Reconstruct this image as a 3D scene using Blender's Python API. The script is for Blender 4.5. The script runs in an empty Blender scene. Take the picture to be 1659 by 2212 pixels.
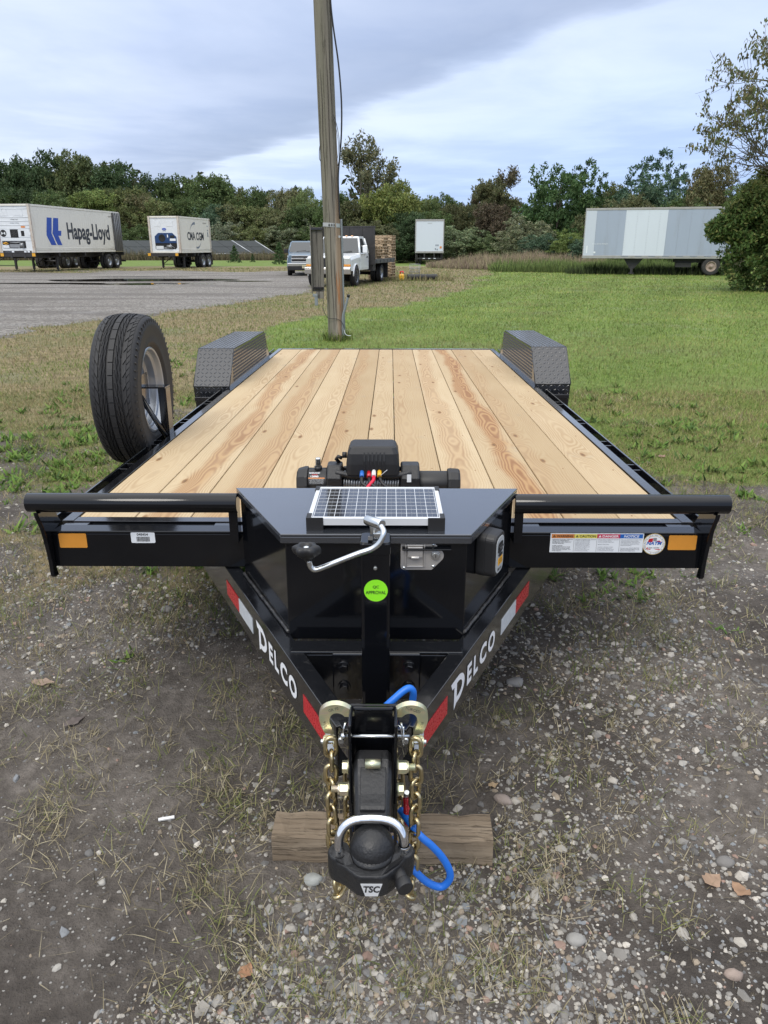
import bpy, math, random
import numpy as np
from mathutils import Vector, Matrix, Euler

random.seed(11)
rng = np.random.default_rng(7)
SC = bpy.context.scene
COL = SC.collection
R = math.radians
PI = math.pi

# ------------------------------------------------------------------ camera
cam_d = bpy.data.cameras.new('camera')
cam = bpy.data.objects.new('camera', cam_d)
COL.objects.link(cam)
cam.location = (0, 0, 1.56)
cam.rotation_euler = (R(90 - 19.7), 0, 0)
cam_d.sensor_fit = 'HORIZONTAL'
cam_d.sensor_width = 36.0
cam_d.lens = 36.0 * 1600 / 1659
cam_d.clip_start = 0.05
cam_d.clip_end = 9000
SC.camera = cam

SC.view_settings.view_transform = 'Standard'
SC.view_settings.look = 'None'
SC.view_settings.exposure = 0.47
SC.view_settings.gamma = 1.0
SC.view_settings.use_curve_mapping = False


# ------------------------------------------------------------------ node helper
class NT:
    """small wrapper that builds shader maths"""
    def __init__(self, tree):
        self.t = tree
        self.n = tree.nodes
        self.l = tree.links

    def node(self, typ, **kw):
        nd = self.n.new(typ)
        for k, v in kw.items():
            setattr(nd, k, v)
        return nd

    def put(self, sock, v):
        if v is None:
            return
        if isinstance(v, bpy.types.NodeSocket):
            self.l.new(v, sock)
        elif isinstance(v, (tuple, list)) and sock.type == 'RGBA' and len(v) == 3:
            sock.default_value = (*v, 1)
        else:
            sock.default_value = v

    def m(self, op, a, b=None, c=None, clamp=False):
        nd = self.node('ShaderNodeMath', operation=op, use_clamp=clamp)
        for i, v in enumerate((a, b, c)):
            self.put(nd.inputs[i], v)
        return nd.outputs[0]

    def vm(self, op, a, b=None):
        nd = self.node('ShaderNodeVectorMath', operation=op)
        self.put(nd.inputs[0], a)
        self.put(nd.inputs[1], b)
        return nd.outputs[0]

    def noise(self, vec=None, scale=5, detail=4, rough=0.55, dist=0.0, col=False, dims='3D', w=None):
        nd = self.node('ShaderNodeTexNoise', noise_dimensions=dims)
        if vec is not None and 'Vector' in nd.inputs and dims != '1D':
            self.put(nd.inputs['Vector'], vec)
        if w is not None:
            self.put(nd.inputs['W'], w)
        nd.inputs['Scale'].default_value = scale
        nd.inputs['Detail'].default_value = detail
        nd.inputs['Roughness'].default_value = rough
        nd.inputs['Distortion'].default_value = dist
        return nd.outputs['Color' if col else 'Fac']

    def voro(self, vec, scale=5, feat='F1', out='Distance', rnd=1.0):
        nd = self.node('ShaderNodeTexVoronoi', feature=feat)
        self.put(nd.inputs['Vector'], vec)
        nd.inputs['Scale'].default_value = scale
        nd.inputs['Randomness'].default_value = rnd
        return nd.outputs[out]

    def mix(self, f, a, b, blend='MIX'):
        nd = self.node('ShaderNodeMix', data_type='RGBA', blend_type=blend)
        self.put(nd.inputs['Factor'], f)
        self.put(nd.inputs['A'] if False else nd.inputs[6], a)
        self.put(nd.inputs[7], b)
        return nd.outputs[2]

    def ramp(self, f, stops, interp='LINEAR'):
        nd = self.node('ShaderNodeValToRGB')
        cr = nd.color_ramp
        cr.interpolation = interp
        while len(cr.elements) < len(stops):
            cr.elements.new(0.5)
        for e, (p, c) in zip(cr.elements, stops):
            e.position = p
            e.color = (*c, 1) if isinstance(c, (tuple, list)) else (c, c, c, 1)
        self.put(nd.inputs[0], f)
        return nd.outputs[0]

    def sep(self, v):
        nd = self.node('ShaderNodeSeparateXYZ')
        self.put(nd.inputs[0], v)
        return nd.outputs

    def comb(self, x, y, z):
        nd = self.node('ShaderNodeCombineXYZ')
        for i, v in enumerate((x, y, z)):
            self.put(nd.inputs[i], v)
        return nd.outputs[0]

    def step(self, v, lo, hi):
        nd = self.node('ShaderNodeMapRange', interpolation_type='SMOOTHSTEP')
        self.put(nd.inputs[0], v)
        nd.inputs[1].default_value = lo
        nd.inputs[2].default_value = hi
        return nd.outputs[0]


# ------------------------------------------------------------------ sky
SUN_EL, SUN_AZ = 48.0, 205.0          # high behind the camera's left shoulder, veiled by cloud
world = bpy.data.worlds.new('World')
SC.world = world
world.use_nodes = True
wt = NT(world.node_tree)
for nd in list(wt.n):
    wt.n.remove(nd)
tc = wt.node('ShaderNodeTexCoord')
dx, dy, dz = wt.sep(tc.outputs['Generated'])
zc = wt.m('MAXIMUM', dz, 0.035)
px = wt.m('DIVIDE', dx, zc)
py = wt.m('DIVIDE', dy, zc)
pv = wt.comb(px, py, 0.0)
# long cloud bank whose edge crosses the view: f below 2.5 is under the bank, above it is the clearer strip
f = wt.m('SUBTRACT', wt.m('ADD', px, wt.m('MULTIPLY', py, 0.47)), wt.m('MULTIPLY', wt.m('SUBTRACT', wt.noise(pv, 0.9, 5, 0.55), 0.5), 0.9))
f = wt.m('SUBTRACT', f, wt.m('MULTIPLY', wt.m('SUBTRACT', wt.noise(pv, 0.22, 2, 0.5), 0.5), 1.2))
base = wt.ramp(wt.m('DIVIDE', wt.m('ADD', wt.m('SUBTRACT', f, 0.28), 8.0), 24.0), [
    (0.0, (0.57, 0.635, 0.765)), (0.30, (0.54, 0.61, 0.755)), (0.355, (0.475, 0.545, 0.705)), (0.40, (0.355, 0.42, 0.575)),
    (0.431, (0.31, 0.37, 0.51)), (0.4385, (0.37, 0.435, 0.58)), (0.446, (0.52, 0.595, 0.745)), (0.50, (0.455, 0.545, 0.735)),
    (0.65, (0.365, 0.475, 0.715)), (1.0, (0.32, 0.44, 0.71))])
base = wt.mix(wt.step(wt.noise(wt.comb(wt.m('MULTIPLY', px, 0.8), wt.m('MULTIPLY', py, 0.55), 2.0), 1.1, 5, 0.55, 0.3), 0.32, 0.72), wt.mix(1.0, base, (0.90, 0.92, 0.95), 'MULTIPLY'), wt.mix(1.0, base, (1.10, 1.08, 1.05), 'MULTIPLY'))
streak = wt.noise(wt.comb(wt.m('MULTIPLY', wt.m('SUBTRACT', px, wt.m('MULTIPLY', py, 0.05)), 0.5), wt.m('MULTIPLY', py, 1.0), 0.0), 0.5, 4, 0.5)
cloud = wt.mix(wt.step(streak, 0.3, 0.75), wt.mix(1.0, base, (0.94, 0.95, 0.97), 'MULTIPLY'), wt.mix(1.0, base, (1.06, 1.05, 1.03), 'MULTIPLY'))
# overhead the layer thins and is brighter and whiter
up = wt.step(dz, 0.36, 0.95)
cloud = wt.mix(up, cloud, wt.mix(wt.noise(pv, 1.5, 5, 0.55), (1.20, 1.22, 1.27), (1.75, 1.72, 1.66)))
nish = wt.node('ShaderNodeTexSky', sky_type='NISHITA')
nish.sun_disc = False
nish.sun_elevation = R(SUN_EL)
nish.sun_rotation = R(SUN_AZ)
nish.altitude = 50
nish_c = wt.mix(1.0, nish.outputs[0], (0.1, 0.1, 0.1), 'MULTIPLY')
skyc = wt.mix(0.10, cloud, nish_c)
low = wt.step(dz, -0.02, 0.02)
skyc = wt.mix(low, (0.16, 0.16, 0.14), skyc)
bg = wt.node('ShaderNodeBackground')
wt.put(bg.inputs[0], skyc)
bg.inputs[1].default_value = 1.12
wo = wt.node('ShaderNodeOutputWorld')
wt.l.new(bg.outputs[0], wo.inputs[0])

sun_d = bpy.data.lights.new('sun', 'SUN')
sun_d.energy = 1.15
sun_d.angle = R(24)
sun_d.color = (1.0, 0.95, 0.87)
sun = bpy.data.objects.new('sun', sun_d)
COL.objects.link(sun)
az = R(SUN_AZ)
sdir = Vector((math.sin(az) * math.cos(R(SUN_EL)), math.cos(az) * math.cos(R(SUN_EL)), math.sin(R(SUN_EL))))
sun.rotation_euler = (-sdir).to_track_quat('-Z', 'Y').to_euler()
sun.location = sdir * 50


# ------------------------------------------------------------------ mesh helpers
class MB:
    def __init__(self):
        self.v, self.f, self.mi, self.sm = [], [], [], []
        self.cur = 0

    def add(self, vs, fs, smooth=False):
        o = len(self.v)
        self.v += [tuple(p) for p in vs]
        for q in fs:
            self.f.append([i + o for i in q])
            self.mi.append(self.cur)
            self.sm.append(smooth)
        return self

    def box(self, c, s, M=None, taper=(1, 1)):
        hx, hy, hz = s[0] / 2, s[1] / 2, s[2] / 2
        tx, ty = taper
        vs = [(-hx, -hy, -hz), (hx, -hy, -hz), (hx, hy, -hz), (-hx, hy, -hz),
              (-hx * tx, -hy * ty, hz), (hx * tx, -hy * ty, hz), (hx * tx, hy * ty, hz), (-hx * tx, hy * ty, hz)]
        c = Vector(c)
        vs = [(M @ Vector(p) if M else Vector(p)) + c for p in vs]
        return self.add(vs, [(0, 3, 2, 1), (4, 5, 6, 7), (0, 1, 5, 4), (1, 2, 6, 5), (2, 3, 7, 6), (3, 0, 4, 7)])

    def b2(self, x0, x1, y0, y1, z0, z1):
        return self.box(((x0 + x1) / 2, (y0 + y1) / 2, (z0 + z1) / 2), (abs(x1 - x0), abs(y1 - y0), abs(z1 - z0)))

    def cyl(self, a, b, r, seg=16, r2=None, caps=True, smooth=True):
        a, b = Vector(a), Vector(b)
        r2 = r if r2 is None else r2
        d = (b - a).normalized()
        u = d.orthogonal().normalized()
        w = d.cross(u)
        vs = []
        for p, rr in ((a, r), (b, r2)):
            for i in range(seg):
                t = 2 * PI * i / seg
                vs.append(p + (u * math.cos(t) + w * math.sin(t)) * rr)
        self.add(vs, [(i, (i + 1) % seg, seg + (i + 1) % seg, seg + i) for i in range(seg)], smooth)
        if caps:
            n = len(self.v) - 2 * seg
            self.f.append([n + i for i in reversed(range(seg))])
            self.f.append([n + seg + i for i in range(seg)])
            self.mi += [self.cur] * 2
            self.sm += [False] * 2
        return self

    def tube(self, pts, r, seg=8, closed=False, caps=True):
        pts = [Vector(p) for p in pts]
        n = len(pts)
        rs = r if isinstance(r, (list, tuple)) else [r] * n
        vs = []
        prev = None
        for i, p in enumerate(pts):
            if closed:
                d = pts[(i + 1) % n] - pts[i - 1]
            else:
                d = pts[min(i + 1, n - 1)] - pts[max(i - 1, 0)]
            d = d.normalized() if d.length > 1e-9 else Vector((0, 0, 1))
            if prev is None:
                u = d.orthogonal().normalized()
            else:
                u = (prev - d * prev.dot(d))
                u = u.normalized() if u.length > 1e-6 else d.orthogonal().normalized()
            prev = u
            w = d.cross(u)
            for k in range(seg):
                t = 2 * PI * k / seg
                vs.append(p + (u * math.cos(t) + w * math.sin(t)) * rs[i])
        fs = []
        for i in range(n if closed else n - 1):
            j = (i + 1) % n
            for k in range(seg):
                k2 = (k + 1) % seg
                fs.append((i * seg + k, i * seg + k2, j * seg + k2, j * seg + k))
        self.add(vs, fs, True)
        if not closed and caps:
            o = len(self.v) - n * seg
            self.f.append([o + k for k in reversed(range(seg))])
            self.f.append([o + (n - 1) * seg + k for k in range(seg)])
            self.mi += [self.cur] * 2
            self.sm += [False] * 2
        return self

    def lathe(self, prof, seg=32, axis='z', c=(0, 0, 0), M=None, smooth=True, closed=False):
        """prof: list of (radius, height) revolved about an axis"""
        c = Vector(c)
        vs = []
        for (r, h) in prof:
            for i in range(seg):
                t = 2 * PI * i / seg
                x, y = r * math.cos(t), r * math.sin(t)
                p = {'z': (x, y, h), 'x': (h, x, y), 'y': (y, h, x)}[axis]
                p = Vector(p)
                vs.append((M @ p if M else p) + c)
        fs = []
        n = len(prof)
        for j in range(n if closed else n - 1):
            j2 = (j + 1) % n
            for i in range(seg):
                i2 = (i + 1) % seg
                fs.append((j * seg + i, j * seg + i2, j2 * seg + i2, j2 * seg + i))
        return self.add(vs, fs, smooth)

    def prism(self, poly, lo, hi, axis='x', M=None, c=(0, 0, 0)):
        """poly in the other two axes (x: (y,z); y: (x,z); z: (x,y)) swept from lo to hi"""
        c = Vector(c)
        n = len(poly)
        vs = []
        for h in (lo, hi):
            for (a, b) in poly:
                p = Vector({'x': (h, a, b), 'y': (a, h, b), 'z': (a, b, h)}[axis])
                vs.append((M @ p if M else p) + c)
        fs = [tuple(reversed(range(n))), tuple(range(n, 2 * n))]
        fs += [(i, (i + 1) % n, n + (i + 1) % n, n + i) for i in range(n)]
        return self.add(vs, fs)

    def loft(self, rings, caps=True, smooth=False):
        n = len(rings[0])
        vs = [p for r in rings for p in r]
        fs = []
        for j in range(len(rings) - 1):
            for i in range(n):
                i2 = (i + 1) % n
                fs.append((j * n + i, j * n + i2, (j + 1) * n + i2, (j + 1) * n + i))
        self.add(vs, fs, smooth)
        if caps:
            o = len(self.v) - len(vs)
            self.f.append([o + i for i in reversed(range(n))])
            self.f.append([o + (len(rings) - 1) * n + i for i in range(n)])
            self.mi += [self.cur] * 2
            self.sm += [False] * 2
        return self

    def sphere(self, c, r, seg=20, rings=12, sc=(1, 1, 1)):
        prof = [(max(1e-4, r * math.sin(PI * i / rings)), -r * math.cos(PI * i / rings)) for i in range(rings + 1)]
        S = Matrix.Diagonal((*sc,))
        return self.lathe(prof, seg, 'z', c, S)

    def quad(self, a, b, c, d):
        return self.add([a, b, c, d], [(0, 1, 2, 3)])

    def mesh(self, name, mats):
        me = bpy.data.meshes.new(name)
        me.from_pydata(self.v, [], self.f)
        for mt in (mats if isinstance(mats, (list, tuple)) else [mats]):
            me.materials.append(mt)
        me.polygons.foreach_set('material_index', self.mi)
        me.polygons.foreach_set('use_smooth', self.sm)
        me.update()
        import bmesh
        bm = bmesh.new()
        bm.from_mesh(me)
        bmesh.ops.recalc_face_normals(bm, faces=bm.faces)
        bm.to_mesh(me)
        bm.free()
        return me

    def build(self, name, mats, parent=None, bevel=0, seg=2, loc=None, rot=None, angle=35):
        o = bpy.data.objects.new(name, self.mesh(name, mats))
        COL.objects.link(o)
        if parent is not None:
            o.parent = parent
        if loc is not None:
            o.location = loc
        if rot is not None:
            o.rotation_euler = rot
        if bevel:
            md = o.modifiers.new('bevel', 'BEVEL')
            md.width = bevel
            md.segments = seg
            md.limit_method = 'ANGLE'
            md.angle_limit = R(angle)
            md.harden_normals = False
        return o


def tag(o, label=None, cat=None, group=None, kind=None):
    for k, v in (('label', label), ('category', cat), ('group', group), ('kind', kind)):
        if v:
            o[k] = v
    return o


def thing(name, label, cat, loc=(0, 0, 0), rot=(0, 0, 0), group=None):
    o = bpy.data.objects.new(name, None)
    COL.objects.link(o)
    o.empty_display_size = 0.2
    o.location = loc
    o.rotation_euler = rot
    return tag(o, label, cat, group)


def inst(name, me, parent=None, loc=(0, 0, 0), rot=(0, 0, 0), sc=(1, 1, 1)):
    o = bpy.data.objects.new(name, me)
    COL.objects.link(o)
    if parent is not None:
        o.parent = parent
    o.location = loc
    o.rotation_euler = rot
    o.scale = sc
    return o


def copy_tree(o, parent=None):
    c = o.copy()
    COL.objects.link(c)
    if parent is not None:
        c.parent = parent
    for ch in list(o.children):
        copy_tree(ch, c)
    return c


def text(s, name, mat, parent, c, right, up, height, width=None, bold=0.0, shear=0.0, depth=0.0006, space=1.0, align='CENTER', line=1.0):
    """flat lettering lying in the plane (right, up), centred on c; height is the cap height"""
    cu = bpy.data.curves.new(name, 'FONT')
    cu.body = s
    cu.size = 1.0
    cu.offset = bold
    cu.shear = shear
    cu.space_character = space
    cu.space_line = line
    cu.resolution_u = 4
    cu.extrude = 0.0
    cu.align_x = align
    tmp = bpy.data.objects.new(name, cu)
    COL.objects.link(tmp)
    dg = bpy.context.evaluated_depsgraph_get()
    me = bpy.data.meshes.new_from_object(tmp.evaluated_get(dg))
    bpy.data.objects.remove(tmp)
    n = len(me.vertices)
    co = np.empty(n * 3, np.float32)
    me.vertices.foreach_get('co', co)
    co = co.reshape(-1, 3)
    lo, hi = co.min(0), co.max(0)
    if height is None:
        k = width / (hi[0] - lo[0])
        ky = k
    else:
        ky = height / (hi[1] - lo[1])
        k = ky if width is None else width / (hi[0] - lo[0])
    rt, upv = Vector(right).normalized(), Vector(up).normalized()
    nm = rt.cross(upv)
    ce = (lo + hi) / 2
    a = (co[:, 0] - ce[0]) * k
    b = (co[:, 1] - ce[1]) * ky
    out = np.array(c)[None] + a[:, None] * np.array(rt)[None] + b[:, None] * np.array(upv)[None] + depth * np.array(nm)[None]
    me.vertices.foreach_set('co', out.astype(np.float32).ravel())
    me.name = name
    me.materials.clear()
    me.materials.append(mat)
    me.update()
    o = bpy.data.objects.new(name, me)
    COL.objects.link(o)
    if parent is not None:
        o.parent = parent
    return o


def np_mesh(name, verts, faces, mats, cols=None, smooth=False, mi=None):
    """faces: (N,k) int array"""
    me = bpy.data.meshes.new(name)
    nf, k = faces.shape
    me.vertices.add(len(verts))
    me.vertices.foreach_set('co', np.ascontiguousarray(verts, np.float32).ravel())
    me.loops.add(nf * k)
    me.loops.foreach_set('vertex_index', np.ascontiguousarray(faces, np.int32).ravel())
    me.polygons.add(nf)
    me.polygons.foreach_set('loop_start', np.arange(0, nf * k, k, dtype=np.int32))
    me.polygons.foreach_set('loop_total', np.full(nf, k, np.int32))
    for mt in (mats if isinstance(mats, (list, tuple)) else [mats]):
        me.materials.append(mt)
    if mi is not None:
        me.polygons.foreach_set('material_index', np.ascontiguousarray(mi, np.int32))
    me.polygons.foreach_set('use_smooth', np.full(nf, smooth, bool))
    if cols is not None:
        at = me.color_attributes.new('Col', 'FLOAT_COLOR', 'POINT')
        c4 = np.ones((len(verts), 4), np.float32)
        c4[:, :cols.shape[1]] = cols
        at.data.foreach_set('color', c4.ravel())
    me.update(calc_edges=True)
    return me


# value noise for the scatter masks and the relief of the ground
_perm = rng.permutation(512)
_val = rng.random(512)


def vnoise(x, y):
    xi, yi = np.floor(x).astype(int), np.floor(y).astype(int)
    fx, fy = x - xi, y - yi
    fx, fy = fx * fx * (3 - 2 * fx), fy * fy * (3 - 2 * fy)

    def h(a, b):
        return _val[_perm[(_perm[a & 511] + b) & 511]]
    return (h(xi, yi) * (1 - fx) + h(xi + 1, yi) * fx) * (1 - fy) + (h(xi, yi + 1) * (1 - fx) + h(xi + 1, yi + 1) * fx) * fy


def fbm(x, y, o=4):
    s, a, t = 0, 1.0, 0
    x, y = np.asarray(x, float), np.asarray(y, float)
    for i in range(o):
        s = s + a * vnoise(x + 17.3 * i, y - 9.1 * i)
        t += a
        a *= 0.5
        x, y = x * 2.03, y * 2.03
    return s / t


def smooth(x, a, b):
    t = np.clip((np.asarray(x, float) - a) / (b - a), 0, 1)
    return t * t * (3 - 2 * t)


# ------------------------------------------------------------------ materials
def new_mat(name):
    mt = bpy.data.materials.new(name)
    mt.use_nodes = True
    t = NT(mt.node_tree)
    p = t.n['Principled BSDF']
    return mt, t, p


def mat(name, col, rough=0.5, metal=0.0, var=0.15, vscale=6, bump=0.0, bscale=60, coat=0.0, spec=0.5, dirt=None, dscale=3, damt=0.5, stretch=None, rvar=0.1):
    mt, t, p = new_mat(name)
    co = t.node('ShaderNodeTexCoord').outputs['Object']
    if stretch:
        co = t.vm('MULTIPLY', co, stretch)
    n = t.noise(co, vscale, 5, 0.6)
    lo = tuple(c * (1 - var) for c in col)
    hi = tuple(min(1, c * (1 + var)) for c in col)
    c = t.mix(n, lo, hi)
    if dirt:
        dn = t.step(t.noise(co, dscale, 6, 0.65, 0.4), 0.62 - 0.3 * damt, 0.80)
        c = t.mix(t.m('MULTIPLY', dn, damt), c, dirt)
    t.put(p.inputs['Base Color'], c)
    t.put(p.inputs['Roughness'], t.m('ADD', rough - rvar / 2, t.m('MULTIPLY', t.noise(co, vscale * 2.3, 4), rvar), clamp=True))
    p.inputs['Metallic'].default_value = metal
    p.inputs['Specular IOR Level'].default_value = spec
    p.inputs['Coat Weight'].default_value = coat
    p.inputs['Coat Roughness'].default_value = 0.08
    if bump:
        b = t.node('ShaderNodeBump')
        b.inputs['Strength'].default_value = bump
        b.inputs['Distance'].default_value = 0.01
        t.put(b.inputs['Height'], t.noise(co, bscale, 4, 0.6))
        t.l.new(b.outputs[0], p.inputs['Normal'])
    return mt


M = {}
M['black'] = mat('black_gloss_paint', (0.004, 0.0045, 0.006), 0.10, var=0.3, bump=0.015, bscale=14, coat=0.35, spec=0.25, dirt=(0.05, 0.046, 0.04), dscale=5, damt=0.06, rvar=0.08)
M['frame'] = mat('black_frame_paint', (0.005, 0.0055, 0.007), 0.17, var=0.3, bump=0.03, bscale=40, coat=0.6, spec=0.5, dirt=(0.12, 0.115, 0.11), dscale=45, damt=0.22, rvar=0.15)
M['lid'] = mat('black_lid_paint', (0.026, 0.029, 0.035), 0.2, var=0.2, bump=0.012, bscale=9, coat=1.0, spec=1.0, dirt=(0.09, 0.09, 0.09), dscale=14, damt=0.10)
M['weld'] = mat('painted_weld', (0.03, 0.03, 0.032), 0.3, var=0.5, vscale=60, dirt=(0.25, 0.24, 0.22), dscale=50, damt=0.5)
M['plastic'] = mat('black_plastic', (0.013, 0.013, 0.014), 0.48, var=0.2, bump=0.05, bscale=300)
M['castiron'] = mat('black_casting', (0.013, 0.0135, 0.015), 0.42, var=0.3, bump=0.25, bscale=120, dirt=(0.035, 0.03, 0.027), damt=0.3, dscale=20)
M['rubber'] = mat('tyre_rubber', (0.0155, 0.0155, 0.0165), 0.62, var=0.25, bump=0.05, bscale=200, dirt=(0.055, 0.05, 0.045), damt=0.2, dscale=10)
M['oldrubber'] = mat('old_tyre_rubber', (0.028, 0.027, 0.026), 0.8, var=0.3, dirt=(0.10, 0.09, 0.075), damt=0.5, dscale=3)
M['chrome'] = mat('chrome', (0.80, 0.81, 0.82), 0.09, 1.0, var=0.03, rvar=0.05)
M['zinc'] = mat('bright_zinc', (0.66, 0.68, 0.68), 0.24, 1.0, var=0.10, vscale=25, rvar=0.15)
M['silver'] = mat('silver_rim_paint', (0.36, 0.385, 0.42), 0.32, 0.6, var=0.08, rvar=0.1)
M['stainless'] = mat('brushed_stainless', (0.50, 0.48, 0.455), 0.32, 0.55, var=0.12, vscale=30, stretch=(1, 1, 30), rvar=0.15)
M['alu'] = mat('anodised_aluminium', (0.74, 0.76, 0.78), 0.36, 0.35, var=0.05)
M['amber'] = mat('amber_reflector', (0.62, 0.26, 0.035), 0.22, var=0.08, vscale=40, bump=0.15, bscale=350, coat=0.4)
M['redtape'] = mat('red_reflective_tape', (0.50, 0.012, 0.022), 0.28, var=0.35, vscale=90, bump=0.12, bscale=250, coat=0.3)
M['whitetape'] = mat('white_reflective_tape', (0.60, 0.64, 0.68), 0.3, var=0.25, vscale=60, bump=0.12, bscale=250, coat=0.3)
M['white'] = mat('white_print', (0.80, 0.81, 0.83), 0.45, var=0.03)
M['label'] = mat('white_label', (0.72, 0.75, 0.78), 0.4, var=0.04)
M['ink'] = mat('black_print', (0.012, 0.012, 0.014), 0.5, var=0.1)
M['greyink'] = mat('grey_print', (0.22, 0.23, 0.25), 0.5, var=0.1)
M['orange'] = mat('orange_print', (0.62, 0.22, 0.05), 0.45, var=0.05)
M['yellow'] = mat('yellow_print', (0.72, 0.62, 0.12), 0.45, var=0.05)
M['amberlabel'] = mat('amber_label', (0.85, 0.42, 0.03), 0.45, var=0.05)
M['magenta'] = mat('danger_print', (0.55, 0.03, 0.09), 0.45, var=0.05)
M['blueprint'] = mat('blue_print', (0.01, 0.12, 0.45), 0.45, var=0.05)
M['green'] = mat('green_sticker', (0.26, 0.78, 0.02), 0.45, var=0.03)
M['gold'] = mat('gold_print', (0.50, 0.37, 0.14), 0.4, var=0.1)
M['bluehose'] = mat('blue_cable_jacket', (0.012, 0.15, 0.62), 0.42, var=0.08)
M['redwire'] = mat('red_cable', (0.70, 0.012, 0.05), 0.4, var=0.08)
M['bluewire'] = mat('blue_cap', (0.03, 0.16, 0.55), 0.4)
M['yellowcap'] = mat('yellow_cap', (0.80, 0.45, 0.03), 0.4)
M['whitecap'] = mat('white_cap', (0.75, 0.75, 0.75), 0.4)
M['rope'] = mat('steel_rope', (0.36, 0.37, 0.37), 0.34, 0.9, var=0.2, vscale=40)
M['greytrim'] = mat('grey_plastic_panel', (0.42, 0.44, 0.45), 0.4, var=0.03)
M['cell'] = mat('solar_cell', (0.010, 0.013, 0.022), 0.05, var=0.2, vscale=15, coat=0.6, rvar=0.03)
M['rust'] = mat('rust', (0.16, 0.055, 0.02), 0.8, var=0.3, vscale=20)
M['glass'] = mat('dark_glass', (0.02, 0.026, 0.03), 0.04, var=0.1, spec=0.8, coat=0.5)
M['dark'] = mat('dark_void', (0.008, 0.008, 0.009), 0.7)


def iridescent_zinc():
    """yellow zinc plating: gold to pink to green over the surface"""
    mt, t, p = new_mat('yellow_zinc')
    co = t.node('ShaderNodeTexCoord').outputs['Object']
    n = t.noise(co, 26, 3, 0.5, 0.8)
    c = t.ramp(n, [(0.30, (0.74, 0.63, 0.56)), (0.44, (0.78, 0.72, 0.50)), (0.55, (0.62, 0.66, 0.46)), (0.70, (0.74, 0.62, 0.38))])
    t.put(p.inputs['Base Color'], c)
    p.inputs['Metallic'].default_value = 0.85
    t.put(p.inputs['Roughness'], t.m('ADD', 0.24, t.m('MULTIPLY', t.noise(co, 60, 3), 0.18)))
    return mt


M['yzinc'] = iridescent_zinc()
M['chain'] = mat('chain_zinc', (0.52, 0.43, 0.25), 0.30, 0.95, var=0.35, vscale=30, rvar=0.2)


M['lug'] = mat('black_tread_plate', (0.017, 0.0185, 0.022), 0.24, var=0.25, coat=0.4, spec=0.8)


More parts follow.
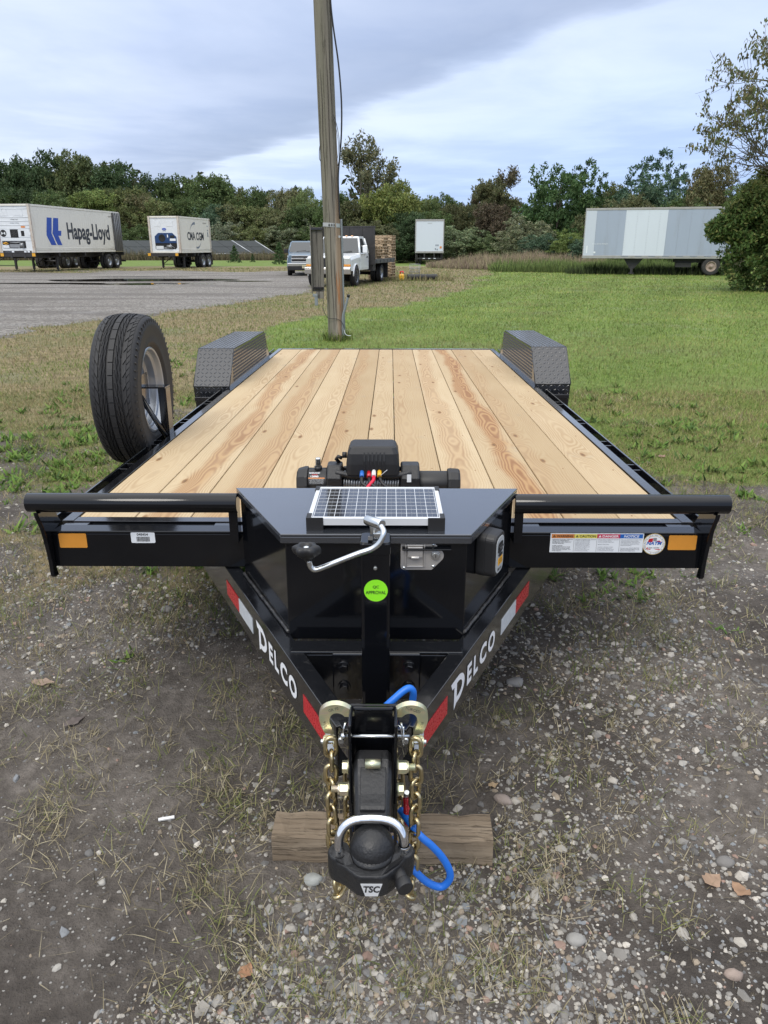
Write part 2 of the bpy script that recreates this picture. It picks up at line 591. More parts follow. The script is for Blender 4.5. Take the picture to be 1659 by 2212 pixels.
def pine():
    """sawn pine: growth rings cut flat, knots, and a brown heart whose strength is the object colour's red"""
    mt, t, p = new_mat('sawn_pine')
    tcn = t.node('ShaderNodeTexCoord')
    oi = t.node('ShaderNodeObjectInfo')
    rnd = oi.outputs['Random']
    x, y, z = t.sep(tcn.outputs['Object'])
    yy = t.m('ADD', y, t.m('MULTIPLY', rnd, 57.0))
    co = t.comb(x, yy, rnd)
    nl = t.noise(t.comb(0.0, yy, 3.0), 0.55, 2, 0.5)
    nd = t.noise(t.comb(5.0, yy, 9.0), 0.75, 3, 0.55)
    cx = t.m('ADD', t.m('MULTIPLY', t.m('SUBTRACT', rnd, 0.5), 0.10), t.m('MULTIPLY', t.m('SUBTRACT', nl, 0.5), 0.22))
    # knots
    kco = t.vm('MULTIPLY', co, (5.0, 1.55, 1.0))
    vor = t.node('ShaderNodeTexVoronoi', feature='F1', voronoi_dimensions='2D')
    t.put(vor.inputs['Vector'], kco)
    vor.inputs['Scale'].default_value = 1.0
    kd = vor.outputs['Distance']
    kr = t.sep(vor.outputs['Color'])[0]
    kon = t.m('GREATER_THAN', kr, 0.68)
    bulge = t.m('MULTIPLY', t.m('EXPONENT', t.m('MULTIPLY', t.m('POWER', t.m('DIVIDE', kd, 0.24), 2.0), -1.0)), t.m('MULTIPLY', kon, 0.05))
    dd = t.m('ADD', t.m('MULTIPLY', t.m('ADD', nd, -0.2), 0.16), bulge)
    ax = t.m('ADD', t.m('SUBTRACT', x, cx), t.m('MULTIPLY', t.m('SUBTRACT', t.noise(t.vm('MULTIPLY', co, (6.0, 2.2, 1.0)), 1.6, 3, 0.5), 0.5), 0.035))
    r = t.m('SQRT', t.m('ADD', t.m('POWER', ax, 2.0), t.m('POWER', dd, 2.0)))
    ring = t.m('FRACT', t.m('MULTIPLY', r, 118.0))
    late = t.step(t.m('SUBTRACT', 1.0, t.m('ABSOLUTE', t.m('SUBTRACT', t.m('MULTIPLY', ring, 2.0), 1.35))), 0.1, 0.95)
    lamt = t.m('MULTIPLY', late, t.m('ADD', 0.10, t.m('MULTIPLY', t.step(t.noise(t.vm('MULTIPLY', co, (5.0, 0.9, 1.0)), 1.3, 3), 0.35, 0.7), 0.36)))
    fine = t.noise(t.vm('MULTIPLY', co, (160.0, 3.0, 1.0)), 1.0, 4, 0.6)
    sap = t.mix(t.noise(co, 1.3, 3), (0.43, 0.33, 0.195), (0.545, 0.45, 0.30))
    tone = t.m('FRACT', t.m('MULTIPLY', rnd, 7.31))
    sap = t.mix(tone, t.mix(1.0, sap, (0.80, 0.74, 0.66), 'MULTIPLY'), t.mix(1.0, sap, (1.10, 1.10, 1.10), 'MULTIPLY'))
    c = t.mix(lamt, sap, (0.27, 0.15, 0.062))
    c = t.mix(t.m('MULTIPLY', t.m('SUBTRACT', fine, 0.35), 0.35, clamp=True), c, (0.36, 0.24, 0.12))
    heart = t.step(t.m('ADD', t.m('SUBTRACT', 0.075, t.m('ABSOLUTE', t.m('ADD', ax, 0.015))), t.m('MULTIPLY', t.m('SUBTRACT', t.noise(t.vm('MULTIPLY', co, (3.0, 1.0, 1.0)), 1.3, 4), 0.5), 0.14)), 0.0, 0.05)
    hr = t.sep(oi.outputs['Color'])[0]
    c = t.mix(t.m('MULTIPLY', t.m('MULTIPLY', heart, hr), 0.85), c, t.mix(late, (0.38, 0.215, 0.09), (0.235, 0.105, 0.04)))
    # saw chatter and handling marks, grey-blue smudges
    chat = t.noise(t.vm('MULTIPLY', co, (2.0, 55.0, 1.0)), 1.0, 3, 0.7)
    c = t.mix(t.m('MULTIPLY', t.step(chat, 0.58, 0.75), 0.20), c, (0.33, 0.24, 0.15))
    smg = t.step(t.noise(t.vm('MULTIPLY', co, (2.0, 1.0, 1.0)), 3.0, 5, 0.65), 0.60, 0.82)
    c = t.mix(t.m('MULTIPLY', smg, 0.6), c, (0.27, 0.235, 0.19))
    kn = t.m('MULTIPLY', t.step(t.m('SUBTRACT', 0.068, kd), 0.0, 0.03), kon)
    c = t.mix(t.m('MULTIPLY', kn, 0.8), c, t.mix(t.step(kd, 0.0, 0.07), (0.10, 0.05, 0.022), (0.30, 0.16, 0.06)))
    t.put(p.inputs['Base Color'], c)
    t.put(p.inputs['Roughness'], t.m('ADD', 0.58, t.m('MULTIPLY', fine, 0.2)))
    p.inputs['Specular IOR Level'].default_value = 0.3
    bp = t.node('ShaderNodeBump')
    bp.inputs['Strength'].default_value = 0.25
    bp.inputs['Distance'].default_value = 0.003
    t.put(bp.inputs['Height'], t.m('ADD', fine, t.m('MULTIPLY', late, 0.4)))
    t.l.new(bp.outputs[0], p.inputs['Normal'])
    return mt


M['pine'] = pine()


def old_wood(name, c0, c1, c2, axis=2, k=1.0, moss=None):
    """weathered grain with cracks along one object axis"""
    mt, t, p = new_mat(name)
    co = t.node('ShaderNodeTexCoord').outputs['Object']
    s = [70.0 * k, 70.0 * k, 70.0 * k]
    s[axis] = 2.2 * k
    g = t.noise(t.vm('MULTIPLY', co, tuple(s)), 1.0, 6, 0.65, 0.3)
    s2 = [16.0 * k, 16.0 * k, 16.0 * k]
    s2[axis] = 0.7 * k
    b = t.noise(t.vm('MULTIPLY', co, tuple(s2)), 1.0, 4, 0.6)
    c = t.mix(t.step(b, 0.35, 0.7), c0, c1)
    crack = t.step(g, 0.53, 0.68)
    c = t.mix(t.m('MULTIPLY', crack, 0.8), c, c2)
    c = t.mix(t.m('MULTIPLY', t.noise(co, 3.0 * k, 5, 0.6), 0.5), c, tuple(q * 0.55 for q in c0))
    if moss:
        x, y, z = t.sep(co)
        side = t.step(t.m('ADD', t.m('MULTIPLY', x, -1.0), t.m('MULTIPLY', t.m('SUBTRACT', b, 0.5), 0.12)), 0.0, 0.14)
        c = t.mix(t.m('MULTIPLY', side, 0.45), c, moss[0])
        sr = t.m('MULTIPLY', t.step(t.m('ADD', x, t.m('MULTIPLY', t.m('SUBTRACT', b, 0.5), 0.22)), 0.02, 0.10), t.step(z, 4.6, 2.2))
        c = t.mix(t.m('MULTIPLY', sr, 0.6), c, moss[1])
    t.put(p.inputs['Base Color'], c)
    p.inputs['Roughness'].default_value = 0.85
    p.inputs['Specular IOR Level'].default_value = 0.25
    bp = t.node('ShaderNodeBump')
    bp.inputs['Strength'].default_value = 0.8
    bp.inputs['Distance'].default_value = 0.006 / k
    t.put(bp.inputs['Height'], t.m('SUBTRACT', t.m('MULTIPLY', g, -1.0), t.m('MULTIPLY', crack, 0.8)))
    t.l.new(bp.outputs[0], p.inputs['Normal'])
    return mt


M['pole'] = old_wood('weathered_pole_wood', (0.20, 0.18, 0.15), (0.36, 0.32, 0.27), (0.07, 0.055, 0.042), 2, 0.33, moss=((0.15, 0.155, 0.10), (0.36, 0.215, 0.125)))
M['greywood'] = old_wood('grey_board_wood', (0.15, 0.138, 0.12), (0.24, 0.22, 0.19), (0.06, 0.055, 0.05), 2, 0.5)
M['tie'] = old_wood('old_timber', (0.215, 0.165, 0.115), (0.34, 0.275, 0.20), (0.10, 0.075, 0.053), 0, 2.0)
M['tie_end'] = M['tie']
M['palletwood'] = old_wood('pallet_wood', (0.50, 0.38, 0.25), (0.62, 0.49, 0.34), (0.28, 0.19, 0.12), 0, 0.3)


def attr_mat(name, rough=0.75, trans=0.0, objcol=False, bump=0.0, spec=0.25, soft=0.0):
    """base colour from the point colours (natural variation between leaves, blades, stones)"""
    mt, t, p = new_mat(name)
    a = t.node('ShaderNodeAttribute', attribute_name='Col')
    c = a.outputs['Color']
    if objcol:
        c = t.mix(1.0, c, t.node('ShaderNodeObjectInfo').outputs['Color'], 'MULTIPLY')
    t.put(p.inputs['Base Color'], c)
    p.inputs['Roughness'].default_value = rough
    p.inputs['Specular IOR Level'].default_value = spec
    if soft:
        # blades overlap so densely that the sward is lit like a level surface: lean the shading normal upwards
        gn = t.node('ShaderNodeNewGeometry').outputs['Normal']
        nn = t.vm('NORMALIZE', t.vm('ADD', t.vm('MULTIPLY', gn, (1 - soft,) * 3), (0.0, 0.0, soft)))
        t.put(p.inputs['Normal'], nn)
    if trans:
        tr = t.node('ShaderNodeBsdfTranslucent')
        t.put(tr.inputs[0], c)
        mx = t.node('ShaderNodeMixShader')
        mx.inputs[0].default_value = trans
        t.l.new(p.outputs[0], mx.inputs[1])
        t.l.new(tr.outputs[0], mx.inputs[2])
        t.l.new(mx.outputs[0], t.n['Material Output'].inputs[0])
    if bump:
        bp = t.node('ShaderNodeBump')
        bp.inputs['Strength'].default_value = bump
        bp.inputs['Distance'].default_value = 0.004
        t.put(bp.inputs['Height'], t.noise(t.node('ShaderNodeTexCoord').outputs['Object'], 90, 4))
        t.l.new(bp.outputs[0], p.inputs['Normal'])
    return mt


M['leaf'] = attr_mat('foliage', 0.7, 0.25, objcol=True)
M['blade'] = attr_mat('grass_blades', 0.75, 0.22, soft=0.72)
M['stone'] = attr_mat('stones', 0.75, 0, bump=0.4, spec=0.35)
M['bark'] = mat('bark', (0.10, 0.085, 0.07), 0.9, var=0.3, vscale=4, bump=0.5, bscale=20)

# ================================================================== GROUND
def lot_edge(y):
    return np.interp(y, [0, 8, 12, 13.4, 15.7, 18.9, 22.5, 26.5, 31.1, 38, 50, 60], [-14, -10.5, -7.6, -6.8, -6.7, -5.7, -4.6, -3.2, -2.9, -3.0, -5.0, -6.0])


def lawn_edge(y):
    return np.interp(y, [0, 6, 9, 13.7, 16.3, 20.8, 25.8, 31.8, 49, 60], [-1.6, -2.0, -2.6, -2.2, -1.7, -0.6, 1.7, 3.0, 6.3, 8.0])


def zones(x, y):
    """weights of gravel lot, green lawn, dry grass; what is left is bare dirt"""
    n1 = fbm(x * 0.55 + 3, y * 0.55, 4) - 0.5
    n2 = fbm(x * 2.3, y * 2.3 + 40, 3) - 0.5
    n3 = fbm(x * 0.2 - 9, y * 0.2, 3) - 0.5
    lot = smooth(lot_edge(y) - x + n1 * 1.6 + n2 * 0.9, -0.35, 0.45) * smooth(53 + n3 * 10 - y, -1, 2)
    lot = np.where((y < 0), 0, lot)
    near = smooth(y + n1 * 2.6 + n2 * 1.3 - np.where(x > 0, 0.35 * np.clip(2.6 - x, 0, 3), 2.0), 3.5, 5.9)
    green = smooth(x - lawn_edge(y) + n1 * 3.0 + n2 * 1.2, -0.6, 1.2) * near
    far = smooth(y + n1 * 6, 64, 68) * (1 - smooth(y, 93, 97)) * (x < 6)
    green = np.maximum(green, far * 0.85)
    dry = near * smooth(y + n1 * 3 + n2 * 1.5, 5.0, 7.6)
    green = green * (1 - lot)
    dry = np.clip(dry - green, 0, 1) * (1 - lot)
    # thin, half-dead growth over the dirt towards the camera
    thin = (1 - near) * smooth(n1 + n2 * 0.7, -0.10, 0.22) * smooth(y, 1.9, 4.2) * 0.72
    dry = np.clip(dry + thin * (1 - lot), 0, 1)
    return lot, green, dry


def height(x, y):
    d = np.hypot(x, y)
    fade = 1 - smooth(d, 6, 14)
    h = (fbm(x * 1.1, y * 1.1, 3) - 0.5) * 0.05 + (fbm(x * 7, y * 7 + 5, 4) - 0.5) * 0.022
    # soft tyre ruts left in the mud
    h = h - 0.015 * np.exp(-((x + 1.15 + 0.1 * np.sin(y)) / 0.16) ** 2) * smooth(y, 0.2, 1.2) * (1 - smooth(y, 3, 4.2))
    h = h * fade
    # firm and level where the timber and the trailer stand
    flat = np.exp(-(np.clip(np.abs(x) - 0.33, 0, 9) / 0.10) ** 2) * np.exp(-(np.clip(np.abs(y - 1.61) - 0.08, 0, 9) / 0.08) ** 2)
    return h * (1 - flat) - 0.001 * flat


def make_ground():
    a_front = np.radians(np.arange(-48, 48.01, 0.36))
    a_back = np.radians(np.arange(52, 308.1, 4.0))
    az = np.concatenate([a_front, a_back])
    rr = np.concatenate([[0.02], np.geomspace(0.25, 3200, 430)])
    A, RR = np.meshgrid(az, rr)
    X, Y = (np.sin(A) * RR).ravel(), (np.cos(A) * RR).ravel()
    Z = height(X, Y)
    na, nr = len(az), len(rr)
    i, j = np.meshgrid(np.arange(na), np.arange(nr - 1))
    i2 = (i + 1) % na
    F = np.stack([j * na + i, (j + 1) * na + i, (j + 1) * na + i2, j * na + i2], -1).reshape(-1, 4)[:, ::-1]
    lot, green, dry = zones(X, Y)
    cols = np.stack([lot, green, dry], -1)
    V = np.stack([X, Y, Z], -1)
    me = np_mesh('ground', V, F, ground_mat(), cols, smooth=True)
    o = inst('ground', me)
    tag(o, kind='structure')
    return o


def ground_mat():
    mt, t, p = new_mat('yard_ground')
    at = t.node('ShaderNodeAttribute', attribute_name='Col').outputs['Color']
    sc = t.node('ShaderNodeSeparateColor')
    t.put(sc.inputs[0], at)
    lot, green, dry = sc.outputs[0], sc.outputs[1], sc.outputs[2]
    pos = t.node('ShaderNodeNewGeometry').outputs['Position']
    x, y, z = t.sep(pos)
    # mud: dark grey brown, damp and dry patches, grit
    m1 = t.noise(pos, 1.3, 6, 0.62, 0.3)
    m2 = t.noise(pos, 18, 6, 0.7)
    m3 = t.noise(pos, 140, 3, 0.6)
    mud = t.mix(t.step(m1, 0.32, 0.70), (0.076, 0.067, 0.060), (0.195, 0.176, 0.158))
    mud = t.mix(t.step(m2, 0.35, 0.75), t.mix(1.0, mud, (0.58, 0.56, 0.54), 'MULTIPLY'), t.mix(1.0, mud, (1.12, 1.1, 1.08), 'MULTIPLY'))
    gv = t.node('ShaderNodeTexVoronoi', feature='F1')
    t.put(gv.inputs['Vector'], pos)
    gv.inputs['Scale'].default_value = 95
    gr = t.sep(gv.outputs['Color'])
    grit = t.m('MULTIPLY', t.m('GREATER_THAN', gr[0], t.m('SUBTRACT', 0.98, t.m('MULTIPLY', t.step(t.noise(pos, 2.2, 4), 0.38, 0.72), 0.38))), t.step(t.m('SUBTRACT', 0.42, gv.outputs['Distance']), 0.0, 0.12))
    mud = t.mix(grit, mud, t.mix(gr[1], (0.14, 0.13, 0.12), (0.36, 0.345, 0.32)))
    litter = t.noise(t.vm('MULTIPLY', pos, (30.0, 90.0, 30.0)), 1.0, 4, 0.7, 1.5)
    mud = t.mix(t.m('MULTIPLY', t.step(litter, 0.60, 0.72), 0.35), mud, (0.15, 0.125, 0.08))
    # gravel lot: pale grey stone with darker damp streaks
    g1 = t.noise(t.vm('MULTIPLY', pos, (0.12, 0.5, 1.0)), 1.0, 5, 0.6)
    lv = t.node('ShaderNodeTexVoronoi', feature='F1')
    t.put(lv.inputs['Vector'], t.vm('MULTIPLY', pos, (1.0, 1.0, 0.0)))
    lv.inputs['Scale'].default_value = 26
    lc = t.sep(lv.outputs['Color'])
    lv2 = t.noise(pos, 7.0, 6, 0.75)
    grav = t.mix(lc[0], (0.125, 0.118, 0.108), (0.40, 0.38, 0.35))
    grav = t.mix(t.step(lv2, 0.35, 0.7), t.mix(1.0, grav, (0.55, 0.53, 0.51), 'MULTIPLY'), grav)
    grav = t.mix(t.m('MULTIPLY', t.step(g1, 0.47, 0.60), 0.72), grav, t.mix(lc[1], (0.075, 0.066, 0.058), (0.16, 0.148, 0.135)))
    # soil and thatch under the grass
    s1 = t.noise(pos, 6, 6, 0.7)
    s2 = t.noise(pos, 0.45, 4, 0.6)
    gcol = t.mix(t.step(s1, 0.3, 0.72), (0.085, 0.132, 0.023), (0.155, 0.222, 0.045))
    stripe = t.m('SINE', t.m('MULTIPLY', t.m('ADD', t.m('MULTIPLY', x, 0.93), t.m('MULTIPLY', y, -0.36)), 2.4))
    gcol = t.mix(t.m('MULTIPLY', t.step(stripe, -0.3, 0.5), 0.22), gcol, (0.185, 0.25, 0.062))
    gcol = t.mix(t.m('MULTIPLY', t.step(s2, 0.52, 0.78), 0.40), gcol, (0.20, 0.185, 0.085))
    dcol = t.mix(t.step(s1, 0.3, 0.72), (0.14, 0.113, 0.062), (0.30, 0.24, 0.135))
    dcol = t.mix(t.m('MULTIPLY', t.step(s2, 0.46, 0.62), 0.6), dcol, (0.12, 0.135, 0.045))
    brk = t.m('MULTIPLY', t.m('SUBTRACT', t.noise(pos, 9, 5, 0.7), 0.5), 1.1)
    dm = t.step(t.m('ADD', dry, brk), 0.30, 0.68)
    gm = t.step(t.m('ADD', green, brk), 0.30, 0.68)
    lm = t.step(t.m('ADD', lot, t.m('MULTIPLY', brk, 0.8)), 0.35, 0.6)
    c = t.mix(dm, mud, dcol)
    c = t.mix(gm, c, gcol)
    c = t.mix(lm, c, grav)
    t.put(p.inputs['Base Color'], c)
    damp = t.step(t.noise(pos, 0.9, 4, 0.6), 0.5, 0.68)
    rg = t.m('SUBTRACT', 0.92, t.m('MULTIPLY', damp, 0.30))
    t.put(p.inputs['Roughness'], rg)
    p.inputs['Specular IOR Level'].default_value = 0.3
    bp = t.node('ShaderNodeBump')
    bp.inputs['Strength'].default_value = 1.0
    bp.inputs['Distance'].default_value = 0.018
    t.put(bp.inputs['Height'], t.m('ADD', t.m('ADD', m2, t.m('MULTIPLY', m3, 0.35)), t.m('MULTIPLY', grit, 0.5)))
    t.l.new(bp.outputs[0], p.inputs['Normal'])
    return mt


make_ground()


# ------------------------------------------------------------------ puddles
def puddle(cx, cy, rx, ry, seed):
    rs = np.random.default_rng(seed)
    n = 72
    a = np.linspace(0, 2 * PI, n, endpoint=False)
    r = 1 + sum(rs.uniform(-0.22, 0.22) / (k ** 0.6) * np.cos(k * a + rs.uniform(0, 6)) for k in range(2, 9))
    pts = [(cx + rx * r[i] * math.cos(a[i]), cy + ry * r[i] * math.sin(a[i])) for i in range(n)]
    mb = MB()
    mb.add([(x, y, 0.006) for x, y in pts], [tuple(range(n))])
    mt, t, p = new_mat('puddle_water')
    p.inputs['Base Color'].default_value = (0.018, 0.016, 0.014, 1)
    p.inputs['Roughness'].default_value = 0.03
    p.inputs['Specular IOR Level'].default_value = 0.6
    bp = t.node('ShaderNodeBump')
    bp.inputs['Strength'].default_value = 0.05
    t.put(bp.inputs['Height'], t.noise(t.node('ShaderNodeNewGeometry').outputs['Position'], 3, 3))
    t.l.new(bp.outputs[0], p.inputs['Normal'])
    o = mb.build('puddle', mt)
    tag(o, kind='structure')


puddle(-15.2, 35.0, 2.8, 0.6, 1)
puddle(-12.0, 38.6, 4.6, 1.7, 2)
puddle(-10.6, 34.4, 3.0, 0.85, 3)
puddle(-6.6, 37.2, 1.2, 0.4, 4)
puddle(-13.2, 42.6, 2.4, 0.4, 5)


# ------------------------------------------------------------------ scatter helpers
def ribbons(px, py, pz, az, length, width, lean, curl, segs, cols_base, cols_tip):
    """blades: each a strip of segs quads ending in a point"""
    n = len(px)
    d = np.stack([np.cos(az), np.sin(az)], -1)
    s = np.stack([-np.sin(az), np.cos(az)], -1)
    tw = rng.uniform(-0.9, 0.9, n)
    s = s * np.cos(tw)[:, None] + d * np.sin(tw)[:, None]
    V, C = [], []
    for k in range(segs + 1):
        q = k / segs
        ang = lean + curl * q
        # integrate direction approximately
        hor = length * q * np.sin(lean + curl * q * 0.5)
        ver = length * q * np.cos(lean + curl * q * 0.5)
        w = width * (1 - q ** 1.5) * 0.5
        cx, cy, cz = px + d[:, 0] * hor, py + d[:, 1] * hor, pz + np.maximum(ver, 0.002 + 0.004 * q)
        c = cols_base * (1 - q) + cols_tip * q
        if k < segs:
            V += [np.stack([cx - s[:, 0] * w, cy - s[:, 1] * w, cz], -1), np.stack([cx + s[:, 0] * w, cy + s[:, 1] * w, cz], -1)]
            C += [c, c]
        else:
            V.append(np.stack([cx, cy, cz], -1))
            C.append(c)
    nv = 2 * segs + 1
    V = np.stack(V, 1).reshape(-1, 3)
    C = np.stack(C, 1).reshape(-1, 3)
    base = np.arange(n) * nv
    tris = []
    for k in range(segs - 1):
        a = base + 2 * k
        tris += [np.stack([a, a + 1, a + 3], -1), np.stack([a, a + 3, a + 2], -1)]
    a = base + 2 * (segs - 1)
    tris.append(np.stack([a, a + 1, a + 2], -1))
    F = np.concatenate(tris, 0)
    return V, F, C


def polar_points(n, d0, d1, half=44, power=1.0):
    a = np.radians(rng.uniform(-half, half, n))
    u = rng.random(n)
    d = d0 * (d1 / d0) ** u
    return np.sin(a) * d, np.cos(a) * d


PAL_G = np.array([(0.108, 0.185, 0.024), (0.148, 0.225, 0.034), (0.20, 0.26, 0.052), (0.088, 0.150, 0.023), (0.27, 0.262, 0.095)])
PAL_D = np.array([(0.30, 0.235, 0.115), (0.24, 0.19, 0.09), (0.37, 0.30, 0.17), (0.20, 0.185, 0.075), (0.16, 0.185, 0.055), (0.13, 0.17, 0.045)])


def pick(pal, n, p=None):
    c = pal[rng.choice(len(pal), n, p=p)]
    return c * rng.uniform(0.8, 1.2, (n, 1))


def on_trailer(x, y):
    return (np.abs(x) < 1.25) & (y > 2.9) & (y < 6.2)


def lawn_blades():
    n = 500000
    x, y = polar_points(n, 2.3, 62)
    lot, green, dry = zones(x, y)
    u = rng.random(n)
    d = np.hypot(x, y)
    g = green > u * 0.9 + 0.05
    dr = (~g) & (dry > rng.random(n) * 0.9)
    stripe = np.sin((0.93 * x - 0.36 * y) * 2.4)
    for sel, pal, nm in ((g, PAL_G, 'lawn_grass'), (dr, PAL_D, 'dry_grass')):
        X, Y, D = x[sel], y[sel], d[sel]
        m = len(X)
        L = rng.uniform(0.025, 0.07, m) * (1 + 0.016 * D)
        Wd = np.clip(0.00062 * D, 0.0028, 0.04) * rng.uniform(0.7, 1.3, m)
        cb = pick(pal, m)
        if nm == 'lawn_grass':
            pt = smooth(fbm(X * 0.5 + 50, Y * 0.5, 4) + 0.15 * (1 - smooth(Y, 7, 14)) - 0.06 * smooth(Y, 12, 22), 0.48, 0.68)
            cb = cb * (1 - 0.55 * pt[:, None]) + pick(PAL_D, m) * 0.9 * 0.55 * pt[:, None]
            st = smooth(stripe[sel], -0.3, 0.5)[:, None] * smooth(Y, 9, 16)[:, None]
            cb = cb * (0.96 + 0.14 * st)
            mot = fbm(X * 0.33 + 12, Y * 0.75, 4)[:, None]
            cb = cb * (0.76 + 0.84 * mot) + np.array([(0.05, 0.035, 0.012)]) * smooth(mot, 0.5, 0.7)
            bright = smooth(fbm(X * 1.4, Y * 1.4 + 70, 3), 0.58, 0.72)[:, None]
            cb = cb * (1 - 0.4 * bright) + np.array([(0.12, 0.23, 0.03)]) * 0.4 * bright
        else:
            p2 = (smooth(fbm(X * 0.6 + 5, Y * 0.6 + 31, 4), 0.46, 0.62) * 0.75)[:, None]
            cb = np.where(rng.random((m, 1)) < p2, pick(PAL_G, m) * 0.95, cb)
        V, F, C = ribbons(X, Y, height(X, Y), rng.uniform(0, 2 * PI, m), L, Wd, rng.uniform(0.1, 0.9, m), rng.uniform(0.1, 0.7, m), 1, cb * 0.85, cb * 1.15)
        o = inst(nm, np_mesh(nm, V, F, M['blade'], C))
        tag(o, 'short mown green grass of the lawn' if nm == 'lawn_grass' else 'dry tan grass between the lot and the lawn', nm.replace('_', ' '), kind='stuff')


lawn_blades()


def thin_growth():
    """patchy half-dead growth that thins out from the lawn towards the camera"""
    n = 190000
    x = rng.uniform(-5.5, 5.5, n)
    y = rng.uniform(2.0, 8.5, n)
    a = fbm(x * 0.9 + 60, y * 0.9 + 3, 4)
    b_ = fbm(x * 3.1, y * 3.1 + 80, 3)
    side = smooth(y, 2.2, 5.2) * (0.25 + 0.75 * smooth(np.abs(x), 0.7, 1.9))
    k = rng.random(n) < smooth(a * 0.6 + b_ * 0.4 + 0.10 * smooth(y, 3, 6), 0.40, 0.62) * side
    x, y, a = x[k], y[k], a[k]
    m = len(x)
    g = (smooth(fbm(x * 1.1 + 7, y * 1.1 + 44, 3), 0.42, 0.60) * 0.85)[:, None]
    cb = np.where(rng.random((m, 1)) < g, pick(PAL_G, m) * 0.9, pick(PAL_D, m))
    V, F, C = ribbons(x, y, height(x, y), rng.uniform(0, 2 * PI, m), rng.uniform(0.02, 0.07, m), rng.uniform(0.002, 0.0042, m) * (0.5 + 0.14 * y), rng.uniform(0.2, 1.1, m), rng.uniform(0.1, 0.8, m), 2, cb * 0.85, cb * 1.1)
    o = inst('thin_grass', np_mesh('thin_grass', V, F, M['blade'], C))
    tag(o, 'thin patchy grass fading into the dirt on both sides of the trailer', 'grass', kind='stuff')


thin_growth()


def tufts():
    """ragged tufts on the dirt round the trailer"""
    P = []
    for i in range(850):
        a = math.radians(rng.uniform(-42, 42))
        d = 0.85 * (8.5 / 0.85) ** rng.random()
        x, y = math.sin(a) * d, math.cos(a) * d
        dens = float(fbm(x * 0.8 + 20, y * 0.8, 3))
        if y < 2.3:
            dens -= 0.05
        if abs(x + 0.95) < 0.45 and y < 1.9:
            dens -= 0.12
        if y < 1.15 and -1.0 < x < 0.35:
            dens -= 0.22
        if dens > 0.475 + 0.05 * rng.random():
            P.append((x, y, rng.uniform(0.4, 1.1), 0))
    for (x, y, s) in [(-0.50, 1.62, 1.2), (-0.42, 1.52, 1.1), (-0.60, 1.45, 1.0), (-0.35, 1.36, 1.0), (-0.72, 1.55, 0.8), (0.42, 1.50, 1.3), (0.32, 1.36, 0.6), (-0.33, 0.98, 1.0),
                      (-0.75, 1.0, 0.8), (-0.30, 1.95, 1.0), (-0.42, 2.1, 1.2), (-0.55, 2.3, 1.1), (-0.65, 2.5, 1.0), (0.72, 1.38, 0.9), (1.02, 1.7, 1.0), (0.62, 1.9, 0.9), (0.85, 2.25, 1.1),
                      (-1.0, 2.9, 1.1), (-1.25, 3.0, 1.1), (-0.95, 3.2, 1.0), (-1.5, 2.8, 1.0), (0.95, 2.75, 1.0), (1.15, 2.9, 1.1), (1.3, 2.4, 0.9), (0.35, 0.93, 0.8), (0.6, 0.98, 0.7), (-0.1, 1.06, 0.6)]:
        P.append((x, y, s, 1))
    xs, ys, zs, azs, L, Wd, ln, cu, cb = [], [], [], [], [], [], [], [], []
    for (x, y, s, k) in P:
        nb = int(rng.integers(24, 70) * (0.6 + 0.5 * s))
        rad = 0.045 * s * (1 + 0.12 * y)
        xs.append(x + rng.normal(0, rad, nb))
        ys.append(y + rng.normal(0, rad, nb))
        azs.append(rng.uniform(0, 2 * PI, nb))
        L.append(rng.uniform(0.025, 0.085, nb) * s)
        Wd.append(rng.uniform(0.0016, 0.0032, nb) * (1 + 0.2 * max(0, y - 1.5)))
        ln.append(rng.uniform(0.15, 1.15, nb))
        cu.append(rng.uniform(0.0, 0.9, nb))
        gr = rng.random()
        c = pick(np.array([(0.36, 0.31, 0.19), (0.27, 0.23, 0.135), (0.46, 0.41, 0.28), (0.20, 0.17, 0.11)]), nb)
        if gr < 0.5:
            g2 = pick(np.array([(0.20, 0.22, 0.07), (0.15, 0.185, 0.06), (0.27, 0.265, 0.12)]), nb)
            mk = (rng.random((nb, 1)) < 0.6)
            c = np.where(mk, g2, c)
        cb.append(c)
    cat = np.concatenate
    xs, ys = cat(xs), cat(ys)
    cb = cat(cb)
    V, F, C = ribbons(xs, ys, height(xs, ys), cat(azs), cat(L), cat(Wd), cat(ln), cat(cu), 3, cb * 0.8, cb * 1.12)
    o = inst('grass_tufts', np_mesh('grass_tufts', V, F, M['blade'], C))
    tag(o, 'half dead grass tufts growing through the dirt', 'grass', kind='stuff')
    # loose straw lying flat
    n = 1800
    x, y = polar_points(n, 0.8, 6.5)
    keep = (fbm(x * 1.2 + 9, y * 1.2, 3) > 0.42) & ((y > 1.25) | (rng.random(n) < 0.3))
    x, y = x[keep], y[keep]
    n = len(x)
    cb = pick(np.array([(0.22, 0.19, 0.12), (0.34, 0.30, 0.21), (0.13, 0.11, 0.08)]), n)
    V, F, C = ribbons(x, y, height(x, y) + 0.003, rng.uniform(0, 2 * PI, n), rng.uniform(0.02, 0.09, n), rng.uniform(0.0012, 0.0026, n), rng.uniform(1.2, 1.5, n), rng.uniform(-0.1, 0.25, n), 2, cb, cb)
    o = inst('straw_litter', np_mesh('straw_litter', V, F, M['blade'], C))
    tag(o, 'dead straw lying on the dirt', 'straw', kind='stuff')


tufts()


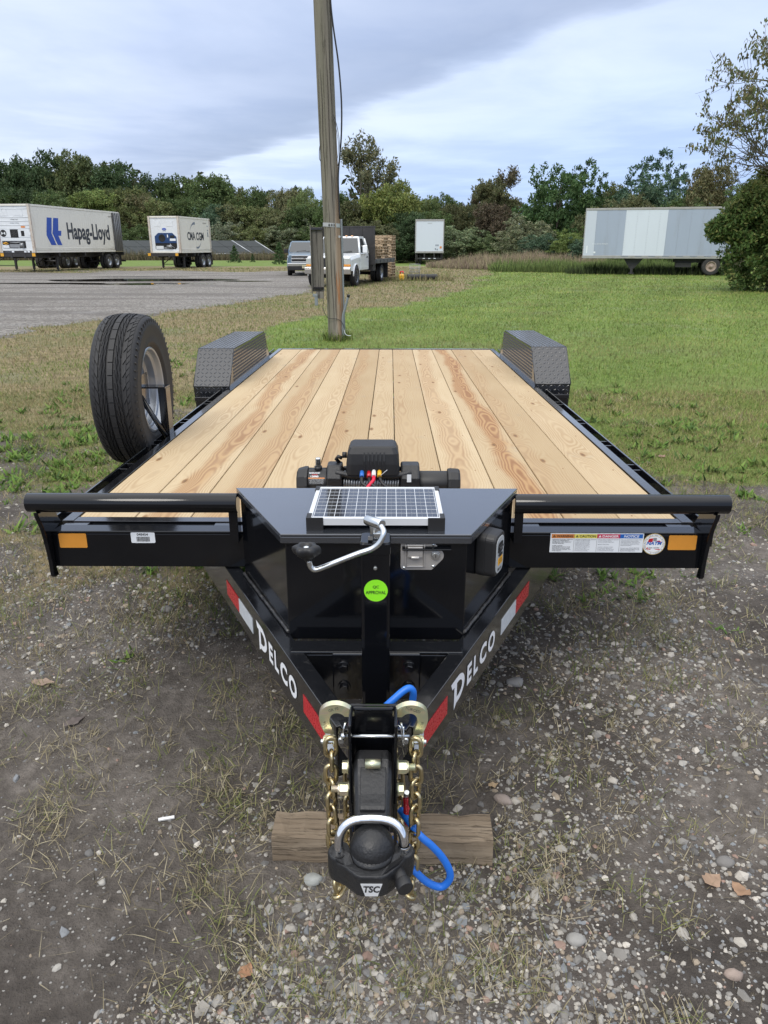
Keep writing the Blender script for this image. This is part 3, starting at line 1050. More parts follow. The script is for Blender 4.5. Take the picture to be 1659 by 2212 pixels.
def weeds():
    """low broad-leaved weeds, greener than the grass"""
    xs, ys, zs, azs, L, Wd, ln, cu, cb = [], [], [], [], [], [], [], [], []
    spots = []
    for (x, y, r, n) in [(-2.75, 6.2, 0.45, 40), (-2.35, 5.5, 0.35, 34), (-2.2, 5.0, 0.30, 30), (-3.4, 6.9, 0.5, 26), (-2.9, 4.9, 0.35, 22), (-1.95, 4.55, 0.2, 12), (2.4, 6.2, 0.5, 40), (3.0, 6.6, 0.4, 32),
                         (1.75, 6.4, 0.35, 24), (2.5, 8.0, 0.5, 28), (3.1, 5.1, 0.35, 22), (1.9, 5.4, 0.4, 16), (-1.05, 3.75, 0.2, 14), (-0.85, 3.6, 0.2, 12), (1.0, 3.55, 0.22, 14), (-0.35, 2.6, 0.05, 1),
                         (-3.2, 10.5, 0.7, 30), (-3.0, 8.2, 0.5, 24), (-1.8, 3.9, 0.25, 8), (1.3, 3.2, 0.2, 8), (2.2, 3.6, 0.4, 10), (-1.05, 2.55, 0.03, 1)]:
        for i in range(n):
            spots.append((x + rng.normal(0, r), y + rng.normal(0, r * 0.8), rng.uniform(0.6, 1.3)))
    for (x, y, s) in spots:
        if abs(x) < 1.1 and y > 4.2 and y < 6.5:
            continue
        nb = int(rng.integers(9, 18))
        xs.append(x + rng.normal(0, 0.03, nb))
        ys.append(y + rng.normal(0, 0.03, nb))
        azs.append(rng.uniform(0, 2 * PI, nb))
        L.append(rng.uniform(0.04, 0.10, nb) * s * min(1, 0.25 + 0.14 * y))
        Wd.append(rng.uniform(0.014, 0.030, nb) * s * min(1, 0.25 + 0.14 * y))
        ln.append(rng.uniform(0.4, 1.2, nb))
        cu.append(rng.uniform(0.1, 0.7, nb))
        cb.append(pick(np.array([(0.085, 0.165, 0.028), (0.12, 0.215, 0.035), (0.065, 0.12, 0.03), (0.16, 0.24, 0.055)]), nb))
    cat = np.concatenate
    xs, ys, cb = cat(xs), cat(ys), cat(cb)
    V, F, C = ribbons(xs, ys, height(xs, ys), cat(azs), cat(L), cat(Wd), cat(ln), cat(cu), 2, cb * 0.85, cb * 1.1)
    o = inst('broadleaf_weeds', np_mesh('broadleaf_weeds', V, F, M['blade'], C))
    tag(o, 'low green broad-leaved weeds in patches on the dirt', 'weeds', kind='stuff')


weeds()


# ------------------------------------------------------------------ stones
def ico():
    g = (1 + 5 ** 0.5) / 2
    v = np.array([(-1, g, 0), (1, g, 0), (-1, -g, 0), (1, -g, 0), (0, -1, g), (0, 1, g), (0, -1, -g), (0, 1, -g), (g, 0, -1), (g, 0, 1), (-g, 0, -1), (-g, 0, 1)], float)
    v /= np.linalg.norm(v[0])
    f = np.array([(0, 11, 5), (0, 5, 1), (0, 1, 7), (0, 7, 10), (0, 10, 11), (1, 5, 9), (5, 11, 4), (11, 10, 2), (10, 7, 6), (7, 1, 8), (3, 9, 4), (3, 4, 2), (3, 2, 6), (3, 6, 8), (3, 8, 9), (4, 9, 5), (2, 4, 11), (6, 2, 10), (8, 6, 7), (9, 8, 1)])
    return v, f


def ico2():
    v, f = ico()
    v = list(map(tuple, v))
    mid = {}

    def m(a, b):
        k = (min(a, b), max(a, b))
        if k not in mid:
            p = (np.array(v[a]) + np.array(v[b])) / 2
            v.append(tuple(p / np.linalg.norm(p)))
            mid[k] = len(v) - 1
        return mid[k]
    out = []
    for a, b, c in f:
        ab, bc, ca = m(a, b), m(b, c), m(c, a)
        out += [(a, ab, ca), (b, bc, ab), (c, ca, bc), (ab, bc, ca)]
    return np.array(v), np.array(out)


STONE_COLS = np.array([(0.25, 0.245, 0.235), (0.34, 0.335, 0.32), (0.17, 0.17, 0.172), (0.43, 0.415, 0.385), (0.31, 0.265, 0.21), (0.23, 0.25, 0.275), (0.54, 0.52, 0.48), (0.33, 0.235, 0.20)])


def stones(x, y, size, bv, bf, name, label, smoothing=False):
    n = len(x)
    jit = 1 + rng.uniform(-0.28, 0.28, (n, len(bv)))
    v = bv[None] * jit[:, :, None]
    sc = np.stack([rng.uniform(0.8, 1.35, n), rng.uniform(0.7, 1.1, n), rng.uniform(0.45, 0.8, n)], -1) * size[:, None]
    v = v * sc[:, None, :]
    a = rng.uniform(0, 2 * PI, n)
    ca, sa = np.cos(a)[:, None], np.sin(a)[:, None]
    vx, vy = v[:, :, 0] * ca - v[:, :, 1] * sa, v[:, :, 0] * sa + v[:, :, 1] * ca
    tl = rng.uniform(-0.3, 0.3, n)[:, None]
    vz = v[:, :, 2] + vx * tl
    Z = height(x, y) + sc[:, 2] * 0.02
    V = np.stack([vx + x[:, None], vy + y[:, None], vz + Z[:, None]], -1).reshape(-1, 3)
    F = (bf[None] + (np.arange(n) * len(bv))[:, None, None]).reshape(-1, 3)
    c = np.array([0.88, 0.85, 0.81]) * STONE_COLS[rng.choice(len(STONE_COLS), n, p=[.24, .2, .14, .13, .09, .1, .06, .04])] * rng.uniform(0.75, 1.15, (n, 1))
    C = np.repeat(c, len(bv), 0) * rng.uniform(0.9, 1.1, (n * len(bv), 1))
    o = inst(name, np_mesh(name, V, F, M['stone'], C, smooth=smoothing))
    tag(o, label, 'gravel', kind='stuff')


def gravel():
    bv, bf = ico()
    n = 130000
    x, y = polar_points(n, 0.72, 7.0, 42)
    cl = fbm(x * 1.05 + 4, y * 1.05 + 11, 4)
    d = smooth(cl, 0.46, 0.68) * np.where(x > -0.1, 0.50, 0.42)
    d += 1.8 * np.exp(-((x + 0.40) / 0.5) ** 2 - ((y - 0.86) / 0.27) ** 2)
    d += 0.5 * np.exp(-((x + 1.6) / 0.7) ** 2 - ((y - 3.4) / 0.6) ** 2) + 0.5 * np.exp(-((x - 1.9) / 0.7) ** 2 - ((y - 3.6) / 0.7) ** 2)
    d += 1.6 * np.exp(-((x - 0.02) / 0.36) ** 2 - ((y - 0.80) / 0.16) ** 2)
    d += 0.55 * np.exp(-((x - 1.05) / 0.42) ** 2 - ((y - 2.35) / 0.45) ** 2)
    d += 0.30 * np.exp(-((x - 0.7) / 0.5) ** 2 - ((y - 1.2) / 0.5) ** 2)
    d += 0.45 * np.exp(-((x + 0.45) / 0.22) ** 2 - ((y - 1.72) / 0.2) ** 2)
    d -= 0.8 * np.exp(-((x + 0.85) / 0.36) ** 2 - ((y - 1.45) / 0.6) ** 2)
    d -= 0.5 * np.exp(-((x - 0.12) / 0.10) ** 2 - ((y - 1.0) / 0.35) ** 2)
    keep = rng.random(n) < np.clip(d, 0.03, 1) * np.where(y > 3.4, 0.5, 1)
    x, y = x[keep], y[keep]
    # small stones everywhere, larger ones rarer
    s = np.exp(rng.normal(math.log(0.0036), 0.50, len(x))) * (1 + 0.22 * np.clip(y - 1, 0, 4))
    s = np.clip(s, 0.0018, 0.017)
    k = rng.random(len(x)) < 0.82
    stones(x[k], y[k], s[k], bv, bf, 'gravel', 'small grey stones bedded in the dirt')
    bv2, bf2 = ico2()
    n = 700
    x, y = polar_points(n, 0.74, 4.0, 40)
    d = smooth(fbm(x * 1.05 + 4, y * 1.05 + 11, 4), 0.48, 0.68) * 0.5 + 0.9 * np.exp(-((x + 0.35) / 0.5) ** 2 - ((y - 0.86) / 0.22) ** 2) + 0.3 * np.exp(-((x - 0.9) / 0.5) ** 2 - ((y - 2.0) / 0.7) ** 2)
    keep = rng.random(n) < np.clip(d, 0.03, 1)
    x, y = x[keep], y[keep]
    s = np.clip(np.exp(rng.normal(math.log(0.0090), 0.28, len(x))), 0.006, 0.016)
    stones(x, y, s, bv2, bf2, 'pebbles', 'larger rounded pebbles among the gravel', True)


gravel()


def lone_stone(x, y, s, col, label, sq=(1.2, 0.9, 0.65), rz=0.0):
    bv, bf = ico2()
    r = np.random.default_rng(int(abs(x * 1000)) + 5)
    v = bv * (1 + r.uniform(-0.14, 0.14, (len(bv), 1))) * np.array(sq) * s
    C = np.repeat(np.array([col]) * 0.85, len(v), 0) * r.uniform(0.88, 1.12, (len(v), 1))
    o = inst('stone', np_mesh('stone', v, bf, M['stone'], C, smooth=True), loc=(x, y, float(height(x, y)) + s * sq[2] * 0.25), rot=(0, 0, rz), sc=(0.82, 0.82, 0.82))
    tag(o, label, 'stone', 'loose stones on the dirt')


lone_stone(0.357, 1.80, 0.026, (0.30, 0.25, 0.22), 'smooth oval brown stone lying right of the timber end', (1.4, 0.9, 0.7), -0.6)
lone_stone(0.46, 1.33, 0.024, (0.33, 0.32, 0.30), 'pale round stone below the loop of blue cable, at right')
lone_stone(-0.185, 1.50, 0.026, (0.36, 0.37, 0.35), 'whitish round stone just in front of the timber, left of the coupler')
lone_stone(0.50, 2.44, 0.035, (0.26, 0.255, 0.25), 'grey stone on the dirt right of the tongue lettering')
lone_stone(-0.52, 1.05, 0.028, (0.20, 0.21, 0.225), 'slate grey angular stone in the gravel bed, left of centre', (1.1, 0.9, 0.7), 0.5)
lone_stone(-0.86, 0.86, 0.034, (0.22, 0.23, 0.25), 'bluish grey stone near the bottom left corner', (1.3, 0.8, 0.6), 0.8)
lone_stone(0.93, 1.58, 0.026, (0.22, 0.21, 0.20), 'dark grey stone on bare mud at the right')
lone_stone(-0.985, 3.02, 0.03, (0.21, 0.20, 0.19), 'grey stone under the left half of the front beam')
lone_stone(0.80, 1.24, 0.022, (0.34, 0.27, 0.23), 'pinkish flat stone near the right edge')


# ------------------------------------------------------------------ fallen leaves and a chip of wood
def leaf_obj(x, y, L, W, col, label, rz, curl=0.25):
    n = 9
    V, F = [], []
    for i in range(n + 1):
        q = i / n
        w = W * math.sin(PI * min(1, q ** 0.8)) ** 0.8 * 0.5 * (1 + 0.12 * math.sin(i * 2.7))
        for k, s in enumerate((-1, 0, 1)):
            V.append((L * (q - 0.5), s * w, 0.004 + curl * L * (q - 0.5) ** 2 + (0.25 * w if s else 0) + 0.003 * math.sin(i * 1.3 + s)))
    for i in range(n):
        for k in range(2):
            a = i * 3 + k
            F.append((a, a + 3, a + 4, a + 1))
    V = np.array(V)
    C = np.repeat(np.array([col]), len(V), 0) * rng.uniform(0.75, 1.2, (len(V), 1))
    o = inst('fallen_leaf', np_mesh('fallen_leaf', V, np.array(F), M['blade'], C, smooth=True), loc=(x, y, float(height(x, y)) + 0.004), rot=(0.05, 0.05, rz))
    tag(o, label, 'leaf', 'fallen leaves on the dirt')


BR = (0.30, 0.20, 0.13)
leaf_obj(-1.29, 2.42, 0.085, 0.042, (0.36, 0.27, 0.21), 'pale brown oval leaf on bare dirt at the far left', 0.1)
leaf_obj(-1.08, 2.18, 0.085, 0.036, (0.16, 0.135, 0.125), 'dark greyish leaf right of the pale one at far left', 0.9)
leaf_obj(0.86, 1.505, 0.060, 0.045, (0.40, 0.28, 0.20), 'crumpled tan leaf on the dirt right of the blue loop', 0.5, 0.9)
leaf_obj(0.92, 1.47, 0.055, 0.04, (0.36, 0.23, 0.15), 'crumpled russet leaf, lower of the touching pair at right', 2.0, 0.9)
leaf_obj(1.10, 1.22, 0.05, 0.028, (0.34, 0.19, 0.12), 'reddish leaf near the right edge, low in the picture', 1.2, 0.5)
leaf_obj(1.05, 1.12, 0.045, 0.024, (0.33, 0.22, 0.15), 'small brown leaf at the lower right', 2.4, 0.4)
leaf_obj(-0.315, 1.235, 0.042, 0.032, (0.44, 0.25, 0.15), 'orange brown leaf standing on gravel left of the coupler lock', 1.2, 0.9)
leaf_obj(-0.93, 0.845, 0.055, 0.042, (0.42, 0.27, 0.12), 'yellow brown leaf at the bottom left corner', 0.4, 0.5)
leaf_obj(0.335, 1.86, 0.035, 0.022, (0.40, 0.30, 0.19), 'tan leaf beside the oval stone behind the timber', 0.4, 0.6)
leaf_obj(2.18, 5.62, 0.10, 0.05, (0.42, 0.26, 0.22), 'pinkish leaf lying in the weeds right of the trailer', 0.7, 0.4)
chip = MB()
chip.box((0, 0, 0.004), (0.045, 0.009, 0.006), Matrix.Rotation(0.12, 3, 'X'))
o = chip.build('wood_chip', M['whitecap'], bevel=0.001, loc=(-0.63, 1.72, float(height(-0.63, 1.72)) + 0.003), rot=(0, 0, 0.25))
tag(o, 'short white splinter lying on the dirt left of the timber', 'splinter')

# ------------------------------------------------------------------ timber under the tongue
tb = MB()
h_, d_ = 0.088, 0.096
poly = [(-d_ / 2 + 0.003, 0), (d_ / 2 - 0.003, 0), (d_ / 2, 0.004), (d_ / 2, h_ - 0.004), (d_ / 2 - 0.004, h_), (-d_ / 2 + 0.006, h_), (-d_ / 2, h_ - 0.007), (-d_ / 2, 0.004)]
rings = []
for i in range(15):
    q = i / 14
    rings.append([(-0.295 + 0.59 * q, a + 0.003 * math.sin(i * 1.7 + b * 40), b + 0.0025 * math.sin(i * 2.3 + a * 50) * (b > 0.01)) for a, b in poly])
tb.loft(rings)
o = tb.build('timber_block', M['tie'], loc=(-0.004, 1.604, -0.003), rot=(0, 0, -0.025))
tag(o, 'weathered brown timber lying on the dirt under the trailer tongue', 'timber')

# ================================================================== TRAILER (local: x right, y back along the deck, z up, origin at deck front)
T = thing('equipment_trailer', 'black flatbed equipment trailer with pine plank deck parked nose towards the viewer', 'trailer', (-0.024, 2.364, 0.692), (R(-0.86), 0, R(-0.5)))
DL = 4.965

# planks
widths = [0.19] * 5 + [0.13] + [0.19] * 5
xx = -1.015
hearts = [0.1, 0.75, 0.5, 0.1, 0.4, 0.05, 0.15, 0.45, 1.0, 0.25, 0.1]
pm = {}
for i, w in enumerate(widths):
    gap = 0.004
    key = round(w, 3)
    if key not in pm:
        mb = MB()
        mb.b2(-(w - gap) / 2, (w - gap) / 2, 0.002, DL - 0.006, -0.038, 0)
        pm[key] = mb.mesh('plank', M['pine'])
    o = inst('plank', pm[key], T, (xx + w / 2, 0, rng.uniform(-0.0015, 0.001)))
    o.color = (hearts[i], 0, 0, 1)
    md = o.modifiers.new('bevel', 'BEVEL')
    md.width = 0.003
    md.segments = 2
    xx += w
# screw heads where the boards cross the joists
mb = MB()
for i in range(11):
    x0 = -1.015 + sum(widths[:i]) + widths[i] / 2
    for yj in (0.05, 0.62, 1.25, 1.9, 2.55, 3.2, 3.85, 4.5, 4.92):
        for s in (-0.05, 0.05):
            if rng.random() < 0.6:
                q_ = (x0 + s + rng.uniform(-0.012, 0.012), yj + rng.uniform(-0.02, 0.02))
                mb.cyl((*q_, -0.002), (*q_, 0.0008), 0.0028, 6)
tag(mb.build('deck_screws', M['rust'], T), kind='stuff')

# side rails of the frame, rear header
for s in (-1, 1):
    mb = MB()
    mb.b2(s * 1.017, s * 1.055, -0.044, DL + 0.05, -0.006, 0.0035)
    mb.b2(s * 1.047, s * 1.055, -0.044, DL + 0.05, -0.152, -0.0065)
    mb.b2(s * 1.017, s * 1.0465, -0.044, DL + 0.05, -0.152, -0.144)
    mb.build('side_rail', M['frame'], T, bevel=0.0015)
    mb = MB()
    y1 = 2.62
    mb.b2(s * 1.094, s * 1.102, -0.10, y1, -0.062, 0.003)
    mb.build('rub_rail', M['frame'], T, bevel=0.0012)
    mb = MB()
    mb.b2(s * 1.094, s * 1.102, 4.45, DL + 0.05, -0.062, 0.003)
    mb.build('rub_rail', M['frame'], T, bevel=0.0012)
    for yp in (0.16, 0.62, 1.05, 1.55, 2.10, 4.62):
        for dy in (0, 0.085):
            mb = MB()
            mb.b2(s * 1.0555, s * 1.0935, yp + dy, yp + dy + 0.008, -0.060, -0.002)
            mb.build('pocket_plate', M['frame'], T, bevel=0.001)
mb = MB()
mb.b2(-1.015, 1.015, DL, DL + 0.05, -0.15, 0.004)
mb.build('rear_header', M['frame'], T, bevel=0.002)
for yj in (0.62, 1.25, 1.9, 2.55, 3.2, 3.85, 4.5):
    mb = MB()
    mb.b2(-1.046, 1.046, yj - 0.03, yj + 0.03, -0.12, -0.039)
    mb.build('cross_joist', M['frame'], T)
for s in (-1, 1):
    mb = MB()
    mb.b2(s * 0.38, s * 0.46, 0.1, DL - 0.05, -0.29, -0.125)
    mb.build('main_beam', M['frame'], T)

# front header and beam, broken by the toolbox in the middle only visually
mb = MB()
mb.b2(-1.055, 1.055, -0.0445, -0.001, -0.008, 0.0015)
mb.b2(-1.055, 1.055, -0.0445, -0.036, -0.125, -0.0085)
mb.build('front_header', M['frame'], T, bevel=0.001)
mb = MB()
mb.b2(-1.058, 1.058, -0.137, -0.076, -0.008, 0.0)
mb.b2(-1.058, 1.058, -0.137, -0.129, -0.124, -0.0085)
mb.b2(-1.058, 1.058, -0.1285, -0.076, -0.124, -0.116)
mb.build('front_beam', M['black'], T, bevel=0.0025)
for x0 in (-1.0, -0.50, 0.50, 1.0):
    mb = MB()
    mb.b2(x0 - 0.04, x0 + 0.04, -0.0755, -0.045, -0.018, -0.002)
    mb.build('weld_tab', M['frame'], T, bevel=0.002)

# bumper tubes, end plates, inner posts
for s in (-1, 1):
    mb = MB()
    xe = 1.093 if s > 0 else -1.087
    mb.cyl((s * 0.43, -0.185, 0.113), (xe, -0.185, 0.113), 0.0305, 40)
    mb.build('bumper_tube', M['black'], T, bevel=0.002)
    pts = [(-0.163, -0.145), (-0.156, -0.154), (-0.130, -0.156), (-0.1395, -0.12), (-0.1395, -0.004), (-0.075, 0.0015), (-0.055, 0.0015), (-0.10, 0.062), (-0.128, 0.098), (-0.165, 0.088), (-0.195, 0.083), (-0.212, 0.088), (-0.208, 0.07), (-0.188, 0.028), (-0.173, -0.03), (-0.165, -0.09)]
    mb = MB()
    mb.prism(pts, s * 1.050, s * 1.064, 'x')
    mb.build('end_plate', M['black'], T, bevel=0.003)
    mb = MB()
    mb.b2(s * 0.434, s * 0.462, -0.187, -0.14, -0.02, 0.09)
    mb.build('tube_post', M['black'], T, bevel=0.002)

YF = -0.1372
FR, FU = (1, 0, 0), (0, 0, 1)


def sticker(name, x0, x1, z0, z1, m, parent=T, y=YF, t=0.0009, rad=0.004):
    mb = MB()
    pts = []
    for cx, cz, a0 in ((x1 - rad, z1 - rad, 0), (x0 + rad, z1 - rad, 90), (x0 + rad, z0 + rad, 180), (x1 - rad, z0 + rad, 270)):
        for k in range(4):
            a = R(a0 + 30 * k)
            pts.append((cx + rad * math.cos(a), cz + rad * math.sin(a)))
    mb.prism(pts, y - t, y - 0.0001, 'y')
    return mb.build(name, m, parent)


sticker('amber_reflector', -1.030, -0.940, -0.057, -0.008, M['amber'], t=0.002)
sticker('amber_reflector', 0.943, 1.033, -0.058, -0.008, M['amber'], t=0.002)
lb = sticker('barcode_label', -0.795, -0.717, -0.040, -0.004, M['label'])
text('048454', 'lettering', M['ink'], lb, (-0.757, YF - 0.001, -0.0105), FR, FU, 0.0088, bold=0.012)
mb = MB()
bx = -0.777
while bx < -0.735:
    w = rng.choice([0.0007, 0.0012, 0.0018])
    mb.b2(bx, bx + w, YF - 0.0014, YF - 0.00095, -0.035, -0.0185)
    bx += w + rng.choice([0.0008, 0.0012])
mb.build('barcode', M['ink'], lb)

# warning strip
ws = sticker('warning_strip', 0.562, 0.862, -0.0675, -0.002, M['label'], rad=0.001)
heads = [('WARNING', M['orange'], M['ink']), ('CAUTION', M['yellow'], M['ink']), ('DANGER', M['magenta'], M['white']), ('NOTICE', M['blueprint'], M['white'])]
bodies = ['SERIOUS INJURY, DEATH\nAND/OR PROPERTY\nDAMAGE CAN RESULT\nFROM MISUSE.\n\nFAMILIARIZE\nYOURSELF WITH THE\nINSTRUCTIONS AND\nCAUTIONS LISTED TO\nTHE RIGHT.',
          'BEFORE TOWING THIS TRAILER\nCHECK TO MAKE SURE\ncoupler and hitch are the\nproper size and secured,\nsafety chains are properly\nattached, tires and lights\nare in good condition and\nwheel nuts are tight,\nthe load is tied down and\nall brakes are working.',
          'Never load a trailer not secured\nto the towing vehicle.\nNever exceed rated load.\n\nMAKE CERTAIN!\n\ncoupler is locked, chains\nare crossed, lights and\nbrakes work, and the load\nis secured before towing.',
          'You are required to comply with\nlocal and state requirements\nregarding brakes, licensing and\nany additional equipment that\nmay be necessary.\n\nContact your STATE MOTOR\nVEHICLE DEPARTMENT FOR\nMORE INFORMATION.']
for i, (hd, hm, tm) in enumerate(heads):
    xa, xb = 0.5655 + i * 0.0735, 0.5655 + (i + 1) * 0.0735 - 0.0006
    mb = MB()
    mb.b2(xa, xb, YF - 0.0013, YF - 0.00095, -0.0185, -0.0045)
    mb.build('header_band', hm, ws)
    if hd != 'NOTICE':
        mb = MB()
        mb.prism([(xa + 0.004, -0.0155), (xa + 0.0135, -0.0155), (xa + 0.00875, -0.0070)], YF - 0.0017, YF - 0.00135, 'y')
        mb.build('alert_triangle', tm, ws)
        text('!', 'lettering', hm, ws, (xa + 0.00875, YF - 0.0018, -0.0127), FR, FU, 0.0048, bold=0.02)
        text(hd, 'lettering', tm, ws, ((xa + xb) / 2 + 0.006, YF - 0.0014, -0.0115), FR, FU, 0.0082, 0.052, bold=0.02)
    else:
        text(hd, 'lettering', tm, ws, ((xa + xb) / 2, YF - 0.0014, -0.0115), FR, FU, 0.0085, 0.050, bold=0.02, shear=0.25)
    text(bodies[i], 'lettering', M['greyink'] if i else M['ink'], ws, ((xa + xb) / 2, YF - 0.001, -0.0425), FR, FU, 0.042, 0.066, align='LEFT', bold=0.006)
    if i:
        mb = MB()
        mb.b2(xa - 0.0007, xa - 0.0001, YF - 0.0013, YF - 0.00095, -0.0655, -0.0045)
        mb.build('divider', M['ink'], ws)


def disc(name, c, r, m, parent, t, y, r0=0, seg=40):
    mb = MB()
    if r0:
        mb.lathe([(r0, y), (r, y), (r, y - t), (r0, y - t)], seg, 'y', (c[0], 0, c[1]), closed=True, smooth=False)
    else:
        mb.cyl((c[0], y, c[1]), (c[0], y - t, c[1]), r, seg, smooth=False)
    return mb.build(name, m, parent)


# association seal
cs = (0.897, -0.0385)
seal = disc('round_seal', cs, 0.0365, M['gold'], T, 0.0009, YF)
disc('seal_ring', cs, 0.0345, M['label'], seal, 0.0004, YF - 0.0009)
disc('seal_ring', cs, 0.0280, M['gold'], seal, 0.0003, YF - 0.0013)
disc('seal_field', cs, 0.0270, M['white'], seal, 0.0003, YF - 0.0016)
mb = MB()
for k, (a, b, z0, z1) in enumerate([(-0.022, -0.006, 0.008, 0.021), (-0.0245, -0.010, -0.021, -0.010), (0.004, 0.022, -0.022, -0.012), (0.009, 0.0235, 0.008, 0.013)]):
    mb.prism([(cs[0] + a, cs[1] + z0 * 0.8), (cs[0] + b, cs[1] + z0 * 0.9), (cs[0] + b * 0.7, cs[1] + z1), (cs[0] + a * 0.8, cs[1] + z1 * 0.9)], YF - 0.0021, YF - 0.0018, 'y')
mb.build('seal_flag', M['redtape'], seal)
mb = MB()
mb.b2(cs[0] - 0.004, cs[0] + 0.007, YF - 0.0024, YF - 0.0018, cs[1] + 0.011, cs[1] + 0.022)
mb.build('seal_house', M['greyink'], seal)
text('NATM', 'lettering', M['blueprint'], seal, (cs[0], YF - 0.0026, cs[1] + 0.004), FR, FU, 0.0115, 0.050, bold=0.03, shear=0.25)
mb = MB()
mb.b2(cs[0] - 0.019, cs[0] + 0.019, YF - 0.0025, YF - 0.0018, cs[1] - 0.0155, cs[1] - 0.0075)
mb.build('seal_panel', M['label'], seal)
text('2024  337790', 'lettering', M['ink'], seal, (cs[0], YF - 0.0027, cs[1] - 0.0115), FR, FU, 0.0042, 0.034)
for k in range(34):
    a = 2 * PI * k / 34
    if k % 9:
        ch = 'MANUFACTURERS OF TRAILERS ANNUAL COMPLIANCE'[k]
        if ch != ' ':
            a = PI * 1.25 - 2 * PI * k / 36
            text(ch, 'lettering', M['ink'], seal, (cs[0] + 0.0312 * math.cos(a), YF - 0.0015, cs[1] + 0.0312 * math.sin(a)), (math.sin(a), 0, -math.cos(a)), (math.cos(a), 0, math.sin(a)), 0.0038)


# ------------------------------------------------------------------ tongue rails with lettering
def rail(s):
    A = Vector((s * 0.503 + 0.004, -0.13))
    B = Vector((s * 0.086 + 0.012, -0.975))
    d = (B - A).normalized()
    ln = (B - A).length
    nout = Vector((d.y, -d.x)) if s > 0 else Vector((-d.y, d.x))
    if nout.x * s < 0:
        nout = -nout
    w, hgt, t = 0.046, 0.135, 0.006
    dip = -0.024
    A = A - d * 0.55            # runs back under the deck

    def P(q, off, z):
        p = A + d * q - nout * off
        return (p.x, p.y, -0.1265 + z + dip * max(0, (q - 0.55)) / ln)
    L0, L1 = 0.0, ln + 0.55
    sec = [(0, 0), (w, 0), (w, -t), (t, -t), (t, -hgt + t), (w, -hgt + t), (w, -hgt), (0, -hgt)]
    mb = MB()
    mb.loft([[P(q, o, z) for o, z in sec] for q in (L0, 0.55, L1)])
    rl = mb.build('tongue_rail', M['frame'], T, bevel=0.0025)
    # frame of reference on the outer face
    d3 = Vector((d.x, d.y, dip / ln)).normalized()
    n3 = Vector((nout.x, nout.y, 0))

    def F(q, z, off=0.0):
        p = Vector(P(q + 0.55, -off, z))
        return p

    def tape(q0, q1, m, nm, z0=-0.093, z1=-0.042):
        b = MB()
        f_, k_ = 0.0006, 0.0014
        vs = [F(q, z, o) for o in (f_, k_) for q, z in ((q0, z0), (q1, z0), (q1, z1), (q0, z1))]
        b.add(vs, [(0, 1, 2, 3), (4, 5, 6, 7), (0, 1, 5, 4), (1, 2, 6, 5), (2, 3, 7, 6), (3, 0, 4, 7)])
        b.build(nm, m, rl)
    tape(0.012, 0.1575, M['redtape'], 'red_tape')
    tape(0.158, 0.304, M['whitetape'], 'white_tape')
    tape(0.735, 0.882, M['redtape'], 'red_tape')
    tape(0.8825, 0.935, M['whitetape'], 'white_tape')
    right = d3 if s < 0 else -d3
    upv = Vector((0, 0, 1))
    dc = 0.398 if s < 0 else 0.655
    oc = [0.478, 0.527, 0.588, 0.658] if s < 0 else [0.578, 0.527, 0.468, 0.395]

    def on(q, z):
        return F(q, z, 0.0009)
    # the D: a bold bowl with a spurred stem
    def dshape():
        o1 = [(-0.056, 0.036), (-0.016, 0.036)]
        for k in range(13):
            a = R(90 - 180 * k / 12)
            o1.append((-0.006 + 0.048 * math.cos(a), -0.001 + 0.037 * math.sin(a)))
        o1 += [(-0.016, -0.038), (-0.032, -0.050), (-0.032, 0.016), (-0.046, 0.016)]
        i1 = [(-0.014, 0.019)]
        for k in range(13):
            a = R(90 - 180 * k / 12)
            i1.append((-0.006 + 0.030 * math.cos(a), -0.001 + 0.020 * math.sin(a)))
        i1 += [(-0.014, -0.021)]
        return o1, i1
    o1, i1 = dshape()
    import bmesh
    from mathutils.geometry import tessellate_polygon
    tri = tessellate_polygon([[Vector((a, b, 0)) for a, b in o1], [Vector((a, b, 0)) for a, b in i1]])
    allp = o1 + i1
    org = on(dc, -0.063)
    b = MB()
    b.add([org + right * a + upv * z_ for a, z_ in allp], [tuple(t_) for t_ in tri])
    b.build('lettering', M['white'], rl)
    for ch, q in zip('ELCO', oc):
        wid = {'E': 0.034, 'L': 0.034, 'C': 0.056, 'O': 0.060}[ch]
        text(ch, 'lettering', M['white'], rl, on(q, -0.066), right, upv, 0.060, wid, bold=0.042)
    return rl


rail(-1)
rail(1)
# tip gusset plates between the rails
mb = MB()
mb.prism([(-0.098, -0.90), (0.122, -0.90), (0.082, -0.985), (-0.058, -0.985)], -0.158, -0.150, 'z')
mb.build('tip_plate', M['frame'], T, bevel=0.002)
# cross member behind the jack with bolted mounting plates
mb = MB()
mb.b2(-0.215, 0.235, -0.665, -0.605, -0.146, -0.138)
mb.b2(-0.215, 0.235, -0.665, -0.657, -0.262, -0.1465)
mb.build('tongue_cross_member', M['frame'], T, bevel=0.002)
mb = MB()
mb.b2(-0.105, 0.125, -0.676, -0.6655, -0.275, -0.137)
jp = mb.build('jack_plate', M['frame'], T, bevel=0.004)
for bx in (-0.075, 0.095):
    for bz in (-0.175, -0.235):
        mb = MB()
        mb.cyl((bx, -0.676, bz), (bx, -0.681, bz), 0.017, 18)
        mb.cyl((bx, -0.681, bz), (bx, -0.693, bz), 0.0125, 6, smooth=False)
        mb.build('bolt', M['frame'], jp, bevel=0.001)

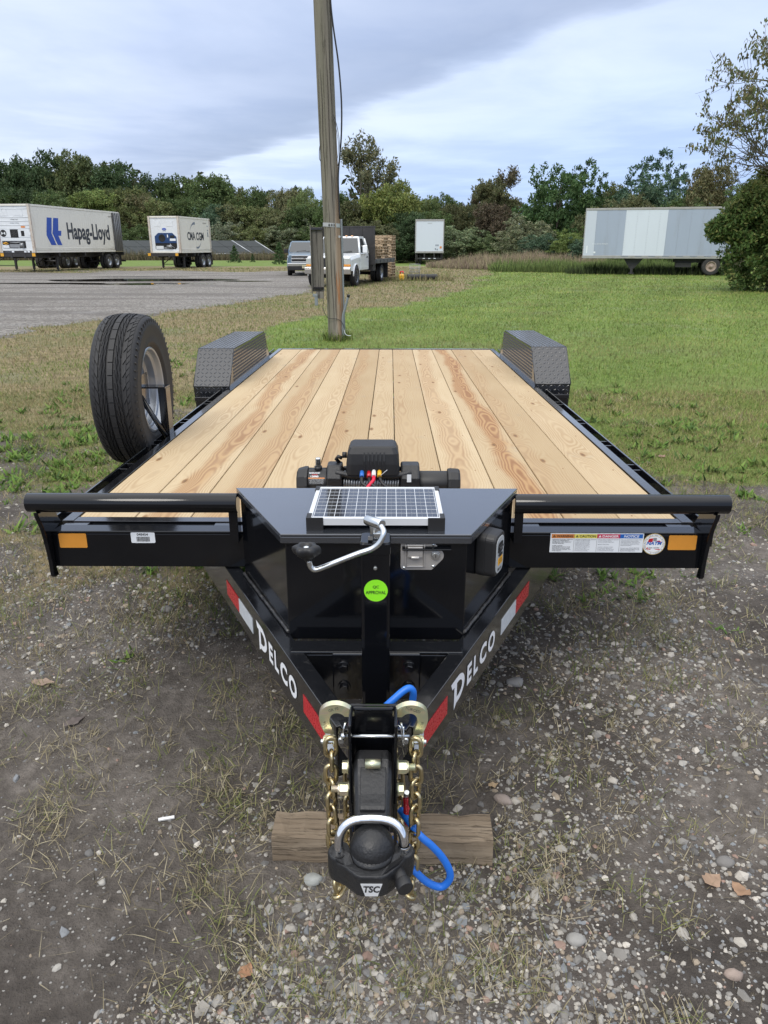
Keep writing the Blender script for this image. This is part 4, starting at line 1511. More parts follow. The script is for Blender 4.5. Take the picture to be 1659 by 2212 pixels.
# ------------------------------------------------------------------ toolbox in the tongue
zl = 0.155
fx0, fx1, fy = -0.230, 0.2455, -0.566
bx0, bx1, by = -0.423, 0.427, -0.178
zb = -0.155
mb = MB()
mb.prism([(fx0, fy), (fx1, fy), (bx1, by), (bx0, by)], zb, zl - 0.006, 'z')
TBX = mb.build('toolbox', M['black'], T, bevel=0.003)
mb = MB()
lip = [(fx0 - 0.010, fy - 0.012), (fx1 + 0.010, fy - 0.012), (bx1 + 0.014, by + 0.012), (bx0 - 0.014, by + 0.012)]
mb.prism(lip, zl - 0.005, zl + 0.002, 'z')
n = len(lip)
for i in (0, 1, 3):
    a, b = Vector(lip[i]), Vector(lip[(i + 1) % n])
    d = (b - a).normalized()
    nn = Vector((-d.y, d.x))
    a2, b2_ = a + d * 0.001, b - d * 0.001
    mb.prism([tuple(a2), tuple(b2_), tuple(b2_ + nn * 0.004), tuple(a2 + nn * 0.004)], zl - 0.024, zl - 0.0052, 'z')
LID = mb.build('lid', M['lid'], TBX, bevel=0.0025)

# weld beads where the box meets the tongue, and along the tube ends
for pts_ in ([(fx0 - 0.002, fy, -0.132), (0, 0, 0), (bx0 - 0.001, by - 0.01, -0.124)], [(fx1 + 0.002, fy, -0.132), (0, 0, 0), (bx1 + 0.001, by - 0.01, -0.124)]):
    mb = MB()
    a_, c_ = Vector(pts_[0]), Vector(pts_[2])
    n_ = 60
    mb.tube([a_.lerp(c_, q / n_) + Vector((rng.normal(0, 0.0006), 0, rng.normal(0, 0.0008))) for q in range(n_ + 1)], [0.0042 + 0.0014 * (q % 2) for q in range(n_ + 1)], 6)
    mb.build('weld_bead', M['weld'], TBX)

# slam latch
yl = fy - 0.0005
mb = MB()
lp = []
for x_, z_, r_, a0, a1 in ((0.084, 0.092, 0.010, 90, 180), (0.084, 0.026, 0.010, 180, 270), (0.158, 0.022, 0.006, 270, 315), (0.173, 0.0585, 0.020, -35, 35), (0.158, 0.096, 0.006, 45, 90)):
    for q in range(5):
        a = R(a0 + (a1 - a0) * q / 4)
        lp.append((x_ + r_ * math.cos(a), z_ + r_ * math.sin(a)))
mb.prism(lp, yl - 0.003, yl, 'y')
LT = mb.build('latch', M['stainless'], TBX, bevel=0.001)
mb = MB()
for (xa, xb, za, zz) in ((0.086, 0.090, 0.026, 0.093), (0.137, 0.141, 0.026, 0.093), (0.0905, 0.1365, 0.089, 0.093), (0.0905, 0.1365, 0.026, 0.030)):
    mb.b2(xa, xb, yl - 0.0085, yl - 0.003, za, zz)
mb.build('latch_rim', M['stainless'], LT, bevel=0.0015)
mb = MB()
mb.b2(0.091, 0.136, yl - 0.0042, yl - 0.0031, 0.0305, 0.0885)
mb.build('latch_cup', M['stainless'], LT)
mb = MB()
mb.b2(0.0925, 0.1345, yl - 0.0125, yl - 0.0044, 0.056, 0.0875)
mb.cyl((0.102, yl - 0.0105, 0.056), (0.125, yl - 0.0105, 0.056), 0.0055, 14)
mb.build('paddle', M['stainless'], LT, bevel=0.002)
mb = MB()
mb.cyl((0.170, yl - 0.003, 0.060), (0.170, yl - 0.009, 0.060), 0.0128, 26)
mb.cyl((0.170, yl - 0.009, 0.060), (0.170, yl - 0.0105, 0.060), 0.009, 22)
mb.build('lock_cylinder', M['zinc'], LT, bevel=0.001)
mb = MB()
mb.b2(0.1693, 0.1707, yl - 0.0112, yl - 0.0104, 0.055, 0.065)
mb.build('keyhole', M['dark'], LT)
for bx_, bz_ in ((0.084, 0.0225), (0.163, 0.092), (0.164, 0.0275)):
    mb = MB()
    mb.lathe([(0.0001, -0.0035), (0.003, -0.003), (0.0048, 0)], 12, 'y', (bx_, yl - 0.003, bz_))
    mb.build('rivet', M['zinc'], LT)
mb = MB()
mb.prism([(fy - 0.001, 0.083), (fy - 0.018, 0.079), (fy - 0.018, 0.083), (fy - 0.001, 0.0875)], 0.078, 0.212, 'x')
dl_ = mb.build('drip_lip', M['black'], TBX, bevel=0.001)
for o in (LT, dl_):          # set to the height of the lock plate on the box front
    o.scale = (0.9555, 1, 0.9525)
    o.location = (0.002, 0, 0.0389)

# key box with dial on the right-hand slope of the toolbox
sd = Vector((bx1 - fx1, by - fy, 0)).normalized()
sn = Vector((sd.y, -sd.x, 0))
up = Vector((0, 0, 1))
org = Vector((fx1, fy, 0)) + sd * 0.118 + up * 0.067
KM = Matrix((sd, up, sn)).transposed()            # local x along the side, y up, z outward


def rrect(w, h, r, seg=6, neck=0.0):
    pts = []
    for cx, cy, a0 in ((w / 2 - r, h / 2 - r, 0), (-w / 2 + r, h / 2 - r, 90), (-w / 2 + r, -h / 2 + r, 180), (w / 2 - r, -h / 2 + r, 270)):
        for q in range(seg + 1):
            a = R(a0 + 90 * q / seg)
            pts.append((cx + r * math.cos(a), cy + r * math.sin(a)))
    return pts


def kring(sx, sy, z):
    return [org + KM @ Vector((a * sx, b * sy, z)) for a, b in rrect(0.086, 0.124, 0.020)]


mb = MB()
mb.loft([kring(0.94, 0.96, 0.0), kring(1, 1, 0.003), kring(1.02, 1.01, 0.026), kring(0.985, 0.99, 0.0265), kring(1.0, 1.0, 0.028), kring(0.98, 0.98, 0.049), kring(0.93, 0.94, 0.055), kring(0.88, 0.92, 0.0555)], smooth=False)
KB = mb.build('key_box', M['plastic'], TBX, bevel=0.001)
mb = MB()
mb.loft([[org + KM @ Vector((a, b - 0.002, z)) for a, b in rrect(0.066, 0.104, 0.022)] for z in (0.0556, 0.0572)])
mb.build('face_plate', M['greytrim'], KB, bevel=0.0005)
mb = MB()
mb.loft([[org + KM @ Vector((a, b + 0.020, z)) for a, b in rrect(0.042, 0.030, 0.008)] for z in (0.0573, 0.0585)])
mb.build('dial_window', M['dark'], KB)
mb = MB()
for q in range(4):
    mb.cyl(org + KM @ Vector((-0.015 + q * 0.009, 0.020, 0.0565)), org + KM @ Vector((-0.009 + q * 0.009, 0.020, 0.0565)), 0.0052, 12)
mb.build('dial_wheels', M['plastic'], KB)
for q in range(4):
    text('0', 'lettering', M['white'], KB, org + KM @ Vector((-0.012 + q * 0.009, 0.020, 0.0618)), sd, up, 0.0045)
mb = MB()
mb.loft([[org + KM @ Vector((a, b - 0.001, z)) for a, b in rrect(0.028, 0.007, 0.003)] for z in (0.0573, 0.0605)])
mb.build('slide_button', M['plastic'], KB)
mb = MB()
mb.loft([[org + KM @ Vector((a + 0.004, b - 0.021, z)) for a, b in rrect(0.040, 0.022, 0.001)] for z in (0.0573, 0.0577)])
kl = mb.build('amber_label', M['amberlabel'], KB)
text('SET YOUR\nOWN CODE', 'lettering', M['ink'], kl, org + KM @ Vector((0.004, -0.021, 0.058)), sd, up, 0.013, 0.030)
text('Master', 'lettering', M['ink'], KB, org + KM @ Vector((0.0, -0.043, 0.0573)), sd, up, None, 0.034, bold=0.01, shear=0.2)

# ------------------------------------------------------------------ solar panel on the lid
zp = 0.190
sx0, sx1, sy0, sy1 = -0.173, 0.186, -0.545, -0.262
mb = MB()
mb.b2(sx0, sx1, sy0, sy0 + 0.012, zp - 0.020, zp)
mb.b2(sx0, sx1, sy1 - 0.012, sy1, zp - 0.020, zp)
mb.b2(sx0, sx0 + 0.012, sy0 + 0.0121, sy1 - 0.0121, zp - 0.020, zp)
mb.b2(sx1 - 0.012, sx1, sy0 + 0.0121, sy1 - 0.0121, zp - 0.020, zp)
SP = mb.build('solar_panel', M['alu'], T, bevel=0.0008)
mb = MB()
mb.b2(sx0 + 0.0121, sx1 - 0.0121, sy0 + 0.0121, sy1 - 0.0121, zp - 0.012, zp - 0.002)
mb.build('solar_cells', M['cell'], SP)
mb = MB()
cw = (sx1 - sx0 - 0.030) / 12
for i in range(13):
    xg = sx0 + 0.015 + i * cw
    mb.b2(xg - 0.00055, xg + 0.00055, sy0 + 0.014, sy1 - 0.014, zp - 0.0019, zp - 0.0015)
for j in range(9):
    yg = sy0 + 0.016 + j * (sy1 - sy0 - 0.032) / 8
    mb.b2(sx0 + 0.014, sx1 - 0.014, yg - 0.0005, yg + 0.0005, zp - 0.0018, zp - 0.0014)
mb.build('grid_lines', M['label'], SP)
mb = MB()
for i in range(12):
    xg = sx0 + 0.015 + (i + 0.5) * cw
    for j in range(8):
        yg = sy0 + 0.016 + (j + 0.5) * (sy1 - sy0 - 0.032) / 8
        for q in (-0.011, -0.004, 0.003, 0.010):
            mb.b2(xg - 0.0003, xg + 0.0003, yg + q - 0.0025, yg + q + 0.0025, zp - 0.0019, zp - 0.0016)
mb.build('busbars', M['greyink'], SP)
for cx_, sx_ in ((sx0, 1), (sx1, -1)):
    for cy_, sy_ in ((sy0, 1), (sy1, -1)):
        mb = MB()
        xo, yo = cx_ - sx_ * 0.003, cy_ - sy_ * 0.003
        mb.b2(xo, cx_ + sx_ * 0.042, yo, cy_ - sy_ * 0.0001, zl + 0.004, zp + 0.002)
        mb.b2(xo, cx_ - sx_ * 0.0001, cy_ - sy_ * 0.0001, cy_ + sy_ * 0.036, zl + 0.004, zp + 0.002)
        mb.b2(cx_, cx_ + sx_ * 0.010, cy_, cy_ + sy_ * 0.036, zp + 0.0001, zp + 0.002)
        mb.b2(xo, cx_ + sx_ * 0.042, yo, cy_ + sy_ * 0.03, zl + 0.0021, zl + 0.0040)
        mb.build('corner_bracket', M['plastic'], SP, bevel=0.0006)

# ------------------------------------------------------------------ winch
wy = 0.215
mb = MB()
for xa, xb in ((-0.183, -0.128), (0.082, 0.150)):
    rings = []
    for x_, sc_ in ((xa, 0.92), (xa + 0.006, 1.0), (xb - 0.006, 1.0), (xb, 0.92)):
        rg = []
        for k in range(8):
            a = PI / 8 + k * PI / 4
            rg.append((x_, wy + 0.074 * sc_ * math.cos(a), 0.070 + 0.070 * sc_ * math.sin(a)))
        rings.append(rg)
    mb.loft(rings)
    mb.b2(xa, xb, wy - 0.075, wy + 0.075, 0.004, 0.02)
mb.tube([(-0.15, wy - 0.045, 0.112), (-0.09, wy - 0.05, 0.100), (0.0, wy - 0.052, 0.104), (0.06, wy - 0.05, 0.100), (0.12, wy - 0.045, 0.112)], 0.012, 8)
mb.cyl((-0.128, wy + 0.05, 0.10), (0.082, wy + 0.05, 0.10), 0.010, 12)
WN = mb.build('winch', M['castiron'], T, bevel=0.003)
mb = MB()
mb.cyl((-0.252, wy, 0.064), (-0.1832, wy, 0.064), 0.052, 36)
mb.build('gear_housing', M['plastic'], WN)
mb = MB()
rg = []
for x_, r_ in ((-0.293, 0.044), (-0.289, 0.052), (-0.262, 0.060), (-0.2521, 0.060)):
    rg.append([(x_, wy + r_ * math.cos(2 * PI * k / 10), 0.062 + r_ * math.sin(2 * PI * k / 10)) for k in range(10)])
mb.loft(rg)
mb.build('end_cap', M['plastic'], WN, bevel=0.003)
mb = MB()
mb.cyl((0.1502, wy, 0.060), (0.252, wy, 0.060), 0.045, 36)
mb.build('motor', M['plastic'], WN, bevel=0.002)
mb = MB()
rg = []
for x_, r_ in ((0.2521, 0.054), (0.262, 0.057), (0.290, 0.055), (0.297, 0.048)):
    rg.append([(x_, wy + r_ * math.cos(2 * PI * k / 12), 0.060 + r_ * math.sin(2 * PI * k / 12)) for k in range(12)])
mb.loft(rg)
mb.build('end_cap', M['plastic'], WN, bevel=0.002)
mb = MB()
mb.cyl((-0.1278, wy, 0.060), (0.0818, wy, 0.060), 0.036, 24)
mb.build('drum', M['castiron'], WN)
for k in range(22):                       # the wraps of rope on the drum
    mb = MB()
    x_ = -0.122 + k * 0.0093
    mb.tube([(x_ + 0.0022 * math.sin(a * 1.0), wy + 0.0415 * math.cos(a), 0.060 + 0.0415 * math.sin(a)) for a in [2 * PI * q / 22 for q in range(22)]], 0.0047, 6, closed=True)
    rp = mb.build('rope_wrap', M['rope'], WN)
mb = MB()
rg = []
for z_, sx_, sy_ in ((0.108, 1.0, 1.0), (0.148, 0.99, 0.98), (0.184, 0.95, 0.92), (0.204, 0.86, 0.80), (0.209, 0.78, 0.72)):
    rg.append([(-0.017 + a * sx_, wy + 0.005 + b * sy_, z_) for a, b in rrect(0.190, 0.150, 0.018, 2)])
mb.loft(rg)
for q in range(6):
    x_ = -0.050 + q * 0.014
    mb.prism([(wy - 0.072, 0.125), (wy - 0.0705, 0.160), (wy - 0.062, 0.192), (wy - 0.058, 0.192), (wy - 0.064, 0.125)], x_, x_ + 0.007, 'x')
CB = mb.build('control_box', M['plastic'], WN, bevel=0.003)
mb = MB()
mb.b2(-0.065, 0.030, wy - 0.0715, wy - 0.069, 0.109, 0.124)
mb.build('cable_opening', M['dark'], CB)
for x_, m_, hh in ((-0.055, M['bluewire'], 0.113), (-0.030, M['redtape'], 0.112), (-0.013, M['whitecap'], 0.116), (0.007, M['yellowcap'], 0.115)):
    mb = MB()
    mb.cyl((x_, wy - 0.068, hh + 0.008), (x_, wy - 0.092, hh - 0.004), 0.0078, 14)
    mb.build('terminal_cap', m_, CB)


def cable(nm, pts, r, m, par, seg=8, sub=6):
    """smooth catmull-rom tube through points"""
    P = [Vector(p) for p in pts]
    P = [P[0] * 2 - P[1]] + P + [P[-1] * 2 - P[-2]]
    out = []
    for i in range(1, len(P) - 2):
        for q in range(sub):
            t = q / sub
            a, b, c, d = P[i - 1:i + 3]
            out.append(0.5 * ((2 * b) + (c - a) * t + (2 * a - 5 * b + 4 * c - d) * t * t + (3 * b - a - 3 * c + d) * t ** 3))
    out.append(P[-2])
    b = MB()
    b.tube(out, r, seg)
    return b.build(nm, m, par)


cable('red_cable', [(-0.013, wy - 0.088, 0.110), (-0.015, wy - 0.11, 0.101), (-0.035, wy - 0.13, 0.08), (-0.062, wy - 0.16, 0.045), (-0.075, wy - 0.20, 0.01)], 0.0065, M['redwire'], WN)
cable('black_cable', [(-0.055, wy - 0.088, 0.108), (-0.052, wy - 0.115, 0.092), (-0.02, wy - 0.125, 0.078), (0.05, wy - 0.125, 0.064), (0.13, wy - 0.12, 0.060), (0.19, wy - 0.105, 0.062), (0.228, wy - 0.105, 0.050), (0.235, wy - 0.11, 0.010)], 0.0065, M['plastic'], WN)
cable('black_cable', [(-0.030, wy - 0.088, 0.106), (-0.022, wy - 0.118, 0.092), (0.02, wy - 0.135, 0.072), (0.09, wy - 0.140, 0.050), (0.16, wy - 0.125, 0.048), (0.21, wy - 0.11, 0.040), (0.225, wy - 0.12, 0.008)], 0.006, M['plastic'], WN)
cable('black_cable', [(0.007, wy - 0.088, 0.108), (0.020, wy - 0.115, 0.090), (0.055, wy - 0.125, 0.070), (0.11, wy - 0.13, 0.054), (0.18, wy - 0.115, 0.054), (0.222, wy - 0.105, 0.046), (0.240, wy - 0.10, 0.012)], 0.006, M['plastic'], WN)
cable('cable_tie', [(0.012, wy - 0.096, 0.116), (0.022, wy - 0.105, 0.128), (0.034, wy - 0.110, 0.140)], 0.0013, M['label'], WN, 5)
mb = MB()
mb.b2(0.108, 0.113, wy - 0.150, wy - 0.108, 0.044, 0.072)
mb.build('cable_tie', M['label'], WN, bevel=0.002)
mb = MB()
mb.cyl((-0.215, wy - 0.01, 0.110), (-0.215, wy - 0.01, 0.126), 0.014, 16)
mb.build('lever_base', M['plastic'], WN)
mb = MB()
mb.box((-0.215, wy - 0.012, 0.142), (0.020, 0.016, 0.032), taper=(0.9, 0.9))
mb.build('clutch_lever', M['zinc'], WN, bevel=0.004)
# curved decal on the gear housing
mb = MB()
vs, fs = [], []
for i in range(9):
    a = R(100 + 75 * i / 8)
    for x_ in (-0.249, -0.186):
        vs.append((x_, wy + 0.0526 * math.cos(a), 0.064 + 0.0526 * math.sin(a)))
for i in range(8):
    fs.append((2 * i, 2 * i + 1, 2 * i + 3, 2 * i + 2))
mb.add(vs, fs, True)
dcl = mb.build('decal', M['ink'], WN)


def on_drum(s, a, h, w, m, x=-0.2185, **kw):
    a = R(a)
    text(s, 'lettering', m, dcl, (x, wy + 0.0537 * math.cos(a), 0.064 + 0.0537 * math.sin(a)), (1, 0, 0), (0, math.sin(a), -math.cos(a)), h, w, **kw)


on_drum('BADLAND', 128, 0.0058, 0.038, M['white'], x=-0.226, bold=0.02)
on_drum('ZXR', 136, 0.0052, 0.022, M['redtape'], x=-0.226, bold=0.02)
on_drum('12000', 143, 0.0066, 0.028, M['white'], x=-0.226, bold=0.03)
mb = MB()
vs = []
for a in (147.5, 151.5):
    a = R(a)
    for x_ in (-0.2485, -0.190):
        vs.append((x_, wy + 0.0532 * math.cos(a), 0.064 + 0.0532 * math.sin(a)))
mb.add(vs, [(0, 1, 3, 2)])
mb.build('decal_band', M['orange'], dcl)
for q, a in enumerate((155, 159, 163, 167, 171)):
    on_drum(['To prevent serious injury from', 'cable snap, wear gloves and', 'stand clear of the cable.', 'Read the instructions before', 'use and keep hands away.'][q], a, 0.0026, 0.050, M['label'])
# plate behind the winch, cranked lever clip
mb = MB()
mb.b2(-0.20, 0.17, wy - 0.095, wy + 0.095, 0.0036, 0.0078)
mb.build('winch_plate', M['frame'], WN, bevel=0.001)
mb = MB()
mb.tube([(-0.135, wy + 0.02, 0.125), (-0.150, wy + 0.0, 0.150), (-0.143, wy - 0.01, 0.162), (-0.130, wy - 0.005, 0.155)], 0.007, 8)
mb.cyl((-0.128, wy, 0.165), (-0.112, wy, 0.165), 0.011, 12)
mb.build('plug_cover', M['plastic'], WN)
mb = MB()
mb.b2(0.104, 0.119, wy - 0.0735, wy - 0.0725, 0.085, 0.113)
ql = mb.build('small_label', M['label'], WN)

# ------------------------------------------------------------------ jack
jx, jy = 0.010, -0.716
mb = MB()
mb.loft([[(jx + a, jy + b, z) for a, b in rrect(0.070, 0.070, 0.008, 3)] for z in (-0.50, 0.196)])
JK = mb.build('jack', M['black'], T, bevel=0.002)
mb = MB()
mb.loft([[(jx + a * k_, jy + b * k_, z) for a, b in rrect(0.073, 0.073, 0.010, 3)] for z, k_ in ((0.170, 1), (0.196, 1), (0.201, 0.93))])
mb.build('jack_cap', M['black'], JK, bevel=0.001)
mb = MB()
mb.b2(jx - 0.027, jx + 0.027, jy - 0.027, jy + 0.027, -0.585, -0.50)
mb.b2(jx - 0.06, jx + 0.06, jy - 0.06, jy + 0.06, -0.594, -0.5855)
mb.build('jack_foot', M['frame'], JK, bevel=0.002)
# pivot, crank and grip
mb = MB()
mb.cyl((jx - 0.001, jy, 0.200), (jx - 0.001, jy, 0.240), 0.013, 16)
mb.b2(jx - 0.006, jx + 0.018, jy - 0.016, jy + 0.012, 0.201, 0.218)
mb.build('pivot_post', M['zinc'], JK, bevel=0.002)
mb = MB()
mb.cyl((-0.010, jy - 0.008, 0.249), (0.026, jy - 0.048, 0.251), 0.0125, 20)
mb.build('crank_socket', M['zinc'], JK, bevel=0.002)
mb = MB()
mb.cyl((jx - 0.017, jy - 0.030, 0.207), (jx - 0.006, jy - 0.030, 0.207), 0.0095, 6, smooth=False)
mb.build('pivot_bolt', M['frame'], JK)
cable('crank', [(0.024, jy - 0.060, 0.252), (0.030, jy - 0.078, 0.243), (0.022, jy - 0.084, 0.222), (0.004, jy - 0.085, 0.206), (-0.03, jy - 0.085, 0.193), (-0.08, jy - 0.085, 0.172), (-0.115, jy - 0.085, 0.157), (-0.130, jy - 0.085, 0.154), (-0.138, jy - 0.085, 0.162), (-0.141, jy - 0.085, 0.176)], 0.0068, M['zinc'], JK, 12, 8)
mb = MB()
kn = []
for z_, r_ in ((0.172, 0.0105), (0.186, 0.0135), (0.190, 0.022), (0.197, 0.029), (0.206, 0.0305), (0.214, 0.028), (0.218, 0.021), (0.2175, 0.015), (0.211, 0.013), (0.2105, 0.001)):
    ring = []
    for k in range(36):
        a = 2 * PI * k / 36
        lob = 1 + (0.13 * math.cos(6 * a) if 0.018 < r_ else 0)
        ring.append(Vector((-0.1435 + r_ * lob * math.cos(a) + (z_ - 0.19) * -0.12, jy - 0.085 + r_ * lob * math.sin(a) - (z_ - 0.19) * 0.35, z_)))
    kn.append(ring)
mb.loft(kn, smooth=True)
mb.build('crank_knob', M['plastic'], JK)
mb = MB()
mb.lathe([(0.0001, 0.004), (0.006, 0.003), (0.0075, 0)], 14, 'z', (-0.146, jy - 0.092, 0.2112))
mb.build('knob_screw', M['zinc'], JK)
yq = jy - 0.0352
mb = MB()
mb.cyl((jx, yq, 0.1375), (jx, yq - 0.005, 0.1375), 0.0045, 10)
mb.cyl((jx, yq - 0.005, 0.1375), (jx, yq - 0.008, 0.1375), 0.0028, 10)
mb.build('grease_nipple', M['zinc'], JK)
qc = disc('round_sticker', (jx + 0.001, 0.078), 0.0285, M['green'], JK, 0.0006, yq, seg=48)
text('QC', 'lettering', M['ink'], qc, (jx + 0.001, yq - 0.0008, 0.0875), FR, FU, 0.0085, bold=0.012)
text('APPROVAL', 'lettering', M['ink'], qc, (jx + 0.001, yq - 0.0008, 0.0735), FR, FU, 0.0088, 0.049, bold=0.012)

# ------------------------------------------------------------------ coupler: channel, casting, pins
mb = MB()
cx = 0.010
mb.b2(cx - 0.052, cx + 0.052, -1.000, -0.990, -0.42, -0.078)
mb.b2(cx - 0.052, cx - 0.044, -1.075, -1.0001, -0.42, -0.078)
mb.b2(cx + 0.044, cx + 0.052, -1.075, -1.0001, -0.42, -0.078)
mb.b2(cx - 0.0439, cx + 0.0439, -1.010, -1.0001, -0.088, -0.078)
CP = mb.build('coupler_channel', M['black'], T, bevel=0.004)
# cast coupler between the flanges: lofted from the forked heel down to the socket
rings = []
for y_, zt, zb_, w in ((-1.030, -0.168, -0.255, 0.040), (-1.060, -0.170, -0.275, 0.0415), (-1.085, -0.190, -0.285, 0.040), (-1.120, -0.213, -0.285, 0.037), (-1.150, -0.223, -0.290, 0.036), (-1.170, -0.225, -0.295, 0.036)):
    rings.append([(cx - w, y_, zb_), (cx + w, y_, zb_), (cx + w, y_, zt - 0.010), (cx + w * 0.78, y_, zt), (cx - w * 0.78, y_, zt), (cx - w, y_, zt - 0.010)])
mb = MB()
mb.loft(rings)
CC = mb.build('coupler_casting', M['castiron'], CP, bevel=0.003)
mb = MB()
mb.sphere((cx + 0.001, -1.200, -0.272), 0.0445, 36, 20)
mb.cyl((cx + 0.001, -1.200, -0.318), (cx + 0.001, -1.200, -0.272), 0.0445, 36)
mb.build('coupler_socket', M['castiron'], CP)
# raised latch bar along the top of the casting
rings = []
for y_, zt, w in ((-1.073, -0.179, 0.027), (-1.095, -0.190, 0.027), (-1.125, -0.206, 0.026), (-1.152, -0.213, 0.026), (-1.158, -0.217, 0.025)):
    rings.append([(cx + 0.001 - w, y_, zt - 0.02), (cx + 0.001 + w, y_, zt - 0.02), (cx + 0.001 + w, y_, zt), (cx + 0.001 - w, y_, zt)])
mb = MB()
mb.loft(rings)
mb.build('latch_bar', M['castiron'], CC, bevel=0.002)
text('DEMCO', 'lettering', M['castiron'], CC, (cx, -1.140, -0.2085), (1, 0, 0), (0, 0.92, 0.38), 0.008, 0.036, depth=0.0012)
mb = MB()
mb.cyl((cx - 0.016, -1.0745, -0.171), (cx + 0.016, -1.0745, -0.171), 0.010, 16)
mb.build('cross_pin', M['yzinc'], CC)
mb = MB()
mb.b2(cx - 0.018, cx + 0.018, -1.070, -1.036, -0.169, -0.1655)
mb.build('fork_slot', M['dark'], CC)


def hexbolt(y_, z_, head_left):
    s = -1 if head_left else 1
    b = MB()
    b.cyl((cx + s * 0.0525, y_, z_), (cx + s * 0.0545, y_, z_), 0.0155, 20)
    b.cyl((cx + s * 0.0545, y_, z_), (cx + s * 0.066, y_, z_), 0.0135, 6, smooth=False)
    b.cyl((cx - s * 0.0525, y_, z_), (cx - s * 0.0545, y_, z_), 0.0160, 20)
    b.cyl((cx - s * 0.0545, y_, z_), (cx - s * 0.072, y_, z_), 0.0145, 6, smooth=False)
    b.cyl((cx - s * 0.072, y_, z_), (cx - s * 0.076, y_, z_), 0.0125, 16)
    for q in range(6):
        b.cyl((cx - s * (0.076 + q * 0.0024), y_, z_), (cx - s * (0.0782 + q * 0.0024), y_, z_), 0.0082, 14, r2=0.0068)
    b.build('coupler_bolt', M['yzinc'], CP, bevel=0.0008)


hexbolt(-1.052, -0.196, True)
hexbolt(-1.056, -0.250, False)
# wire-lock pin across the channel
mb = MB()
mb.cyl((cx - 0.066, -1.068, -0.107), (cx + 0.076, -1.068, -0.107), 0.0036, 12)
mb.cyl((cx - 0.066, -1.068, -0.107), (cx - 0.058, -1.068, -0.107), 0.006, 12)
mb.build('lock_pin', M['zinc'], CP)
cable('pin_wire', [(cx + 0.064, -1.066, -0.085), (cx + 0.064, -1.075, -0.105), (cx + 0.064, -1.075, -0.125), (cx + 0.058, -1.072, -0.085), (cx + 0.052, -1.066, -0.082)], 0.0014, M['zinc'], CP, 6)

# ------------------------------------------------------------------ safety chains with hooks
lm = MB()
la, lr, lw = 0.0105, 0.0118, 0.0050
lp_ = []
for k in range(9):
    a = PI * k / 8
    lp_.append((lr * math.cos(a), 0, la + lr * math.sin(a)))
for k in range(9):
    a = PI + PI * k / 8
    lp_.append((lr * math.cos(a), 0, -la + lr * math.sin(a)))
lm.tube(lp_, lw, 8, closed=True)
link_me = lm.mesh('chain_link', M['chain'])


def chain(pts, parent, turn0=0.0):
    P = [Vector(p) for p in pts]
    seg = [(P[i + 1] - P[i]).length for i in range(len(P) - 1)]
    tot = sum(seg)
    step = 0.0335
    n = int(tot / step)

    def at(s):
        for i, L_ in enumerate(seg):
            if s <= L_:
                return P[i].lerp(P[i + 1], s / L_), (P[i + 1] - P[i]).normalized()
            s -= L_
        return P[-1], (P[-1] - P[-2]).normalized()
    for k in range(n):
        p, d = at((k + 0.5) * step)
        q = d.to_track_quat('Z', 'Y')
        e = (q.to_matrix() @ Matrix.Rotation(turn0 + (PI / 2) * (k % 2) + rng.uniform(-0.2, 0.2), 3, 'Z')).to_euler()
        inst('chain_link', link_me, parent, p + Vector((rng.uniform(-0.001, 0.001), 0, 0)), e)


